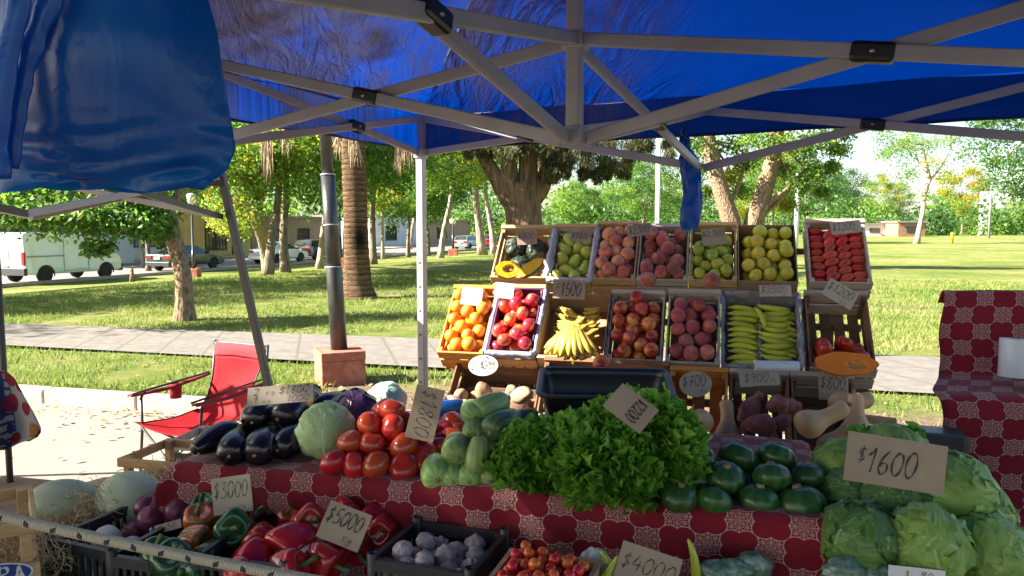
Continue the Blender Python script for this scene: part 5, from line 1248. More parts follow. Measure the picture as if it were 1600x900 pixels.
# black tub standing on the bottom tier crates
p = on(846, 606, 1.135); P1 = on(1030, 606, 1.10)
def tub():
    w, l, h_ = .44, .27, .15
    o = at(945, 598, 2.6); r = empty("plastic_tub", (0, 0, 0), 0, "large black plastic tub standing in front of the empty crate", "tub")
    r.matrix_world = Matrix.Translation(o) @ Matrix.Rotation(R(-5), 4, 'Z') @ Matrix.Rotation(R(9), 4, 'X')
    m = MB(); n = 40
    def rr(w_, l_, rad, z):
        out = []
        for cx, cy_, a0 in ((w_ / 2 - rad, l_ / 2 - rad, 0), (-w_ / 2 + rad, l_ / 2 - rad, 90), (-w_ / 2 + rad, -l_ / 2 + rad, 180), (w_ / 2 - rad, -l_ / 2 + rad, 270)):
            for q in range(6): a_ = R(a0 + 90 * q / 5); out.append((cx + rad * math.cos(a_), cy_ + rad * math.sin(a_), z))
        return out
    L = [rr(w * .84, l * .84, .03, -h_), rr(w * .96, l * .95, .035, -.02), rr(w * .97, l * .96, .035, -.004), rr(w + .02, l + .02, .04, -.004), rr(w + .024, l + .024, .042, .002), rr(w + .016, l + .016, .04, .006), rr(w * .955, l * .945, .034, .003), rr(w * .95, l * .94, .034, -.02), rr(w * .83, l * .83, .03, -h_ + .006)]
    V = [p for ring in L for p in ring]; c_ = len(L[0]); F = [(i * c_ + q, i * c_ + (q + 1) % c_, (i + 1) * c_ + (q + 1) % c_, (i + 1) * c_ + q) for i in range(len(L) - 1) for q in range(c_)]
    F += [tuple(range(c_))[::-1], tuple((len(L) - 1) * c_ + q for q in range(c_))]
    m._add(V, F); m.build("tub_body", M("tub_black", (.012, .013, .016), (.02, .021, .025), .35, 10, rv=0, spec=.5), r)
tub()
# ================================================================== FRUIT AND VEGETABLE MESHES (unit: metres, centred)
def nz(x, y, z, s=1.0, seed=0): return noise.noise(Vector((x * s + seed, y * s, z * s)))
def sphere_fn(r, sq=1.0, dim=.0, lob=0, lobe=0.0, crease=0.0, seed=0, wob=.03, tip=0.0, bd=0.0):
    def f(th, ph):
        s, c = math.sin(th), math.cos(th)
        rr = 1 + wob * nz(s * math.cos(ph), s * math.sin(ph), c, 1.4, seed) + lobe * math.cos(lob * ph) * s
        if crease: rr -= crease * math.exp(-((((ph + math.pi) % (2 * math.pi)) - math.pi) / .2) ** 2) * s
        z = c * sq - dim * math.exp(-(th / .38) ** 2) + bd * math.exp(-((math.pi - th) / .35) ** 2) - tip * math.exp(-((math.pi - th) / .25) ** 2) + tip * .6 * math.exp(-(th / .25) ** 2) * (1 if tip else 0)
        return (r * rr * s * math.cos(ph), r * rr * s * math.sin(ph), r * rr * z if not tip else r * z)
    return f
def fm(name, mat, fn, nu=22, nv=14): return MB().blob(fn, nu, nv).mesh(name, mat)
def variants(name, mat, n, mk, **kw): return [fm(name, mat, mk(i), **kw) for i in range(n)]
def speck(k, v, col, amt, scale=60, th=.08):
    s = k.ramp(k.voro(v, scale), [(th * .6, 1), (th, 0)]); return s
def fruit(name, stops, rough, bump=.0, bs=80, rvh=.02, rvv=.12, nsc=18., spec=.5, sss=.0, speckc=None, sksc=90, skth=.12, stretch=(1, 1, 1), axis=None, coat=0, sheen=0):
    """stops: colour ramp over noise (+ a gradient along the local z when axis is given as (scale, amount))"""
    k = NT(name); P = k.coord(); add = k.n("VectorMath", operation='ADD'); k.put(add.inputs[0], k.map(P, stretch)); cm = k.n("CombineXYZ"); rnd = k.math('MULTIPLY', k.rand(), 31.0)
    for i in range(3): k.put(cm.inputs[i], rnd)
    k.put(add.inputs[1], cm.outputs[0]); v = add.outputs[0]
    f = k.noise(v, nsc, 4, .6, .3)
    if axis: f = k.math('ADD', k.math('MULTIPLY', f, 1 - axis[1]), k.math('MULTIPLY', k.math('MULTIPLY_ADD', k.sepxyz(P)[2], axis[0], .5), axis[1]))
    c = k.ramp(f, stops)
    if speckc: c = k.mix(k.math('MULTIPLY', k.ramp(k.voro(v, sksc), [(skth * .5, 1), (skth, 0)]), .8), c, speckc)
    r1 = k.math('FRACT', k.math('MULTIPLY', k.rand(), 91.7)); r2 = k.math('FRACT', k.math('MULTIPLY', k.rand(), 53.3))
    c = k.hsv(c, h=k.math('MULTIPLY_ADD', k.math('SUBTRACT', r1, .5), rvh * 2, .5), v=k.math('MULTIPLY_ADD', k.math('SUBTRACT', r2, .5), rvv * 2, 1.0))
    k.col(c).set(rough=rough, spec=spec, sss=sss, coat=coat)
    if sss: k.b.inputs["Subsurface Radius"].default_value = (1, .4, .2); k.b.inputs["Subsurface Scale"].default_value = .006
    if sheen: k.set(sheen=sheen)
    if bump: k.set(normal=k.bump(k.noise(v, bs, 3, .6), bump, .003))
    return k.m
F_PEACH = fruit("peach_skin", [(.3, (.4, .07, .06)), (.5, (.52, .15, .08)), (.66, (.66, .34, .16))], .75, .1, 200, .015, .22, 16, .3, .1, sheen=.3)
F_PEACHD = fruit("dark_peach_skin", [(.3, (.26, .035, .045)), (.52, (.38, .08, .065)), (.7, (.55, .24, .13))], .75, .1, 200, .015, .25, 16, .3, .1, sheen=.3)
F_PLUM = fruit("plum_peach_skin", [(.3, (.24, .03, .045)), (.55, (.36, .065, .06)), (.75, (.5, .18, .1))], .6, .1, 200, .015, .2, 16, .4, .05)
F_NECT = fruit("nectarine_skin", [(.32, (.26, .012, .015)), (.5, (.45, .06, .025)), (.6, (.62, .25, .06)), (.72, (.7, .42, .12))], .35, .05, 120, .012, .15, 15, .5, .1, (.6, .35, .12), 220, .06)
F_APPLE = fruit("red_apple_skin", [(.3, (.38, .012, .018)), (.52, (.55, .05, .03)), (.68, (.65, .28, .08))], .25, 0, 80, .015, .2, 15, .5, .05, coat=.3)
F_ORANGE = fruit("orange_peel", [(.3, (.72, .21, .012)), (.7, (.78, .29, .02))], .4, .35, 190, .012, .1, 9, .5, .1)
F_LEMON = fruit("lemon_peel", [(.3, (.42, .43, .03)), (.55, (.58, .5, .04)), (.75, (.66, .53, .06))], .38, .3, 160, .02, .15, 10, .5, .1)
F_LIME = fruit("green_lemon_peel", [(.3, (.22, .29, .02)), (.55, (.36, .38, .03)), (.75, (.52, .46, .04))], .38, .3, 160, .02, .2, 10, .5, .1)
F_PEAR = fruit("pear_skin", [(.3, (.36, .42, .05)), (.6, (.46, .48, .07)), (.8, (.52, .46, .1))], .4, .08, 90, .01, .12, 12, .5, .1, (.25, .2, .06), 170, .07)
F_TOM = fruit("tomato_skin", [(.3, (.40, .022, .012)), (.6, (.5, .045, .016)), (.8, (.58, .1, .03))], .22, 0, 80, .01, .14, 9, .5, .08, coat=.25)
F_PTOM = fruit("plum_tomato_skin", [(.3, (.4, .02, .010)), (.7, (.5, .045, .014))], .28, 0, 80, .008, .18, 9, .4, .05, coat=.1)
F_CHERRY = fruit("cherry_tomato_skin", [(.3, (.6, .03, .012)), (.58, (.66, .075, .014)), (.8, (.7, .2, .02))], .2, 0, 80, .025, .12, 9, .5, .1, coat=.3)
F_BAN = fruit("banana_peel", [(.3, (.55, .42, .03)), (.6, (.62, .47, .04)), (.8, (.5, .44, .06))], .45, .06, 60, .012, .14, 14, .4, .08, (.16, .1, .03), 120, .06)
F_BANG = fruit("green_banana_peel", [(.3, (.34, .42, .03)), (.55, (.5, .48, .035)), (.75, (.56, .5, .04))], .42, .05, 60, .014, .14, 12, .4, .08)
F_BANO = fruit("speckled_banana_peel", [(.3, (.42, .26, .05)), (.55, (.55, .37, .05)), (.75, (.6, .43, .08))], .5, .08, 60, .012, .18, 14, .4, .08, (.1, .055, .02), 90, .13)
F_EGG = fruit("eggplant_skin", [(.3, (.007, .005, .010)), (.7, (.014, .009, .018))], .24, .06, 40, .0, .2, 9, .5, coat=.25)
F_POT = fruit("potato_skin", [(.3, (.25, .17, .1)), (.7, (.36, .26, .16))], .85, .4, 70, .01, .2, 14, .3, 0, (.14, .09, .05), 80, .1)
F_SWEET = fruit("sweet_potato_skin", [(.3, (.17, .05, .055)), (.55, (.28, .105, .1)), (.75, (.44, .26, .21))], .75, .4, 60, .01, .25, 20, .3)
F_BUT = fruit("butternut_skin", [(.3, (.5, .3, .14)), (.7, (.58, .38, .2))], .5, .1, 40, .008, .1, 9, .4, .05)
F_ONION = fruit("red_onion_skin", [(.3, (.12, .014, .04)), (.55, (.2, .03, .07)), (.75, (.3, .09, .11))], .35, .15, 40, .01, .2, 12, .5, 0, None, 90, .1, (3.5, 3.5, .5))
F_WONION = fruit("white_onion_skin", [(.3, (.5, .48, .42)), (.7, (.62, .6, .53))], .5, .15, 40, .01, .1, 12, .4, .05, None, 90, .1, (3.5, 3.5, .5))
F_GARLIC = fruit("garlic_skin", [(.3, (.27, .17, .21)), (.5, (.42, .33, .34)), (.72, (.52, .45, .42))], .6, .2, 60, .01, .15, 24, .3, .05, None, 90, .1, (3, 3, .4))
F_GPEP = fruit("green_pepper_skin", [(.3, (.014, .06, .012)), (.6, (.025, .095, .02)), (.85, (.05, .13, .03))], .18, .02, 14, .01, .25, 9, .5, coat=.4)
F_DPEP = fruit("dark_green_pepper_skin", [(.3, (.01, .042, .014)), (.7, (.02, .07, .022))], .18, .02, 14, .01, .2, 9, .5, coat=.4)
F_RPEP = fruit("red_pepper_skin", [(.3, (.32, .008, .014)), (.7, (.45, .016, .02))], .17, .02, 14, .006, .18, 9, .5, coat=.4)
F_TPEP = fruit("turning_pepper_skin", [(.35, (.42, .03, .014)), (.55, (.5, .1, .02)), (.68, (.16, .12, .02))], .18, 0, 14, .006, .1, 16, .5, coat=.4)
F_CHIL = fruit("yellow_chilli_skin", [(.3, (.42, .46, .03)), (.7, (.55, .55, .06))], .22, 0, 14, .01, .1, 12, .5, .08, coat=.3)
F_MELON = fruit("melon_rind", [(.3, (.32, .36, .24)), (.6, (.42, .45, .31)), (.8, (.5, .5, .34))], .4, .06, 30, .008, .06, 7, .4, .03, None, 90, .1, (3, 3, 1))
F_PUMP = fruit("knobbly_pumpkin_rind", [(.3, (.014, .022, .014)), (.65, (.03, .042, .026)), (.85, (.1, .09, .05))], .5, .8, 26, .01, .2, 10, .4)
F_YFL = fruit("pumpkin_flesh", [(.3, (.78, .42, .01)), (.7, (.82, .5, .02))], .5, .35, 50, .004, .04, 16, .4, .1); F_OFL = fruit("orange_squash_flesh", [(.3, (.68, .17, .012)), (.7, (.74, .22, .02))], .45, .25, 50, .004, .04, 16, .4, .1)
F_SEED = fruit("seed_pulp", [(.3, (.42, .14, .02)), (.55, (.6, .3, .06)), (.75, (.7, .5, .25))], .4, 1.0, 60, 0, .05, 50, .5); F_ORIND = fruit("orange_squash_rind", [(.3, (.6, .24, .03)), (.7, (.66, .32, .06))], .5, .1, 40, .004, .05, 9, .4)
def striped(name, base, light, freq, spec=.5, rough=.3, speckc=None):
    k = NT(name); P = k.coord(); x = k.sepxyz(P); th = k.math('ARCTAN2', x[1], x[0])
    n1 = k.noise(P, 30, 4, .6); s = k.math('SINE', k.math('ADD', k.math('MULTIPLY', th, freq), k.math('MULTIPLY', n1, 5.0)))
    f = k.math('ADD', k.math('MULTIPLY_ADD', s, .2, .3), k.math('MULTIPLY', k.noise(P, 90, 3, .7), .45)); c = k.ramp(f, [(.32, base), (.75, light)])
    if speckc: c = k.mix(k.math('MULTIPLY', k.ramp(k.voro(P, 150), [(.05, 1), (.12, 0)]), .6), c, speckc)
    r1 = k.math('FRACT', k.math('MULTIPLY', k.rand(), 91.7)); c = k.hsv(c, h=k.math('MULTIPLY_ADD', k.math('SUBTRACT', r1, .5), .03, .5), v=k.math('MULTIPLY_ADD', r1, .5, .75))
    k.col(c).set(rough=rough, spec=spec, coat=.15, normal=k.bump(n1, .08, .004)); return k.m
F_ZUC = striped("zucchini_skin", (.2, .33, .075), (.3, .42, .14), 11, .4, .42, (.4, .5, .28)); F_ZUD = striped("dark_zucchini_skin", (.06, .13, .035), (.11, .2, .065), 11, .4, .35, (.25, .33, .16)); F_SQ = striped("green_squash_skin", (.022, .075, .016), (.036, .11, .022), 10, .45, .36)
STEMG = M("green_stem", (.06, .12, .03), (.12, .17, .06), .6, 30, rv=.2); STEMB = M("dry_stem", (.2, .16, .08), (.3, .24, .13), .8, 30, rv=.2)
# ------------------------------------------------------------------ placing
def place(me, M_, rot=None, s=1.0, name=None):
    o = bpy.data.objects.new(name or me.name, me); COL.objects.link(o)
    q = rot if rot is not None else Matrix.Rotation(rng.uniform(0, 6.28), 4, Vector((rng.gauss(0, 1), rng.gauss(0, 1), rng.gauss(0, 1))).normalized())
    if not isinstance(s, (tuple, list)): s = (s, s, s)
    o.matrix_world = M_ @ q @ Matrix.Diagonal((*s, 1)); return o
def pack(w, l, r, n, bias=.35, z0=0.0, rv_=.06, x0=0.0, y0=0.0, K_=320, zmax=None):
    pts = []
    for i in range(n):
        rr = r * (1 + rng.uniform(-rv_, rv_)); best = None
        for q in range(K_):
            x = rng.uniform(rr, max(rr + 1e-4, w - rr)); y = rng.uniform(rr, max(rr + 1e-4, l - rr)); z = z0 + rr
            for (a, b_, c_, d) in pts:
                dd = (a - x) ** 2 + (b_ - y) ** 2; R2 = (rr + d) * .95
                if dd < R2 * R2: z = max(z, c_ + math.sqrt(R2 * R2 - dd))
            cost = z + bias * y + rng.uniform(0, .004)
            if zmax is not None and z > zmax: cost += 1
            if best is None or cost < best[0]: best = (cost, x, y, z, rr)
        if best[0] > .7: break
        pts.append(best[1:5])
    return [(a + x0, b_ + y0, c_, d) for a, b_, c_, d in pts]
def fill(c, meshes, r0, n, label, cat, group, bias=.3, rots=None, pad=.012, zoff=0, lmax=None, ms=.91, zmax=.024):
    """heap fruit in a crate; r0 is the mesh's own radius"""
    for (x, y, z, rr) in pack(c.w - 2 * pad, (lmax or c.l) - 2 * pad, r0, n, bias, -c.h + zoff, x0=pad, y0=pad, zmax=zmax):
        o = place(rng.choice(meshes), c.M @ Matrix.Translation((x, y, z)), rots() if rots else None, rr / r0 * ms); tag(o, label, cat, group)
def up_ish(sp=.5):
    return Matrix.Rotation(rng.gauss(0, sp), 4, 'X') @ Matrix.Rotation(rng.gauss(0, sp), 4, 'Y') @ Matrix.Rotation(rng.uniform(0, 6.28), 4, 'Z')
peach = variants("peach", F_PEACH, 3, lambda i: sphere_fn(.037, .95, .16, crease=.05, seed=i)); peachd = variants("peach", F_PEACHD, 3, lambda i: sphere_fn(.037, .95, .16, crease=.05, seed=i + 4)); plum = variants("peach", F_PLUM, 3, lambda i: sphere_fn(.036, .95, .16, crease=.05, seed=i + 9))
nect = variants("nectarine", F_NECT, 3, lambda i: sphere_fn(.037, .95, .17, crease=.04, seed=i)); apple = variants("apple", F_APPLE, 3, lambda i: sphere_fn(.038, .9, .22, 5, .012, seed=i, bd=.1)); orange = variants("orange", F_ORANGE, 2, lambda i: sphere_fn(.036, .98, .03, seed=i, wob=.02))
lemon = variants("lemon", F_LEMON, 3, lambda i: sphere_fn(.034, 1.12, 0, seed=i, tip=.18)); lime = variants("lemon", F_LIME, 3, lambda i: sphere_fn(.031, 1.12, 0, seed=i, tip=.18))
fill(c33, peach, .0315, 110, "fuzzy pinkish peach heaped in the $2300 crate", "peach", "peaches in the $2300 crate", .25)
fill(c34, peachd, .0325, 110, "dusky red peach heaped between the $2300 peaches and the green lemons", "peach", "dark peaches on the top tier", .25)
fill(c35, lime, .0285, 100, "greenish lemon heaped under the $2,300 card", "lemon", "green lemons on the top tier", .4, lmax=.3)
fill(c36, lemon, .033, 100, "yellow lemon heaped in the brown cardboard box", "lemon", "lemons in the cardboard box", .2)
fill(c21, orange, .0315, 100, "orange heaped in the left crate of the middle tier", "orange", "oranges in the crate", .35)
fill(c22, apple, .033, 84, "shiny red apple in the purple tray crate", "apple", "apples in the purple tray", .3, zoff=.01)
fill(c24, nect, .0315, 110, "red and yellow nectarine heaped in the middle crate", "nectarine", "nectarines in the crate", .25)
fill(c25, plum + peachd, .033, 72, "dark red peach in the half filled pale crate beside the green bananas", "peach", "peaches in the pale crate", .45)
for (u, v, Y, me, lb) in [(1013, 437, 3.44, peachd[0], "peach lying on the front board below the dark peaches"), (1112, 438, 3.36, peachd[1], "single dusky peach on the front board of the green lemon crate"), (940, 568, 3.1, nect[0], "nectarine at the foot of the banana liner, left of the nectarine crate")]:
    tag(place(me, Matrix.Translation(at(u, v, Y))), lb, "peach" if me in peachd else "nectarine")
# pears
pr = [(.004, -.040), (.016, -.042), (.03, -.032), (.036, -.012), (.033, .01), (.024, .03), (.016, .046), (.011, .054), (.003, .057)]
pr = [tuple(x) for x in catmull(pr, 3)]
pear0 = MB().lathe(pr, 20).build("pear", F_PEAR); MB().tube([(0, 0, .055), (.002, 0, .066), (.006, 0, .075)], [.002, .0018, .0022], 6).build("stem", STEMB, pear0)
first = [True]
for (x, y, z, rr) in pack(c32.w - .02, c32.l - .02, .031, 40, .25, -c32.h, x0=.01, y0=.01, zmax=-.02):
    o = pear0 if first[0] else dup(pear0); first[0] = False
    o.matrix_world = c32.M @ Matrix.Translation((x, y, z)) @ Matrix.Rotation(rng.uniform(0, 6.28), 4, Vector((rng.gauss(0, 1), rng.gauss(0, 1), rng.gauss(0, 1))).normalized()) @ Matrix.Scale(.84, 4); tag(o, "green pear heaped in the narrow paper lined crate", "pear", "pears in the paper lined crate")
# plum tomatoes in neat columns
def oval(a, b_, seed=0, wob=.03): return lambda th, ph: (a * math.sin(th) * math.cos(ph) * (1 + wob * nz(math.cos(ph), math.sin(ph), th, 1, seed)), a * math.sin(th) * math.sin(ph) * (1 + wob * nz(math.cos(ph), math.sin(ph), th, 1, seed + 3)), b_ * (math.cos(th) - .05 * math.exp(-(th / .3) ** 2)))
ptom = variants("plum_tomato", F_PTOM, 3, lambda i: oval(.0225, .037, i, .05))
W4 = c37.w - .03; 
for lay in range(2):
    for col_ in range(4):
        for rw in range(8):
            y = .028 + rw * .0445 + (.02 if col_ in (1, 2) else 0)
            if y > c37.l - .03: continue
            tl = R(90) + (rng.uniform(-.12, .12) if col_ in (0, 3) else rng.uniform(.45, .95))
            if lay == 0 and rng.random() < .0: continue
            o = place(rng.choice(ptom), c37.M @ Matrix.Translation((.015 + W4 * (col_ + .5) / 4 + rng.uniform(-.003, .003), y + rng.uniform(-.003, .003), -c37.h + .04 + rng.uniform(-.004, .005) + .046 * lay + (.008 if col_ in (1, 2) else 0))), Matrix.Rotation(R(90), 4, 'X') @ Matrix.Rotation(tl, 4, 'Y') if True else None, rng.uniform(.94, 1.06)); tag(o, "plum tomato packed in columns at the right end of the top tier", "tomato", "plum tomatoes in the top crate")
# tomatoes in the half empty crate
for (x, y, z, rr) in pack(c27.w - .03, .2, .036, 17, .55, -c27.h, x0=.015, y0=.015):
    o = place(rng.choice(ptom), c27.M @ Matrix.Translation((x, y, z + .0)), None, 1.4); tag(o, "loose tomato at the bottom of the half empty crate", "tomato", "tomatoes in the half empty crate")
# pumpkins and halves
pump = [fm("pumpkin", F_PUMP, (lambda s_: lambda th, ph: tuple(v_ * (.062 + .006 * nz(math.sin(th) * math.cos(ph), math.sin(th) * math.sin(ph), math.cos(th), 4, s_) + .0035 * nz(math.sin(th) * math.cos(ph), math.sin(th) * math.sin(ph), math.cos(th), 9, s_)) for v_ in (math.sin(th) * math.cos(ph) * (1 + .05 * math.cos(9 * ph)), math.sin(th) * math.sin(ph) * (1 + .05 * math.cos(9 * ph)), .85 * math.cos(th))))(i), 54, 30) for i in range(2)]
for (x, y, z, me, lb) in [(.3, .70, -.05, 0, "dark knobbly pumpkin at the back left of the top tier crate"), (.72, .63, -.045, 1, "dark knobbly pumpkin with a pale patch at the right of its crate"), (.42, .38, -.075, 1, "dark pumpkin lowest behind the two cut halves")]:
    tag(place(pump[me], c31.M @ Matrix.Translation((x * c31.w, y * c31.l, z))), lb, "pumpkin")
def half(name, label, M_, a, b_, dep, rind, flesh, hole, cat="pumpkin"):
    m = MB(); n = 32; rings = 7
    def f(i, j):
        ph = 2 * math.pi * i; t = j * math.pi / 2; w_ = 1 + .03 * math.cos(7 * ph)
        return Vector((a * math.cos(ph) * math.cos(t) * w_, b_ * math.sin(ph) * math.cos(t) * w_, -dep * math.sin(t)))
    m.grid(f, n, rings); o = m.build(name, rind); o.matrix_world = M_; tag(o, label, cat)
    m = MB()
    def g(i, j):
        ph = 2 * math.pi * i; w_ = 1 + .03 * math.cos(7 * ph); rr = .985 * (1 - j); hx, hy, ha, hb_2 = hole
        x, y = a * math.cos(ph) * rr * w_, b_ * math.sin(ph) * rr * w_
        d = math.hypot((x - hx) / ha, (y - hy) / hb_2); z = .002 - (.022 * (1 - d * d) if d < 1 else 0) + .0012 * nz(x, y, 0, 60)
        return Vector((x, y, z))
    m.grid(g, 60, 24); m.build("flesh", flesh, o)
    m = MB(); hx, hy, ha, hb_2 = hole
    m.grid(lambda i, j: Vector((hx + ha * .88 * j * math.cos(6.283 * i), hy + hb_2 * .88 * j * math.sin(6.283 * i), -.004 - .012 * (1 - j) + .004 * nz(math.cos(6.283 * i) * j, math.sin(6.283 * i) * j, 0, 5))), 24, 8)
    for q in range(16): 
        a_ = rng.uniform(0, 6.28); d = rng.random() ** .5 * .8; m.blob(lambda th, ph: (.0035 * math.sin(th) * math.cos(ph), .006 * math.sin(th) * math.sin(ph), .002 * math.cos(th)), 8, 5, c=(hx + ha * d * math.cos(a_), hy + hb_2 * d * math.sin(a_), -.006))
    m.build("seed_pulp", F_SEED, o)
    return o
half("cut_pumpkin", "cut pumpkin half with its seed hollow showing, left of two yellow halves", Matrix.Translation(at(794, 421, 3.56)) @ Matrix.Rotation(R(15), 4, 'Z') @ Matrix.Rotation(R(58), 4, 'X') @ Matrix.Rotation(R(6), 4, 'Z'), .063, .045, .05, F_PUMP, F_YFL, (.008, .002, .034, .022))
half("cut_pumpkin", "cut pumpkin half turned edge on, right of two yellow halves", Matrix.Translation(at(829, 418, 3.56)) @ Matrix.Rotation(R(-25), 4, 'Y') @ Matrix.Rotation(R(52), 4, 'X') @ Matrix.Rotation(R(12), 4, 'Z'), .07, .03, .05, F_PUMP, F_YFL, (0, 0, .001, .001))
half("cut_squash", "cut orange squash half with seeds lying at the front of the half empty crate", Matrix.Translation(at(1322, 568, 2.98)) @ Matrix.Rotation(R(-6), 4, 'Z') @ Matrix.Rotation(R(52), 4, 'X'), .122, .052, .055, F_ORIND, F_OFL, (.038, -.004, .046, .022), "squash")
# bananas
def banana(name, mat, L=.17, r=.017, curve=.9, n=16):
    pts = []; rs = []
    for i in range(n + 1):
        t = i / n; a_ = (t - .5) * curve; Rr = L / curve; pts.append(Vector((Rr * math.sin(a_), 0, Rr * (1 - math.cos(a_)))))
        rs.append(r * float(np.interp(t, [0, .03, .1, .22, .5, .8, .92, .97, 1], [.32, .34, .42, .85, 1.0, .88, .55, .3, .22])))
    m = MB(); m.tube(pts, rs, 10, lobes=5, lobe=.05)
    m2 = MB(); m2.tube([pts[-1] - (pts[-1] - pts[-2]) * .15, pts[-1] + (pts[-1] - pts[-2]).normalized() * .004], [r * .24, r * .16], 8)
    return m.mesh(name, mat), m2.mesh("tip", M(name + "_tip", (.03, .02, .012), rough=.9, rv=0))
BG, BGT = banana("banana", F_BANG); BO, BOT = banana("banana", F_BANO, .16, .0195, 1.0)
def hand_of(label, group, mats, M_, items):
    r = empty("banana_hand", (0, 0, 0), 0, label, "bananas", group); r.matrix_world = M_
    for (loc, rot, s) in items:
        b_ = link("banana", mats[0], r); b_.matrix_local = Matrix.Translation(loc) @ rot @ Matrix.Scale(s, 4); link("tip", mats[1], b_)
    return r
RX, RY, RZ = (lambda d: Matrix.Rotation(R(d), 4, 'X')), (lambda d: Matrix.Rotation(R(d), 4, 'Y')), (lambda d: Matrix.Rotation(R(d), 4, 'Z'))
# film covered box: two columns of stacked hands, tops facing the viewer
for col_ in range(2):
    for hnd in range(3):
        items = []
        for q in range(4):
            y = .035 + (hnd * 4 + q) * .0295 - .0
            if y > c26.l - .05: continue
            for sub in range(2):
                xo = (.036 * sub - .0) if col_ == 0 else .03 * sub - .005
                items.append(((xo + rng.uniform(-.004, .004), y + sub * .008 - (.035 + hnd * 4 * .0295), (.0 if sub == 0 else -.028) + rng.uniform(-.003, .003)), RX(rng.uniform(60, 95)) @ RZ(rng.uniform(-12, 8) + (180 if (sub + col_) % 2 else 0)) @ RX(0) @ RY(180 if (sub + col_) % 2 else 0), rng.uniform(.7, .9)))
        x = c26.w * (.27 if col_ == 0 else .70)
        hand_of("hand of yellow green bananas in the %s column of the film lined box, %s" % (("left", "right")[col_], ("lowest", "middle", "topmost")[hnd]), "banana hands in the film lined box", (BG, BGT), c26.M @ Matrix.Translation((x, .035 + hnd * 4 * .0295, -.035)), items)
hand_of("pair of bananas hanging down at the top of the left banana column", "banana hands in the film lined box", (BG, BGT), c26.M @ Matrix.Translation((c26.w * .40, .29, -.02)), [((.0, 0, 0), RX(85) @ RZ(-12), .85), ((.04, -.025, .012), RZ(-70) @ RX(80), .7)])
m = MB(); m.grid(lambda i, j: c26.M @ Vector((c26.w * .5 + .014 * (j - .5) * 2 + .006 * nz(i * 8, j, 1), .02 + (c26.l - .04) * i, -.03 + .012 * nz(i * 14, j * 2, 2) - .03 * abs(2 * j - 1))), 40, 6)
o = m.build("plastic_divider", FILMC); o.parent = c26.r; o.matrix_parent_inverse = c26.M.inverted()
# speckled bunch fanned over the front of the $1500 box, smaller hands behind
items = []
for lay, nn in ((0, 9), (1, 8)):
    for q in range(nn):
        f = (q - (nn - 1) / 2) / ((nn - 1) / 2); a_ = R(f * 40); Ld = .078 + .01 * lay
        items.append(((Ld * math.sin(a_) * 1.05, .055 - Ld * math.cos(a_) - .004 * lay, .035 - .022 * f * f - .03 * lay), RZ(-90 + f * 40 + rng.uniform(-3, 3)) @ RX(180 + f * 40), rng.uniform(.86, .98)))
hand_of("big fanned bunch of speckled bananas over the front of the $1500 box", None, (BO, BOT), c23.M @ Matrix.Translation((c23.w * .5, .10, .005)) @ Matrix.Scale(1.15, 4), items)
for hnd in range(6):
    sg = 1 if hnd % 2 else -1
    items = [((rng.uniform(-.012, .012), (q % 4) * .021 - .03, (-.02 if q > 3 else .0) + rng.uniform(-.006, .006)), RZ(sg * rng.uniform(8, 40) + (180 if sg > 0 else 0)) @ RX(rng.uniform(-20, 70)), rng.uniform(.5, .62)) for q in range(8)]
    hand_of("small loose bananas at the %s behind the fanned bunch" % ("back left", "back right", "middle left", "middle right", "inner left", "inner right")[hnd], "small banana hands behind the bunch", (BO, BOT), c23.M @ Matrix.Translation((c23.w * ((.3 if hnd % 2 == 0 else .7) if hnd < 4 else (.46 if hnd == 4 else .55)), (.275, .275, .19, .19, .24, .2)[hnd], -.05 if hnd < 4 else -.035)), items)
# potatoes, sweet potatoes, butternuts
pot = variants("potato", F_POT, 3, lambda i: (lambda th, ph: tuple(a * (1 + .14 * nz(math.sin(th) * math.cos(ph), math.sin(th) * math.sin(ph), math.cos(th), 1.3, i * 5)) for a in (.034 * math.sin(th) * math.cos(ph), .03 * math.sin(th) * math.sin(ph), .055 * math.cos(th)))))
for (x, y, z, rr) in pack(c11.w - .04, .26, .042, 36, .5, -c11.h, x0=.02, y0=.02):
    tag(place(rng.choice(pot), c11.M @ Matrix.Translation((x, y, z)), None, rr / .042 * 1.1), "earthy potato in the dark crate under the round white card", "potato", "potatoes in the dark crate")
tag(place(pot[0], Matrix.Translation(at(815, 618, 3.1)), RZ(40) @ RX(70), 1.15), "larger pale potato sunlit at the right side of the potato crate", "potato")
sw = variants("sweet_potato", F_SWEET, 3, lambda i: (lambda th, ph: tuple(a * (1 + .28 * nz(math.sin(th) * math.cos(ph), math.sin(th) * math.sin(ph), math.cos(th), 1.5, i * 7 + 2)) for a in (.042 * math.sin(th) * math.cos(ph), .038 * math.sin(th) * math.sin(ph), .065 * math.cos(th)))))
for (u, v, Y, s, ro, me, lb) in [(1188, 663, 2.80, 1.15, (80, 60), 0, "sweet potato with scraped purple skin at the front of the $900 crate"), (1222, 660, 2.82, .85, (70, 130), 1, "rounded sweet potato at the right front of the $900 crate"), (1214, 632, 2.9, .95, (60, 30), 2, "pinkish sweet potato standing in the middle of the $900 crate"), (1170, 640, 2.95, 1.1, (30, 80), 1, "dark sweet potato at the back left of the $900 crate"), (1165, 668, 2.86, .6, (10, 20), 0, "small sweet potato at the lower left of the $900 crate"), (1186, 620, 2.93, .5, (40, 0), 2, "little pink sweet potato at the top of the $900 crate"), (1235, 640, 2.97, 1.1, (50, 10), 0, "dark sweet potato at the back right of the $900 crate"), (1200, 680, 2.84, .9, (90, 0), 1, "sweet potato lowest behind the cloth in the $900 crate")]:
    tag(place(sw[me], Matrix.Translation(at(u, v, Y)), RZ(ro[1]) @ RX(ro[0]), s * .85), lb, "sweet potato", "sweet potatoes in the $900 crate")
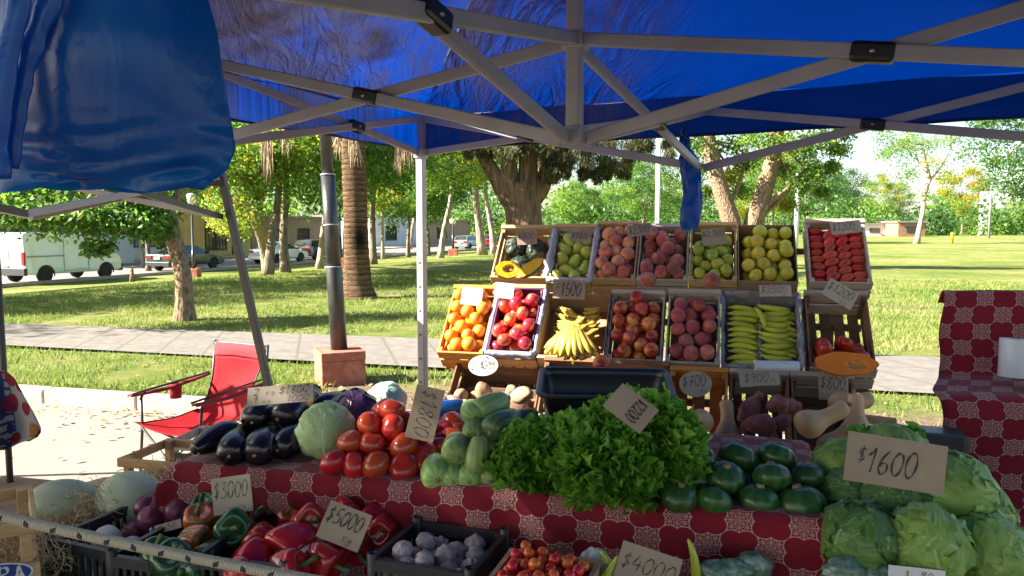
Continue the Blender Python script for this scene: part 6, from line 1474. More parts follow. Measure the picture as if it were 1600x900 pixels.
bp = [(.004, -.075), (.03, -.072), (.05, -.055), (.056, -.03), (.05, -.005), (.038, .02), (.032, .045), (.031, .08), (.033, .105), (.028, .125), (.012, .132), (.008, .133)]
bp = [tuple(x) for x in catmull(bp, 3)]
def but(label, p, rot, s):
    o = MB().lathe(bp, 22, lambda p_, a_: (p_.x + .006 * math.sin(p_.z * 20), p_.y, p_.z)).build("butternut_squash", F_BUT); MB().tube([(0, 0, .13), (.001, 0, .142), (.004, 0, .15)], [.009, .007, .009], 7).build("stem", STEMB, o)
    o.matrix_world = Matrix.Translation(p) @ rot @ Matrix.Scale(s, 4); tag(o, label, "squash", "butternut squashes")
but("long butternut squash lying diagonally at the front of the $800 crate", at(1275, 658, 2.72), RZ(-18) @ RY(62) @ RX(-20), .95)
but("upright butternut squash at the right front of the $800 crate", at(1339, 662, 2.76), RX(-25) @ RY(3), .85)
but("butternut squash across the back of the $800 crate", at(1325, 632, 2.95), RZ(30) @ RY(85), 1.0)
but("butternut squash lowest between the two front ones in the $800 crate", at(1308, 690, 2.76), RZ(10) @ RY(40), .95)
but("round ended butternut squash at the bottom of the $700 crate", at(1092, 658, 2.84), RZ(60) @ RY(-80) @ RX(0), .85)
but("butternut squash half hidden at the right of the $700 crate", at(1136, 668, 2.9), RX(-20), .8)
# ================================================================== LEAFY VEGETABLES
def leafmat(name, dark, mid, light, vein, tr=.35, freq=13.0, rough=.4, wob=3.0):
    k = NT(name); uv = k.sepxyz(k.coord("UV")); P = k.coord(); n1 = k.noise(P, 26, 4, .6)
    ax_ = k.math('ABSOLUTE', k.math('ADD', uv[0], k.math('MULTIPLY', k.math('SUBTRACT', k.noise(P, 12, 2), .5), .16)))
    lat = k.math('ABSOLUTE', k.math('SUBTRACT', k.math('FRACT', k.math('MULTIPLY', k.math('ADD', k.math('SUBTRACT', uv[1], k.math('MULTIPLY', ax_, .85)), k.math('MULTIPLY', n1, .12)), freq * .5)), .5))
    vl = k.math('MAXIMUM', k.ramp(ax_, [(.015, 1), (.06, 0)]), k.math('MULTIPLY', k.ramp(lat, [(.0, 1), (.09, 0)]), .7))
    big = k.noise(P, 9, 3, .5)
    c = k.ramp(k.math('ADD', k.math('MULTIPLY', n1, .5), k.math('MULTIPLY', big, .5)), [(.34, dark), (.5, mid), (.64, light)])
    c = k.mix(k.math('MULTIPLY', vl, .75), c, vein)
    k.col(c).set(rough=rough, spec=.45, normal=k.bump(k.math('ADD', k.math('MULTIPLY', vl, .8), k.math('MULTIPLY', n1, .8)), .45, .006))
    k.translucent(k.hsv(c, v=1.5), tr); return k.m
L_CAB = leafmat("cabbage_leaf", (.34, .52, .2), (.42, .58, .26), (.5, .63, .33), (.72, .78, .62), .12, 6.5)
L_CAB2 = leafmat("pale_cabbage_leaf", (.34, .5, .4), (.42, .58, .47), (.48, .62, .52), (.62, .7, .6), .25, 8)
L_PUR = leafmat("purple_cabbage_leaf", (.035, .014, .05), (.055, .022, .07), (.085, .04, .1), (.16, .1, .17), .05, 15, .35)
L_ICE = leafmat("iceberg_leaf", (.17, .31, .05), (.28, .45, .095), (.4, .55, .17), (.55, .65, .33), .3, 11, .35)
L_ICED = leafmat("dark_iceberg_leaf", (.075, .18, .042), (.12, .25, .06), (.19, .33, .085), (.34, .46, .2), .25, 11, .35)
def frillmat(name, c0, c1, c2):
    k = NT(name); uv = k.sepxyz(k.coord("UV")); P = k.coord(); n1 = k.noise(P, 40, 4, .6); big = k.noise(P, 11, 3, .5)
    rr_ = k.math('SQRT', k.math('ADD', k.math('MULTIPLY', uv[0], uv[0]), k.math('MULTIPLY', uv[1], uv[1])))
    isl = k.n("NewGeometry").outputs["Random Per Island"]
    f = k.math('ADD', k.math('ADD', k.math('MULTIPLY', rr_, .45), k.math('MULTIPLY', k.math('SUBTRACT', big, .5), .9)), k.math('ADD', k.math('MULTIPLY', isl, .3), k.math('MULTIPLY', k.math('SUBTRACT', n1, .5), .5)))
    c = k.ramp(f, [(.15, c0), (.5, c1), (.85, c2)]); an = k.math('ARCTAN2', uv[1], uv[0]); ve = k.math('LESS_THAN', k.math('ABSOLUTE', k.math('SINE', k.math('MULTIPLY', an, 3.5))), .1)
    c = k.mix(k.math('MULTIPLY', ve, .35), c, (.3, .45, .14)); k.col(c).set(rough=.38, spec=.4, normal=k.bump(n1, .35, .004)); k.translucent(k.hsv(c, v=1.5), .4); return k.m
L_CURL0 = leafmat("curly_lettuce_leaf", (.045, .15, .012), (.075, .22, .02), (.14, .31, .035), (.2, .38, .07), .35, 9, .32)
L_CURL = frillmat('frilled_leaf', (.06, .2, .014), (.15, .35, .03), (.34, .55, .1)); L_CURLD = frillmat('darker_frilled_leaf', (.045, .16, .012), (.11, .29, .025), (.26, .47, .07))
L_CURLD0 = leafmat("dark_curly_leaf", (.03, .11, .014), (.05, .16, .02), (.09, .23, .03), (.15, .3, .06), .35, 9, .32)
def head(name, label, p, r, mat, nshell=9, ruff=.0, edge=.02, seed=0, squash=.93, cat="cabbage", rot=None, group=None, spread=1.0, nu=26):
    """ball of overlapping leaf shells"""
    rr = random.Random(seed); m = MB()
    m.grid(lambda i, j: Vector((r * .9 * math.sin(math.pi * j) * math.cos(6.2832 * i), r * .9 * math.sin(math.pi * j) * math.sin(6.2832 * i), r * .9 * math.cos(math.pi * j))), 28, 16, lambda i, j: (i * 2 - 1, j))
    for s in range(nshell):
        # leaf axis: pole direction on the ball
        a_ = 2 * math.pi * s / nshell * 2.4 + rr.uniform(-.3, .3); el = rr.uniform(-.45, .95) if s else 1.3
        d = Vector((math.cos(a_) * math.cos(el), math.sin(a_) * math.cos(el), math.sin(el)))
        upv = Vector((0, 0, 1)) - d * d.z
        if upv.length < .1: upv = Vector((1, 0, 0))
        upv.normalize(); sd = d.cross(upv); rad = r * (.93 + .085 * rr.random()); ext = (1.05 + .25 * rr.random()) * spread
        def f(i, j):
            x, y = (i * 2 - 1), (j * 2 - 1)
            lim = 1.0
            # squircle -> disc
            X = x * math.sqrt(1 - y * y / 2); Y_ = y * math.sqrt(1 - x * x / 2); q = math.hypot(X, Y_)
            an = math.atan2(Y_, X); wavy = 1 + .08 * math.sin(an * 5 + s) + .05 * math.sin(an * 11 + s * 2)
            ang = q * ext * wavy; sdir = (sd * math.cos(an) + upv * math.sin(an))
            lift = edge * r * (q ** 3) * (1 + .8 * math.sin(an * 7 + s)) + ruff * r * (q ** 2.5) * (math.sin(an * 17 + s * 1.7) + .7 * math.sin(an * 29 + s))
            R_ = rad + lift + .02 * r * nz(X * 2, Y_ * 2, s, 1, seed) + .012 * r * (1 - min(1, abs(X) / .1)) * (1 if q < .95 else 0)
            return (d * math.cos(ang) + sdir * math.sin(ang)) * R_
        m.grid(f, nu, nu, lambda i, j: (i * 2 - 1, j * 2 - 1))
    for i_, v in enumerate(m.v): m.v[i_] = (v[0], v[1], v[2] * squash)
    o = m.build(name, mat); o.matrix_world = Matrix.Translation(p) @ (rot or Matrix.Identity(4)); tag(o, label, cat, group); return o
def curly(name, label, p, rx, ry, rz, n, seed, mat, group, fs=.036, cut=-.3):
    """heap of frilled leaves"""
    rr = random.Random(seed); m = MB()
    for q in range(int(n * .45)):
        while True:
            d = Vector((rr.gauss(0, 1), rr.gauss(0, 1), rr.gauss(0, 1))).normalized()
            if d.z > cut: break
        t = rr.uniform(.72, .97); c = Vector((d.x * rx, d.y * ry, d.z * rz)) * t
        c += Vector((nz(c.x, c.y, c.z, 16, seed), nz(c.x, c.y, c.z, 16, seed + 4), nz(c.x, c.y, c.z, 16, seed + 8))) * .03
        nn = (d + Vector((rr.gauss(0, .55), rr.gauss(0, .55), rr.gauss(.2, .5)))).normalized(); a_ = nn.cross(Vector((rr.gauss(0, 1), rr.gauss(0, 1), rr.gauss(0, 1)))).normalized(); b_ = nn.cross(a_)
        R_ = fs * rr.uniform(.6, 1.15); ph = rr.uniform(0, 6); k1, k2 = rr.choice((5, 6, 7)), rr.choice((15, 17, 19)); cup = rr.uniform(-.1, .7)
        def f(i, j):
            an = 6.2832 * i; rad = R_ * j * (1 + .14 * math.sin(an * 2 + ph) + .09 * j * math.sin(an * k2 + ph))
            z = R_ * (cup * j * j + .2 * j ** 2.0 * math.sin(an * k1 + ph) + .2 * j ** 3 * math.sin(an * k2 + ph * 2))
            return c + a_ * (rad * math.cos(an)) + b_ * (rad * math.sin(an)) + nn * z
        m.grid(f, 48, 5, lambda i, j: (j * math.cos(6.2832 * i), j * math.sin(6.2832 * i)))
    for q in range(int(n * 1.15)):
        while True:
            d = Vector((rr.gauss(0, 1), rr.gauss(0, 1), rr.gauss(0, 1))).normalized()
            if d.z > cut: break
        c = Vector((d.x * rx, d.y * ry, d.z * rz)) * rr.uniform(.84, 1.0); c += Vector((nz(c.x, c.y, c.z, 16, seed), nz(c.x, c.y, c.z, 16, seed + 4), nz(c.x, c.y, c.z, 16, seed + 8))) * .03
        up_ = (d + Vector((rr.gauss(0, .5), rr.gauss(-.1, .5), rr.gauss(.25, .5)))).normalized(); t_ = up_.cross(Vector((rr.gauss(0, 1), rr.gauss(0, 1), rr.gauss(0, 1)))).normalized(); s_ = up_.cross(t_)
        L_ = rr.uniform(.075, .125); H_ = rr.uniform(.034, .05); ph = rr.uniform(0, 6); w1 = rr.uniform(3.2, 4.5); bend = rr.uniform(-.25, .25)
        def g(i, j):
            x = i - .5; fr = j ** 1.3
            return c + t_ * (L_ * x * (1 + .25 * j)) + up_ * (H_ * (j - .45) * (1 - .9 * x * x) + .0035 * fr * math.sin(ph + i * 6.2832 * w1 * 2.1)) + s_ * (fr * (.0125 * math.sin(ph + i * 6.2832 * w1) + .0045 * math.sin(2 * ph + i * 6.2832 * w1 * 2.3)) + bend * L_ * x * x * 2)
        m.grid(g, 44, 4, lambda i, j: (.35 + .65 * j, (i - .5) * .5))
    m.blob(lambda th, ph: (rx * .72 * math.sin(th) * math.cos(ph), ry * .72 * math.sin(th) * math.sin(ph), rz * .72 * math.cos(th) if math.cos(th) > cut else rz * .72 * cut), 20, 12)
    o = m.build(name, mat); o.location = p; tag(o, label, "lettuce", group); return o
# ================================================================== ON THE TABLE
def onT(u, v, dz=0.0): p = on(u, v, ZT); return Vector((p.x, p.y, ZT + .006 + dz))
# -- eggplants
ep = [(.004, -.105), (.03, -.1), (.047, -.08), (.055, -.045), (.054, -.01), (.047, .03), (.037, .065), (.028, .09), (.02, .105), (.006, .108)]
ep = [tuple(x) for x in catmull(ep, 3)]
def eggplant(label, p, yaw, pit, s=1.0, cut=False, group="eggplants on the table"):
    o = MB().lathe(ep, 28, lambda q, a_: (q.x + .008 * math.sin((q.z + .1) * 14) * 1, q.y * .97 * (1 + .02 * math.sin(a_ * 3)), q.z)).build("eggplant", F_EGG)
    m = MB()
    for q in range(5):
        a_ = q * 1.2566
        m.grid(lambda i, j: Vector(((.031 + .006 * (1 - j)) * math.cos(a_ + (i - .5) * 1.5 * (1 - j * .75)), (.031 + .006 * (1 - j)) * math.sin(a_ + (i - .5) * 1.5 * (1 - j * .75)), .1 - .045 * j)) if j > .35 else Vector((.026 * j / .35 * math.cos(a_ + (i - .5) * 1.5), .026 * j / .35 * math.sin(a_ + (i - .5) * 1.5), .112 - .012 * j)), 6, 8)
    m.build("calyx", STEMG, o); MB().tube([(0, 0, .105), (.003, 0, .125), (.01, 0, .142)], [.009, .008, .010], 8).build("stem", STEMG, o)
    m = MB(); m.blob(lambda th, ph: (.007 * math.sin(th) * math.cos(ph), .005 * math.sin(th) * math.sin(ph), .0015 * math.cos(th) - .1052), 10, 6); m.build("blossom_scar", M("blossom_scar", (.3, .24, .16), rough=.8, rv=0), o)
    o.matrix_world = Matrix.Translation(p) @ RZ(yaw) @ RX(-90 + pit) @ RZ(rng.uniform(0, 360)) @ Matrix.Scale(s, 4); tag(o, label, "eggplant", group); return o
gl = "glossy dark eggplant heaped on the left end of the table with its round end forward"
for (u, v, dY, dz, yaw, pit, s) in [(350, 728, .07, .0, 6, 8, .96), (399, 727, .07, 0, -4, 8, 1.0), (440, 722, .07, 0, -14, 4, .9), (357, 706, .2, .04, 14, 6, .88), (385, 710, .1, .07, -2, 10, .95), (434, 708, .11, .07, -14, 8, 1.05), (466, 700, .24, .05, -30, 4, .9), (420, 698, .3, .05, 10, 8, .9)]:
    eggplant(gl, onT(u, v, .05 * s + dz) + tw_ * dY, yaw, pit, s)
o = eggplant("eggplant lying with its pale cut stem end facing left, leftmost on the table", onT(322, 721, .047) + tw_ * .06, 152, -6, .88, group=None)
for ch in list(o.children):
    if ch.name.startswith(("calyx", "stem")): bpy.data.objects.remove(ch)
m = MB(); m.lathe([(.012, .103), (.021, .104), (.024, .099), (.021, .098)], 20); m.build("cut_rim", M("eggplant_cut", (.6, .55, .42), rough=.7, rv=0), o)
# -- cabbages
head("cabbage", "large pale green cabbage at the front of the table beside the tomatoes", onT(490, 726, .082) + tw_ * .085, .092, L_CAB, 10, .004, .05, 3, .95, rot=RZ(40) @ RX(35) @ RY(-20))
head("cabbage", "purple cabbage behind the large green cabbage", onT(533, 698, .08) + tw_ * .1, .09, L_PUR, 9, .004, .045, 5, .95, rot=RX(25))
head("cabbage", "pale blue green cabbage at the back between the purple cabbage and the tomatoes", onT(582, 676, .075) + tw_ * .12, .08, L_CAB2, 8, .004, .05, 8, .95, rot=RZ(-90) @ RX(48))
m = MB(); m.blob(lambda th, ph: (.02 * math.sin(th) * math.cos(ph), .02 * math.sin(th) * math.sin(ph), .018 * math.cos(th)), 14, 8); o = m.build("radish", F_RPEP); o.location = onT(548, 672, .09) + tw_ * .22; tag(o, "small red radish peeping out between purple and pale cabbage", "radish")
# -- tomato pyramid
tom = variants("tomato", F_TOM, 4, lambda i: sphere_fn(.041, .84, .14, 5 + i % 2, .018, seed=i * 3, wob=.06))
for (u, v, dY, s) in [(521, 722, .0, .95), (555, 727, 0, .95), (587, 727, 0, 1.04), (631, 731, 0, 1.05), (547, 690, .055, .9), (581, 693, .055, .92), (631, 698, .05, 1.05), (577, 664, .10, .92), (612, 668, .10, .98), (613, 641, .15, .95), (662, 710, .07, 1.0), (687, 702, .12, .9), (650, 680, .12, 1), (600, 640, .2, .9), (660, 690, .16, .95), (692, 674, .2, .9), (709, 660, .24, .9), (718, 671, .22, .85), (706, 682, .18, .9), (684, 690, .18, .9), (640, 660, .2, 1), (560, 700, .12, .9), (610, 700, .12, .95), (655, 722, .03, .9)]:
    Yf = on(u, 748, ZT).y + dY + .03
    o = place(rng.choice(tom), Matrix.Translation(at(u, v, Yf)), up_ish(.5), s * 1.12); tag(o, "big ripe tomato in the pyramid beside the green cabbage", "tomato", "tomatoes in the pyramid")
# -- zucchini
zp = [(.004, -.085), (.025, -.082), (.038, -.066), (.043, -.03), (.042, .01), (.037, .045), (.03, .068), (.018, .08), (.011, .083)]
zp = [(x[0], x[1] * .84) for x in catmull(zp, 3)]
zm = {}
def zuc(label, p, rot, s, mat, group="zucchini on the table", long=1.0):
    if mat not in zm:
        zm[mat] = (MB().lathe(zp, 26, lambda q, a_: (q.x + .004 * math.sin(q.z * 25), q.y, q.z)).mesh("zucchini", mat), MB().tube([(0, 0, .066), (.002, 0, .08), (.005, 0, .088)], [.011, .008, .009], 6, lobes=5, lobe=.12).mesh("stem", STEMG), MB().lathe([(.001, -.0726), (.008, -.0722), (.0085, -.071)], 10, lambda q, a_: (q.x * (1 + .25 * math.cos(5 * a_)), q.y * (1 + .25 * math.cos(5 * a_)), q.z)).mesh("blossom_scar", STEMB))
    o = link("zucchini", zm[mat][0]); link("stem", zm[mat][1], o); link("blossom_scar", zm[mat][2], o)
    o.matrix_world = Matrix.Translation(p) @ rot @ Matrix.Diagonal((s, s, s * long, 1)); tag(o, label, "zucchini", group)
fwd = lambda yaw, pit=0: RZ(yaw) @ RX(-90 + pit)
zl = "pale green striped zucchini heaped with its blossom end forward beside the curly lettuce"
for (u, v, dY, yaw, pit, s, mt) in [(681, 735, .07, 10, 4, 1.05, F_ZUC), (708, 741, .06, 4, 4, .86, F_ZUC), (737, 740, .06, -4, 3, .92, F_ZUC), (768, 742, .06, -8, 2, .82, F_ZUC), (713, 701, .12, 8, 6, 1.05, F_ZUC), (745, 715, .13, 0, 6, .9, F_ZUC), (742, 670, .2, 2, 8, .88, F_ZUC), (737, 643, .26, 14, 4, .86, F_ZUC), (775, 705, .16, -8, 2, .95, F_ZUC), (760, 690, .22, 5, 6, .9, F_ZUC)]:
    zuc(zl, at(u, v, on(u, 760, ZT).y + dY), fwd(yaw, pit), s, mt)
zuc("slim zucchini standing upright with its stem on top at the front of the heap", at(746, 710, on(746, 760, ZT).y + .035), RX(-12) @ RY(4), .78, F_ZUC, None, 1.0)
zuc("dark green zucchini with round striped end in the upper middle of the heap", at(786, 664, on(780, 760, ZT).y + .2), fwd(-28, 4), 1.15, F_ZUD, None)
zuc("topmost zucchini lying across the heap, stem end to the left", at(768, 634, on(780, 760, ZT).y + .27), RZ(-40) @ RX(-82), .98, F_ZUC, None)
zuc("dark zucchini at the right of the heap behind the lettuce", at(812, 660, on(790, 760, ZT).y + .3), fwd(-40, 10), 1.0, F_ZUD, None)
# -- curly lettuces
GLt = "curly lettuces on the table"
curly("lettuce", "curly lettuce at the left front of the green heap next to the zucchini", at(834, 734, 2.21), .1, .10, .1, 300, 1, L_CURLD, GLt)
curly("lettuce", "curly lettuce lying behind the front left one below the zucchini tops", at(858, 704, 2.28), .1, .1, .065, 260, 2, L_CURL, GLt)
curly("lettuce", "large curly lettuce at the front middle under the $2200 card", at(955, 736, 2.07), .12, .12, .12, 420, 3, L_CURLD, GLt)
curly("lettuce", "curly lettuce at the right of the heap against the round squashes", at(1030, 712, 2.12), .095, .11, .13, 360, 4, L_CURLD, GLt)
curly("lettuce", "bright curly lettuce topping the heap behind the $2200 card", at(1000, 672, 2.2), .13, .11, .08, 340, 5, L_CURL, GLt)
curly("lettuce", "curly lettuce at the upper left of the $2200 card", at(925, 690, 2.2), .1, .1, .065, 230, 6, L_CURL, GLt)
# -- round green squashes
def sqf(i):
    return lambda th, ph: tuple(a * (1 + .025 * math.cos(9 * ph) * math.sin(th)) for a in (.049 * math.sin(th) * math.cos(ph), .049 * math.sin(th) * math.sin(ph), .036 * math.cos(th) - .006 * math.exp(-(th / .3) ** 2)))
sqm = variants("round_squash", F_SQ, 2, sqf, nu=36); sqst = MB().tube([(0, 0, .03), (0, 0, .038)], [.011, .009], 9, lobes=5, lobe=.15).mesh("stem", STEMB)
for (u, v, dY, s) in [(1060, 774, .05, 1.0), (1115, 784, .04, .95), (1185, 780, .05, 1.02), (1250, 787, .045, 1.22), (1133, 746, .1, 1.0), (1205, 746, .095, 1.0), (1260, 742, .13, .92), (1093, 718, .17, .95), (1154, 716, .2, 1.08), (1213, 713, .2, 1.0), (1085, 745, .13, .95), (1165, 762, .13, .9), (1232, 766, .13, .9), (1190, 735, .2, .95), (1120, 735, .2, .95)]:
    o = link("round_squash", rng.choice(sqm)); link("stem", sqst, o)
    o.matrix_world = Matrix.Translation(at(u, v, on(u, 800, ZT).y + dY)) @ up_ish(.28) @ Matrix.Scale(s * 1.12, 4); tag(o, "round dark green squash heaped at the right end of the table", "squash", "round green squashes")
# -- iceberg lettuces beyond the right end of the table
GI = "iceberg lettuces"
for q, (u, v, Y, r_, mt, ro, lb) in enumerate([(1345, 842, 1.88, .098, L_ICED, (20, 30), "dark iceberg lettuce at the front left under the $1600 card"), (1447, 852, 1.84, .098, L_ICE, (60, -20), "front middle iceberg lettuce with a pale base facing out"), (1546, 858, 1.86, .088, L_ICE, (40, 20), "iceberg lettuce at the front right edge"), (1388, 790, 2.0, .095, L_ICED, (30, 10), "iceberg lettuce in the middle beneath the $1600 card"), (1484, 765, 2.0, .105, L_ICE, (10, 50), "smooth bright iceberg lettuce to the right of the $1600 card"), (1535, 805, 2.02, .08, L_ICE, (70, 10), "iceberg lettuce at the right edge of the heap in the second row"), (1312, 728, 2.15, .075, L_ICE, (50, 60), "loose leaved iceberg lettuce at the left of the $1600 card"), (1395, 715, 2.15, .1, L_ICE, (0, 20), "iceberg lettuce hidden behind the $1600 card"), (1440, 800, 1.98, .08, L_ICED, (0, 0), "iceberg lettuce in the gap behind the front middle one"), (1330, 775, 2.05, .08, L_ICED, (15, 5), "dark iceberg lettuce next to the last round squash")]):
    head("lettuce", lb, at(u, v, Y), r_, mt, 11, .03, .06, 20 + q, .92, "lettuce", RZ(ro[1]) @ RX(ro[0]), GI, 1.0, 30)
m = MB()
for q in range(16):     # loose green leaves behind the card
    c = at(1345 + q * 5.5 + rng.uniform(-6, 6), 682 + rng.uniform(-8, 6), 2.24); d = Vector((rng.uniform(-.4, 1), -.3, rng.uniform(.1, .5))).normalized(); sd = d.cross(Vector((0, -.8, .6))).normalized(); nn = sd.cross(d); L = rng.uniform(.05, .085); W_ = L * .38; ph = rng.uniform(0, 6)
    m.grid(lambda i, j: c + d * (L * (j - .3)) + sd * (W_ * (i * 2 - 1) * math.sin(math.pi * min(1, .08 + j * .92)) ** .6) + nn * (.012 * math.sin(j * 9 + ph) * abs(i * 2 - 1) + .03 * j * j - .02 * (i * 2 - 1) ** 2), 8, 10, lambda i, j: (i * 2 - 1, j * 2 - 1))
tag(m.build("chard_bunch", L_CURL), "bunch of loose green leaves sticking up behind the $1600 card", "greens")
r = crate_low = empty("wooden_crate", (0, 0, 0), TYAW, "wooden crate beneath the heap of iceberg lettuces", "crate"); p = at(1290, 900, 1.78); r.location = (p.x - .02, p.y, 0)
m = MB(); m.box((.3, .22, .66), (.66, .46, .02)); m.build("base", PINED, r, smooth=False)
for y in (0, .44): m = MB(); m.box((.3, y, .71), (.66, .012, .14)); m.build("side_panel", PINED, r, smooth=False)
for x in (-.02, .62):
    for y in (.02, .42): m = MB(); m.bar((x, y, 0), (x, y, .65), .04, .04, up=(1, 0, 0)); m.build("leg", PINED, r, smooth=False)
# blue boxed roll, white roll on the banana box, big roll on the right stand
def roll(name, label, p, rot, rad, L, mat, core, coreR):
    o = MB().lathe([(coreR, -L / 2), (rad * .99, -L / 2), (rad, -L / 2 + .002), (rad, L / 2 - .002), (rad * .99, L / 2), (coreR, L / 2), (coreR * .98, L / 2 - .02)], 30, lambda q, a_: (q.x * (1 + .012 * math.sin(a_ * 5)), q.y, q.z)).build(name, mat); MB().lathe([(coreR * .7, -L / 2 - .002), (coreR, -L / 2 - .002), (coreR, L / 2 + .003), (coreR * .7, L / 2 + .003), (coreR * .7, L / 2 - .03)], 20).build("core", core, o)
    o.matrix_world = Matrix.Translation(p) @ rot; tag(o, label, "roll"); return o
WROLL = M("white_film_roll", (.62, .66, .72), (.52, .56, .63), .35, 14, .3, 50, rv=0, stretch=(1, 1, .2)); BROLL = M("blue_wrapper", (.02, .16, .5), (.015, .12, .42), .3, 10, .2, 30, rv=0)
roll("film_roll", "white roll of bags lying on the front edge of the film lined banana box", at(1213, 572, 3.0), RZ(-6) @ RY(90), .021, .17, WROLL, CBOARD, .012)
roll("film_roll", "blue wrapped roll lying on the table behind the zucchini", at(704, 638, 2.62), RZ(-10) @ RY(84), .03, .085, BROLL, WROLL, .022)
roll("film_roll", "large white roll of bags standing on the red cloth at the right edge", at(1588, 559, 3.08), RX(-3) @ RY(2), .062, .155, WROLL, CBOARD, .018)
# ================================================================== CRATES IN FRONT OF THE TABLE
r = empty("low_bench", (0, 0, 0), TYAW, "low wooden bench under the front row of crates", "bench"); p = on(150, 900, .56); r.location = (-1.22, 2.38, 0)
m = MB(); m.box((1.0, -.14, .53), (2.0, .56, .03)); m.build("seat_board", PINED, r, smooth=False)
for x in (.05, 1.95):
    for y in (-.38, .1): m = MB(); m.bar((x, y, 0), (x, y, .515), .05, .05, up=(1, 0, 0)); m.build("leg", PINED, r, smooth=False)
def axes(deg): return Vector((math.cos(R(deg)), -math.sin(R(deg)), 0)), Vector((math.sin(R(deg)), math.cos(R(deg)), 0))
# onions
ax0, ay0 = axes(21.8); oO = on(72, 842, .80)
cO = plastic_crate("plastic_crate", "black slatted plastic crate of red and white onions at the lower left", oO, ax0, ay0, .27, .50, .24, BLK)
on_p = [(.003, -.038), (.012, -.038), (.03, -.03), (.04, -.012), (.042, .004), (.036, .022), (.022, .035), (.01, .044), (.005, .056), (.006, .066), (.003, .07)]
on_p = [tuple(x) for x in catmull(on_p, 3)]
onm = MB().lathe(on_p, 26).mesh("onion", F_ONION); onw = MB().lathe(on_p, 26).mesh("onion", F_WONION)
for (x, y, z, rr) in pack(cO.w - .03, .27, .041, 20, .1, -cO.h + .07, x0=.015, y0=.215): tag(place(onm, cO.M @ Matrix.Translation((x, y, z)), None, rr / .041), "red onion in the back part of the black slatted crate", "onion", "red onions")
for (x, y, z, rr) in pack(cO.w - .03, .2, .039, 11, .1, -cO.h + .07, x0=.015, y0=.015): tag(place(onw, cO.M @ Matrix.Translation((x, y, z)), None, rr / .041), "white onion in the front part of the black slatted crate", "onion", "white onions")
m = MB(); m.box((cO.w / 2, cO.l / 2, -cO.h + .06), (cO.w - .03, cO.l - .03, .01)); o = m.build("paper_lining", LCARD, cO.r, smooth=False)
# peppers
def pepper_meshes(mat, seed, lob=4):
    def f(th, ph):
        s, c = math.sin(th), math.cos(th); t = (1 - c) / 2
        rad = .046 * (abs(s) ** .62) * float(np.interp(t, [0, .25, .6, 1], [1.05, 1.08, .95, .7]))
        rad *= 1 + .11 * math.cos(lob * ph + .4 * math.sin(t * 3 + seed)) * (.4 + .9 * t) + .05 * nz(s * math.cos(ph), s * math.sin(ph), c, 1.3, seed)
        z = .056 * (1 if c > 0 else -1) * abs(c) ** .8 - .018 * math.exp(-(th / .42) ** 2) + .014 * math.exp(-((math.pi - th) / .3) ** 2)
        return (rad * math.cos(ph) + .01 * math.sin(z * 20 + seed), rad * math.sin(ph), z)
    return MB().blob(f, 40, 24).mesh("bell_pepper", mat)
pst = MB().tube([(0, 0, .034), (.002, 0, .05), (.008, .002, .066), (.014, .003, .072)], [.011, .006, .006, .008], 8, lobes=5, lobe=.1).mesh("stem", STEMG)
pm = {"g": [pepper_meshes(F_GPEP, i, 4 if i else 3) for i in range(3)], "d": [pepper_meshes(F_DPEP, i + 5) for i in range(2)], "r": [pepper_meshes(F_RPEP, i + 9, 3 + i % 2) for i in range(3)], "t": [pepper_meshes(F_TPEP, 14, 5)]}
def pepper(label, p, kind, rot, s, group=None):
    rot = rot @ (RX(rng.uniform(35, 75)) if kind == 'r' else RX(0)); o = link("bell_pepper", rng.choice(pm[kind])); link("stem", pst, o); o.matrix_world = Matrix.Translation(p) @ rot @ Matrix.Scale(s, 4); tag(o, label, "bell pepper", group); return o
axP, ayP = axes(16)
oP = oO + ax0 * .285 - ay0 * .035 + zv * .01
cP = plastic_crate("plastic_crate", "black plastic crate of green bell peppers under the $3000 card", oP, axP, ayP, .26, .47, .22, BLK)
oR = oP + axP * .272 + zv * .03
axR, ayR = axes(13)
cR_ = plastic_crate("plastic_crate", "plastic crate with a white right rim full of red bell peppers", oR, axR, ayR, .265, .46, .22, BLK, WPL)
for (u, v, Y, kd, yaw, pit, s, lb) in [(362, 826, 2.12, "g", 20, 70, 1.15, "glossy green bell pepper in front of the $3000 card"), (243, 872, 2.03, "g", 40, 20, 1.0, "long lobed green bell pepper at the left front of its crate"), (275, 880, 1.98, "d", 10, 35, 1.15, "dark bluish green bell pepper at the front of the crate"), (325, 884, 2.0, "d", -40, 40, 1.0, "dark green bell pepper in the right front corner of its crate"), (318, 795, 2.3, "g", 0, 30, .9, "small green bell pepper left of the $3000 card"), (308, 818, 2.2, "t", 20, 25, 1.05, "orange red bell pepper turning colour beside the green ones"), (410, 765, 2.42, "d", 30, 40, 1.45, "big dark green pepper behind the $3000 card against the cloth"), (425, 808, 2.32, "d", 0, 60, 1.1, "dark green pepper in the shade right of the $3000 card"), (300, 850, 2.1, "t", 70, 80, 1.0, "brownish pepper below the orange red one"), (290, 905, 1.95, "g", 0, 50, 1.0, "green bell pepper cut by the lower picture edge"), (390, 850, 2.15, "d", 20, 60, 1.05, "dark pepper low in the crate beside the red ones")]:
    pepper(lb, at(u, v, Y), kd, RZ(yaw) @ RX(pit), s)
rl = "shiny red bell pepper heaped in the white rimmed crate"
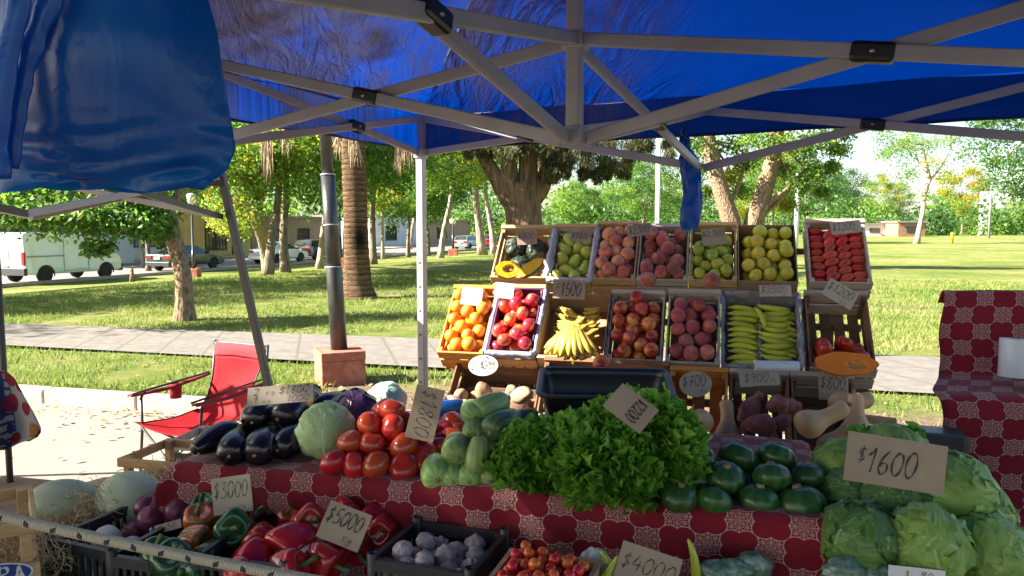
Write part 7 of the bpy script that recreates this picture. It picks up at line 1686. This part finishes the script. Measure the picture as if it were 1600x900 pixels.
for (u, v, Y, yaw, pit, s) in [(411, 842, 2.1, 10, 30, .95), (455, 850, 2.04, -25, 40, 1.3), (510, 872, 1.98, 60, 50, 1.0), (492, 812, 2.14, 10, 20, 1.0), (395, 875, 1.98, 0, 80, 1.1), (540, 800, 2.2, 40, 30, 1.0), (590, 810, 2.2, -20, 40, 1.1), (570, 790, 2.28, 80, 20, 1.0), (560, 850, 2.1, 20, 60, 1.0), (450, 890, 1.92, 80, 30, 1.1), (520, 840, 2.12, 10, 70, 1.0), (380, 900, 1.9, 60, 60, 1.0), (470, 830, 2.16, 50, 70, 1.0), (600, 828, 2.14, 0, 20, .9)]:
    pepper(rl, at(u, v, Y), "r", RZ(yaw) @ RX(pit), s, "red bell peppers")
pepper("orange tinged shrivelled pepper between the red peppers and the $3000 card", at(447, 815, 2.22), "t", RZ(40) @ RX(20), .7)
# garlic
pg = on(650, 814, .85); axG, ayG = axes(19); oG = pg - ayG * .27
cG = plastic_crate("plastic_crate", "black plastic crate of garlic in front of the red cloth", oG, axG, ayG, .28, .27, .29, BLK)
def garf(i):
    def f(th, ph):
        s, c = math.sin(th), math.cos(th); t = (1 + c) / 2
        rad = .028 * float(np.interp(t, [0, .08, .3, .5, .7, .85, .95, 1], [.35, .82, 1.08, 1.08, .9, .4, .13, .11])) * (1 if 0.001 < t < .999 else 0)
        rad *= 1 + .16 * abs(math.cos(4.5 * ph + i)) * (1 - t) * 1.6
        return (rad * math.cos(ph) + .01 * max(0, t - .7), rad * math.sin(ph), -.02 + .054 * t)
    return f
garm = [MB().blob(garf(i), 36, 22).mesh("garlic_bulb", F_GARLIC) for i in range(2)]
for (x, y, z, rr) in pack(cG.w - .04, .22, .026, 46, .12, -.14, x0=.02, y0=.02): tag(place(rng.choice(garm), cG.M @ Matrix.Translation((x, y, z)), None, rr / .03 * 1.0), "papery purple white garlic bulb in the black crate before the cloth", "garlic", "garlic bulbs")
m = MB()
for (pts) in ([(590, 868, 1.96), (700, 898, 1.86), (698, 918, 1.85), (590, 905, 1.95)],): 
    V = [at(*q) for q in pts]; m._add(V + [v + Vector((0, .004, 0)) for v in V], [(0, 1, 2, 3), (7, 6, 5, 4), (0, 4, 5, 1), (3, 2, 6, 7), (0, 3, 7, 4), (1, 5, 6, 2)])
tag(m.build("cardboard_flap", LCARD, smooth=False), "torn cardboard strip standing before the garlic", "cardboard")
# cherry tomatoes in a small wooden crate
pt = on(797, 857, .88); axT, ayT = axes(18); wT, lT = .235, .26; oT = pt - ayT * lT
r = empty("fruit_crate", (0, 0, 0), 0, "small wooden crate of cherry tomatoes at the bottom of the picture", "crate"); r.matrix_world = frame(oT, axT, ayT, zv); MT = r.matrix_world.copy()
for (x, sx_) in ((.006, .012), (wT - .006, .012)): m = MB(); m.box((x, lT / 2, -.035), (sx_, lT - .026, .07)); m.build("side_panel", PINE, r, smooth=False)
for y in (.006, lT - .006): m = MB(); m.box((wT / 2, y, -.032), (wT, .012, .068)); m.build("end_panel", PINE, r, smooth=False)
m = MB(); m.box((wT / 2, lT / 2, -.075), (wT, lT, .008)); m.build("slatted_base", PINE, r, smooth=False)
chm = variants("cherry_tomato", F_CHERRY, 2, lambda i: sphere_fn(.0145, 1.05, .05, seed=i, wob=.03))
for (x, y, z, rr) in pack(wT - .03, lT - .03, .0148, 150, .0, -.07, x0=.015, y0=.015, K_=40): tag(place(rng.choice(chm), MT @ Matrix.Translation((x, y, z)), None, rr / .0148), "cherry tomato in the small crate at the bottom edge", "tomato", "cherry tomatoes")
m = MB(); m.box((wT / 2, lT / 2, -.206), (wT + .02, lT + .01, .25)); o = m.build("packing_box", CBOARD, smooth=False); o.matrix_world = MT.copy(); tag(o, "cardboard box carrying the small crate of cherry tomatoes", "box")
m = MB(); m.box((cG.w / 2, cG.l / 2, -.145), (cG.w - .022, cG.l - .022, .008)); m.build("paper_lining", LCARD, cG.r, smooth=False)
# chillies, packets and bags along the bottom edge
def chilli(label, pts, w):
    pp = [at(*q) for q in pts]; cr_ = [Vector(x) for x in catmull([tuple(q) for q in pp], 6)]; n = len(cr_)
    o = MB().tube(cr_, [w * float(np.interp(i / (n - 1), [0, .08, .3, .8, .95, 1], [.12, .3, .6, 1, .9, .5])) for i in range(n)], 12).build("chilli_pepper", F_CHIL); MB().tube([cr_[-1], cr_[-1] + (cr_[-1] - cr_[-2]).normalized() * .03], [w * .5, w * .25], 8).build("stem", STEMG, o)
    tag(o, label, "chilli")
chilli("tall yellow chilli pepper standing upright right of the $4000 card", [(1075, 842, 1.86), (1084, 868, 1.85), (1088, 905, 1.85), (1090, 940, 1.85)], .0155)
chilli("yellow green chilli left of the $4000 card", [(938, 860, 1.82), (950, 876, 1.82), (968, 890, 1.82), (990, 910, 1.83)], .0145); chilli("green chilli nearest the $4000 card at its lower left", [(966, 868, 1.8), (958, 885, 1.8), (946, 905, 1.8), (940, 925, 1.8)], .017)
m = MB(); c0 = at(930, 895, 1.86); m.blob(lambda th, ph: tuple(a * (1 + .25 * nz(math.sin(th) * math.cos(ph), math.sin(th) * math.sin(ph), math.cos(th), 2.2, 5)) for a in (.045 * math.sin(th) * math.cos(ph), .03 * math.sin(th) * math.sin(ph), .06 * math.cos(th))), 30, 18, c=c0)
tag(m.build("plastic_bag", M("milky_bag", (.5, .5, .52), (.38, .38, .4), .3, 20, .5, 40, rv=0)), "small milky plastic bag between cherry tomatoes and chillies", "bag")
PACK = M("film_packet", (.07, .15, .09), (.26, .32, .28), .15, 38, .5, 60, rv=0, coat=.6, lo=.42, hi=.7)
for (u, v, Y, w, h_, lb) in [(1135, 893, 1.86, .075, .03, "film packet of greens at the bottom edge right of the yellow chilli"), (1176, 885, 1.88, .05, .04, "smaller twisted film packet beside the first one"), (1320, 893, 1.8, .055, .035, "glossy film packet at the bottom edge below the dark iceberg lettuce"), (1375, 897, 1.8, .05, .03, "film packet behind the white card at the bottom right")]:
    m = MB(); c = at(u, v, Y); m.blob(lambda th, ph: tuple(a * (1 + .3 * nz(math.sin(th) * math.cos(ph), math.sin(th) * math.sin(ph), math.cos(th), 2.5, u)) for a in (w * math.sin(th) * math.cos(ph), .03 * math.sin(th) * math.sin(ph), h_ * math.cos(th))), 26, 16, c=c)
    tag(m.build("food_packet", PACK), lb, "packet", "film packets along the bottom edge")
m = MB(); q0 = on(930, 905, .80); m.box((.40, -.03, -.095), (.60, .24, .25)); o = m.build("packing_box", CBOARD, smooth=False); o.location = q0 + Vector((.02, -.0, -.04)); o.rotation_euler.z = -R(17); tag(o, "cardboard box below the chillies and packets at the bottom edge", "box")
# ================================================================== LEFT: MELONS, WOODEN CRATES, CHAIR, ROPE
WOOLM = [M("wood_wool", (.58, .44, .25), (.45, .32, .17), .8, 40, rv=0)]
def wool(name, c, rx, ry, rz, n, seed):
    rr = random.Random(seed); m = MB()
    for q in range(n):
        p = Vector(c) + Vector((rr.gauss(0, .45) * rx, rr.gauss(0, .45) * ry, rr.gauss(0, .4) * rz)); a_ = rr.uniform(0, 6.28); cr = rr.uniform(.012, .03); ax = Vector((rr.gauss(0, 1), rr.gauss(0, 1), rr.gauss(0, .7))).normalized(); b1 = ax.orthogonal().normalized(); b2 = ax.cross(b1); pts = []
        for i in range(14):
            t = i / 13; pts.append(p + ax * (.07 * (t - .5)) + (b1 * math.cos(a_ + t * 6) + b2 * math.sin(a_ + t * 6)) * cr + Vector((0, 0, .012 * math.sin(t * 5 + a_))))
        w = .0011; V = []
        for i in range(14): V += [pts[i] - b1 * w, pts[i] + b1 * w + b2 * .0004]
        m._add(V, [(2 * i, 2 * i + 1, 2 * i + 3, 2 * i + 2) for i in range(13)])
    return tag(m.build(name, WOOLM), kind="stuff")
def level_crate(name, label, o, ax, ay, w, l, h_, mat, rail=.04):
    r = empty(name, (0, 0, 0), 0, label, "crate"); r.matrix_world = frame(o, ax, ay, zv)
    for (y) in (.008, l - .008):
        m = MB(); m.box((w / 2, y, -rail / 2), (w, .016, rail)); m.box((w / 2, y, -h_ + h_ * .27), (w, .014, h_ * .5)); m.build("end_panel", mat, r, smooth=False, bevel=.002, segs=1)
    for x in (.008, w - .008):
        m = MB(); m.box((x, l / 2, -rail / 2), (.014, l - .034, rail)); m.box((x, l / 2, -h_ + h_ * .27), (.012, l - .034, h_ * .5)); m.build("side_panel", mat, r, smooth=False, bevel=.002, segs=1)
        for y in (.03, l - .03): m = MB(); m.box((x + (.021 if x < w / 2 else -.021), y, -h_ / 2), (.028, .028, h_)); m.build("corner_post", mat, r, smooth=False, bevel=.002, segs=1)
    m = MB(); m.box((w / 2, l / 2, -h_ + .01), (w - .04, l - .04, .01)); m.build("base", mat, r, smooth=False)
    c = Crate(); c.r = r; c.w = w; c.l = l; c.h = h_; c.M = r.matrix_world.copy(); return c
axW, ayW = axes(-34)
oW = at(60, 812, 1.98) - axW * .42
cW = level_crate("wooden_crate", "pale wooden crate with a blue oval label and wood wool at the lower left corner", oW, axW, ayW, .42, .34, .24, PINE, .034)
LBL = M("blue_label", (.02, .05, .24), rough=.4, rv=0); LBW = M("label_white", (.75, .75, .75), rough=.5, rv=0)
m = MB(); n = 48; cx, cz = .305, -.133
def ov(a, b_, y): return [(cx + a * math.cos(6.2832 * q / n), y, cz + b_ * math.sin(6.2832 * q / n)) for q in range(n)]
m._add(ov(.098, .037, -.0015), [tuple(range(n))]); lb_ = m.build("label_border", LBW, cW.r, smooth=False)
m = MB(); m._add(ov(.093, .033, -.0022), [tuple(range(n))]); m.build("label_field", LBL, lb_, smooth=False)
m = MB(); write(m, "RA", 0, 0, .042, None, 0, 0.0, .16, 1.0, 0); m.v = [(cx + .022 + x, -.003 - z * .2, cz - .02 + y) for x, y, z in m.v]; m.build("label_writing", LBW, lb_, smooth=False)
o2 = at(182, 716, 2.95); cV = level_crate("wooden_crate", "pale wooden crate behind the melons with wood wool spilling out", o2, *axes(14), .46, .3, .22, PINE, .035)
o3 = at(258, 690, 3.55); c3 = level_crate("wooden_crate", "weathered wooden crate with a small black sign under the camp chair", o3, *axes(10), .42, .3, .22, PINEG, .04)
m = MB(); m.box((.12, -.004, -.1), (.2, .006, .1)); sg = m.build("black_sign", M("black_sign", (.02, .02, .02), rough=.6, rv=0), c3.r, smooth=False, bevel=.003)
m = MB()
for (zz, n_) in ((-.083, 4), (-.112, 9)):
    for q in range(n_):     # two rows of small unreadable capitals
        x = .036 + q * .014; m.box((x, -.0078, zz), (.0025, .001, .018)); m.box((x + .005, -.0078, zz + rng.choice((-.008, 0, .008))), (.007, .001, .0025))
m.build("sign_marks", LBW, sg, smooth=False)
om = MB().blob(oval(.098, .128, 2, .02), 36, 24).build("melon", F_MELON); om.matrix_world = Matrix.Translation(at(206, 786, 2.5)) @ RZ(-20) @ RX(75) @ RY(80) @ RX(0) @ Matrix.Scale(1.05, 4) @ RX(8); tag(om, "pale green melon on wood wool, the nearer to the onion crate", "melon")
om = MB().blob(oval(.085, .12, 6, .02), 36, 24).build("melon", F_MELON); om.matrix_world = Matrix.Translation(at(103, 789, 2.5)) @ RZ(20) @ RY(-78); tag(om, "melon with a round yellow stem scar at the far left", "melon")
m = MB(); m.lathe([(.022, .108), (.026, .113), (.022, .118), (.016, .115)], 20); m.build("scar_rim", F_WONION, om); m = MB(); m.lathe([(.001, .117), (.017, .116), (.018, .112)], 16); m.build("stem_scar", M("scar_yellow", (.45, .33, .08), (.3, .2, .05), .8, 60, rv=0), om)
m = MB(); m.grid(lambda i, j: at(-30, 850, 2.3) + axW * (.66 * i) + ayW * (.6 * j) + Vector((0, 0, -.03 + .02 * nz(i * 5, j * 5, 1))), 10, 10); o = m.build("straw_bed", WOOLM); tag(o, kind="stuff")
wool("wood_wool", at(70, 832, 2.35), .24, .16, .05, 300, 1); wool("wood_wool", at(150, 812, 2.42), .1, .1, .12, 240, 2); wool("wood_wool", at(255, 752, 2.9), .11, .1, .08, 260, 3); wool("wood_wool", at(40, 872, 2.1), .16, .1, .08, 240, 4)
m = MB(); m.box((0, 0, .345), (.8, .66, .69)); o = m.build("packing_box", CBOARD, smooth=False); o.location = (-1.74, 2.62, 0); o.rotation_euler.z = -R(14); tag(o, "stack of boxes supporting the melon crates", "box")
m = MB(); m.box((cW.w / 2, cW.l / 2, -cW.h - .345), (cW.w + .04, cW.l + .03, .68)); o = m.build("packing_box", CBOARD, smooth=False); o.matrix_world = cW.M.copy(); tag(o, "tall cardboard box under the blue labelled crate at the lower left corner", "box")
# camp chair
RED = NT("red_chair_fabric"); k = RED; P = k.coord(); k.col(k.ramp(k.noise(P, 7, 4), [(.35, (.27, .004, .009)), (.65, (.34, .007, .012))])).set(rough=.75, spec=.2, normal=k.bump(k.math('ADD', k.noise(k.map(P, (1, 1, .3)), 14, 4), k.math('MULTIPLY', k.noise(P, 300, 2), .2)), .3, .01)); k.translucent((.6, .008, .012), .25); RED = k.m
REDD = M("dark_red_fabric", (.22, .006, .014), (.17, .005, .011), .8, 8, .1, 60, rv=0); STL = M("black_steel_tube", (.02, .02, .022), rough=.4, rv=0)
pc = on(328, 668, .42); r = empty("camp_chair", (pc.x - .1, pc.y + .12, 0), R(-27), "red folding camp chair with black tube frame by the kerb", "chair")
def seat(i, j):     # i across, j from the front of the seat to the top of the back
    if j < .5:
        t = j / .5; w = .28 - .07 * t; y = -.27 + .43 * t; z = .41 - .03 * math.sin(math.pi * t * .9) + .03 * t + .04 * (2 * i - 1) ** 2 * (1 - .3 * t)
    else:
        t = (j - .5) / .5; w = float(np.interp(t, [0, .25, .5, .75, 1], [.2, .185, .2, .225, .24])); y = .16 + .19 * t + .02 * math.sin(math.pi * t); z = .44 + .45 * t
        y += .045 * (1 - (2 * i - 1) ** 2) * math.sin(math.pi * min(1, t + .1))
    return Vector((w * (2 * i - 1), y, z + .005 * nz(i * 4, j * 9, 2)))
m = MB(); m.grid(lambda i, j: seat(i, j * .9), 16, 40); so = m.build("seat_fabric", RED, r).modifiers.new("t", 'SOLIDIFY'); so.thickness = .003
m = MB(); m.grid(lambda i, j: seat(i, .9 + .1 * j) + Vector((0, -.004, 0)), 16, 6); so = m.build("headrest_band", REDD, r).modifiers.new("t", 'SOLIDIFY'); so.thickness = .006
m = MB(); m.tube([seat(0, j) for j in np.linspace(.0, 1, 40)] + [seat(i, 1) for i in np.linspace(0, 1, 10)] + [seat(1, j) for j in np.linspace(1, 0, 40)], .005, 6); m.build("edge_piping", STL, r)
for sd in (-1, 1):
    m = MB(); m.tube([(sd * .255, .42, 0), (sd * .25, .30, .5), (sd * .245, .352, .90)], .009, 8); m.build("back_post", STL, r)
    m = MB(); m.tube([(sd * .27, -.27, .0), (sd * .26, -.24, .42), (sd * .275, -.23, .6)], .009, 8); m.tube([(sd * .275, -.23, .6), (sd * .28, -.2, .64)], .009, 8); m.build("front_post", STL, r)
    m = MB(); m.tube([(sd * .26, -.25, .03), (sd * .25, .33, .40)], .008, 8); m.build("leg", STL, r)
    m = MB(); m.tube([(sd * .255, .40, .03), (sd * .25, -.22, .42)], .008, 8); m.build("leg", STL, r)
    m = MB(); m.grid(lambda i, j: Vector((sd * .29 + .05 * (i - .5), -.3 + .62 * j, .645 + .05 * (j - .4) * (1 if j > .4 else .3) - .012 * math.sin(math.pi * j) - .01 * (2 * i - 1) ** 2)), 6, 20); ob = m.build("armrest", REDD, r); so = ob.modifiers.new("t", 'SOLIDIFY'); so.thickness = .012
    m = MB(); m.tube([(sd * .265, -.3, .64), (sd * .262, .3, .68)], .007, 6); m.build("arm_edge", STL, r)
m = MB(); m.tube([(-.27, -.27, .02), (.25, -.25, .42)], .008, 8); m.tube([(.27, -.27, .02), (-.25, -.25, .42)], .008, 8); m.build("front_brace", STL, r)
m = MB(); m.lathe([(.038, -.1), (.042, 0), (.04, .0), (.036, -.09)], 18, c=(-.31, .06, .64)); m.build("cup_holder", REDD, r)
# rope
k = NT("braided_rope"); P = k.coord("UV"); xu = k.sepxyz(P); tw2 = k.math('SINE', k.math('ADD', k.math('MULTIPLY', xu[0], 6.2832 * 2), k.math('MULTIPLY', xu[1], 800.0))); tw3 = k.math('SINE', k.math('SUBTRACT', k.math('MULTIPLY', xu[0], 6.2832 * 2), k.math('MULTIPLY', xu[1], 800.0)))
wob_ = k.math('MULTIPLY', k.math('SINE', k.math('MULTIPLY', xu[1], 85.0)), .13)
dj = k.math('ABSOLUTE', k.math('SUBTRACT', k.math('FRACT', k.math('ADD', k.math('ADD', xu[0], wob_), .5)), .5))
fl_ = k.math('MULTIPLY', k.math('GREATER_THAN', k.math('COSINE', k.math('MULTIPLY', xu[1], 170.0)), .8), k.math('LESS_THAN', dj, .085))
c = k.mix(k.math('MULTIPLY_ADD', k.math('MULTIPLY', tw2, tw3), .25, .3), (.42, .37, .28), (.3, .26, .19)); c = k.mix(k.math('MULTIPLY', fl_, .95), c, (.03, .03, .04))
k.col(c).set(rough=.85, spec=.2, normal=k.bump(k.math('MULTIPLY', tw2, tw3), .45, .002)); ROPE = k.m
pa_, pb_ = at(-520, 675, 1.02), at(900, 976, .93)
L = (pb_ - pa_).length; dr = (pb_ - pa_).normalized(); e1 = dr.cross(zv).normalized(); e2 = e1.cross(dr)
def rp(i, j):
    c = pa_.lerp(pb_, i) + Vector((0, 0, -.02 * math.sin(math.pi * i))); rad = .0072; a_ = 6.2832 * j
    return c + e1 * (rad * math.cos(a_)) + e2 * (rad * math.sin(a_))
m = MB(); m.grid(rp, 500, 12, lambda i, j: (j, i * L)); tag(m.build("rope", ROPE), "pale braided rope with dark flecks stretched across the lower left", "rope")
# odds and ends at the right
m = MB(); q_ = at(1470, 672, 2.9); m.box((0, 0, q_.z / 2), (.17, .15, q_.z)); o = m.build("black_bin", BLK, smooth=False, bevel=.02); o.location = (q_.x, q_.y, 0); o.rotation_euler.z = -R(20); tag(o, "tall black plastic bin standing between rack and red cloth stand", "bin")
m = MB(); m.bar(at(1330, 652, 3.05), at(1400, 660, 3.0), .03, .03); tag(m.build("wood_plank", PINE, smooth=False), "short pale plank sticking out right of the butternut crate", "plank")
# ================================================================== PRICE CARDS
def topY(P0, u, l=.36, f=1.0): return (P0 + tv * along(P0, u) + ev * l * f).y - (.11 if P0 is ROW3 else .05)
card("brown $800 card on the crate of dark pumpkins", 823, 371, topY(ROW3, 823), 31, 23, 4, [("$800", .06, .38, .46, .86), ("Kg", .62, .1, .16, .2)])
card("brown $1800 card on the crate of green pears", 908, 369, topY(ROW3, 908), 31, 19, -5, [("$1800", .04, .25, .55, .9)], pin=PINR)
card("brown $2300 card on the top tier peaches", 1000, 359, topY(ROW3, 1000), 39, 19, 8, [("$2300", .05, .22, .6, .85)], pin=PINR)
card("brown $2,300 card on the crate of green lemons", 1115, 370, topY(ROW3, 1115), 37, 27, 5, [("$2,300", .03, .52, .38, .94)])
card("pale $1200 card on the packed plum tomatoes", 1322, 355, topY(ROW3, 1322), 48, 20, 6, [("$1200", .05, .26, .6, .76), ("Kg", .74, .08, .2, .14)], LCARD, pin=PINY)
card("blank looking sunlit white card on the crate of oranges", 737, 463, topY(ROW2, 737), 33, 28, -6, [], WCARD)
card("sunlit white card with faint writing on the crate of apples", 788, 454, topY(ROW2, 788), 30, 25, -6, [("_--_", .1, .62, .3, .6)], WCARD, ink=INKG, pen=.05)
card("large brown $1500 card on the box of speckled bananas", 889, 452, topY(ROW2, 889) - .03, 50, 31, -3, [("$", .1, .5, .3, .12), ("1500", .24, .16, .66, .66)], pin=PING)
card("pale $2500 card on the film lined banana box", 1212, 454, topY(ROW2, 1212) - .02, 50, 18, 1, [("$2500", .05, .3, .6, .82), ("Kg", .68, .04, .22, .12)], LCARD, pin=PINR)
card("tilted $1200 card on the half empty tomato crate", 1313, 459, topY(ROW2, 1313) - .02, 50, 31, -32, [("$1200", .06, .4, .46, .86), ("Kg", .6, .06, .24, .2)], LCARD)
card("round white 2 kilo $2000 disc on the potato crate", 755, 571, topY(ROW1, 755, .40) - .05, 47, 33, 3, [("2", .08, .32, .42, .14), ("Kg", .25, .36, .22, .14), ("$2000", .4, .34, .4, .52)], WCARD, shape="disc", ink=INKG, pen=.08, pin=PINY)
card("round brown $700 disc on the orange toned crate", 1087, 600, topY(ROW1, 1087, .38) - .03, 52, 41, 3, [("$700", .1, .4, .42, .74), ("Kg", .64, .16, .18, .18)], LCARD, shape="disc", pin=PINY)
card("long $900 card on the sweet potato crate", 1187, 591, topY(ROW1, 1187, .38) - .03, 64, 24, 4, [("$900", .12, .25, .6, .62), ("Kg", .78, .24, .26, .14)], LCARD, pin=PINY)
card("square $800 card on the butternut crate", 1303, 605, topY(ROW1, 1303, .38) - .03, 47, 42, -4, [("$800", .05, .42, .46, .86), ("Kg", .52, .1, .18, .26)], pin=PINR)
card("card reading 2 Kg $1800 lying on the eggplants", 438, 616, 2.46, 104, 30, 5, [("2", .1, .5, .42, .08), ("Kg", .28, .54, .24, .14), ("$1800", .48, .5, .42, .46), ("1", .1, .06, .36, .06), ("Kg", .24, .08, .24, .12), ("1000", .6, .06, .34, .34)], LCARD, pitch=-28, pen=.09)
card("$1800 card turned sideways beside the tomato pyramid", 664, 646, 2.26, 84, 46, -103, [("$1800", .07, .24, .56, .88)], pitch=-12, ink=INKG, pen=.05)
card("$2200 card turned on its corner on the curly lettuce", 986, 637, 2.0, 53, 72, -131, [("$2200", .1, .5, .28, .78)], pitch=-38, pen=.09)
card("largest card, $1600, standing on the iceberg lettuces", 1397, 723, 1.88, 160, 78, -9, [("$", .12, .38, .34, .10), ("1600", .22, .22, .5, .52)], pitch=-10, pen=.075)
card("small white card half hidden behind the zucchini", 836, 658, 2.58, 40, 26, 12, [("3", .1, .4, .5, .18), ("_", .4, .5, .3, .3)], WCARD, pitch=-45, ink=INKG)
card("pale $3000 card standing among the green peppers", 363, 773, 2.2, 63, 58, 8, [("$3000", .05, .42, .44, .88), ("Kg", .62, .1, .16, .2)], LCARD, pitch=-12, pen=.05)
card("$5000 card leaning on the red peppers", 538, 822, 2.0, 73, 60, -20, [("$5000", .06, .46, .42, .84), ("Kg", .56, .12, .2, .24)], pitch=-25, pen=.085)
card("$4000 card at the bottom edge among the chillies", 1012, 889, 1.78, 100, 62, -18, [("$4000", .06, .34, .42, .9)], pitch=-15, pen=.06)
card("narrow card with letters lying by the red onions", 262, 823, 2.2, 42, 14, 16, [("C_1A", .12, .2, .62, .7)], LCARD, pitch=-30, pen=.1)
card("white card cut off by the lower right picture edge", 1432, 902, 1.74, 92, 30, -6, [("1", .3, .3, .5, .06), ("80", .55, .3, .5, .24)], WCARD, pitch=-10, pen=.09)
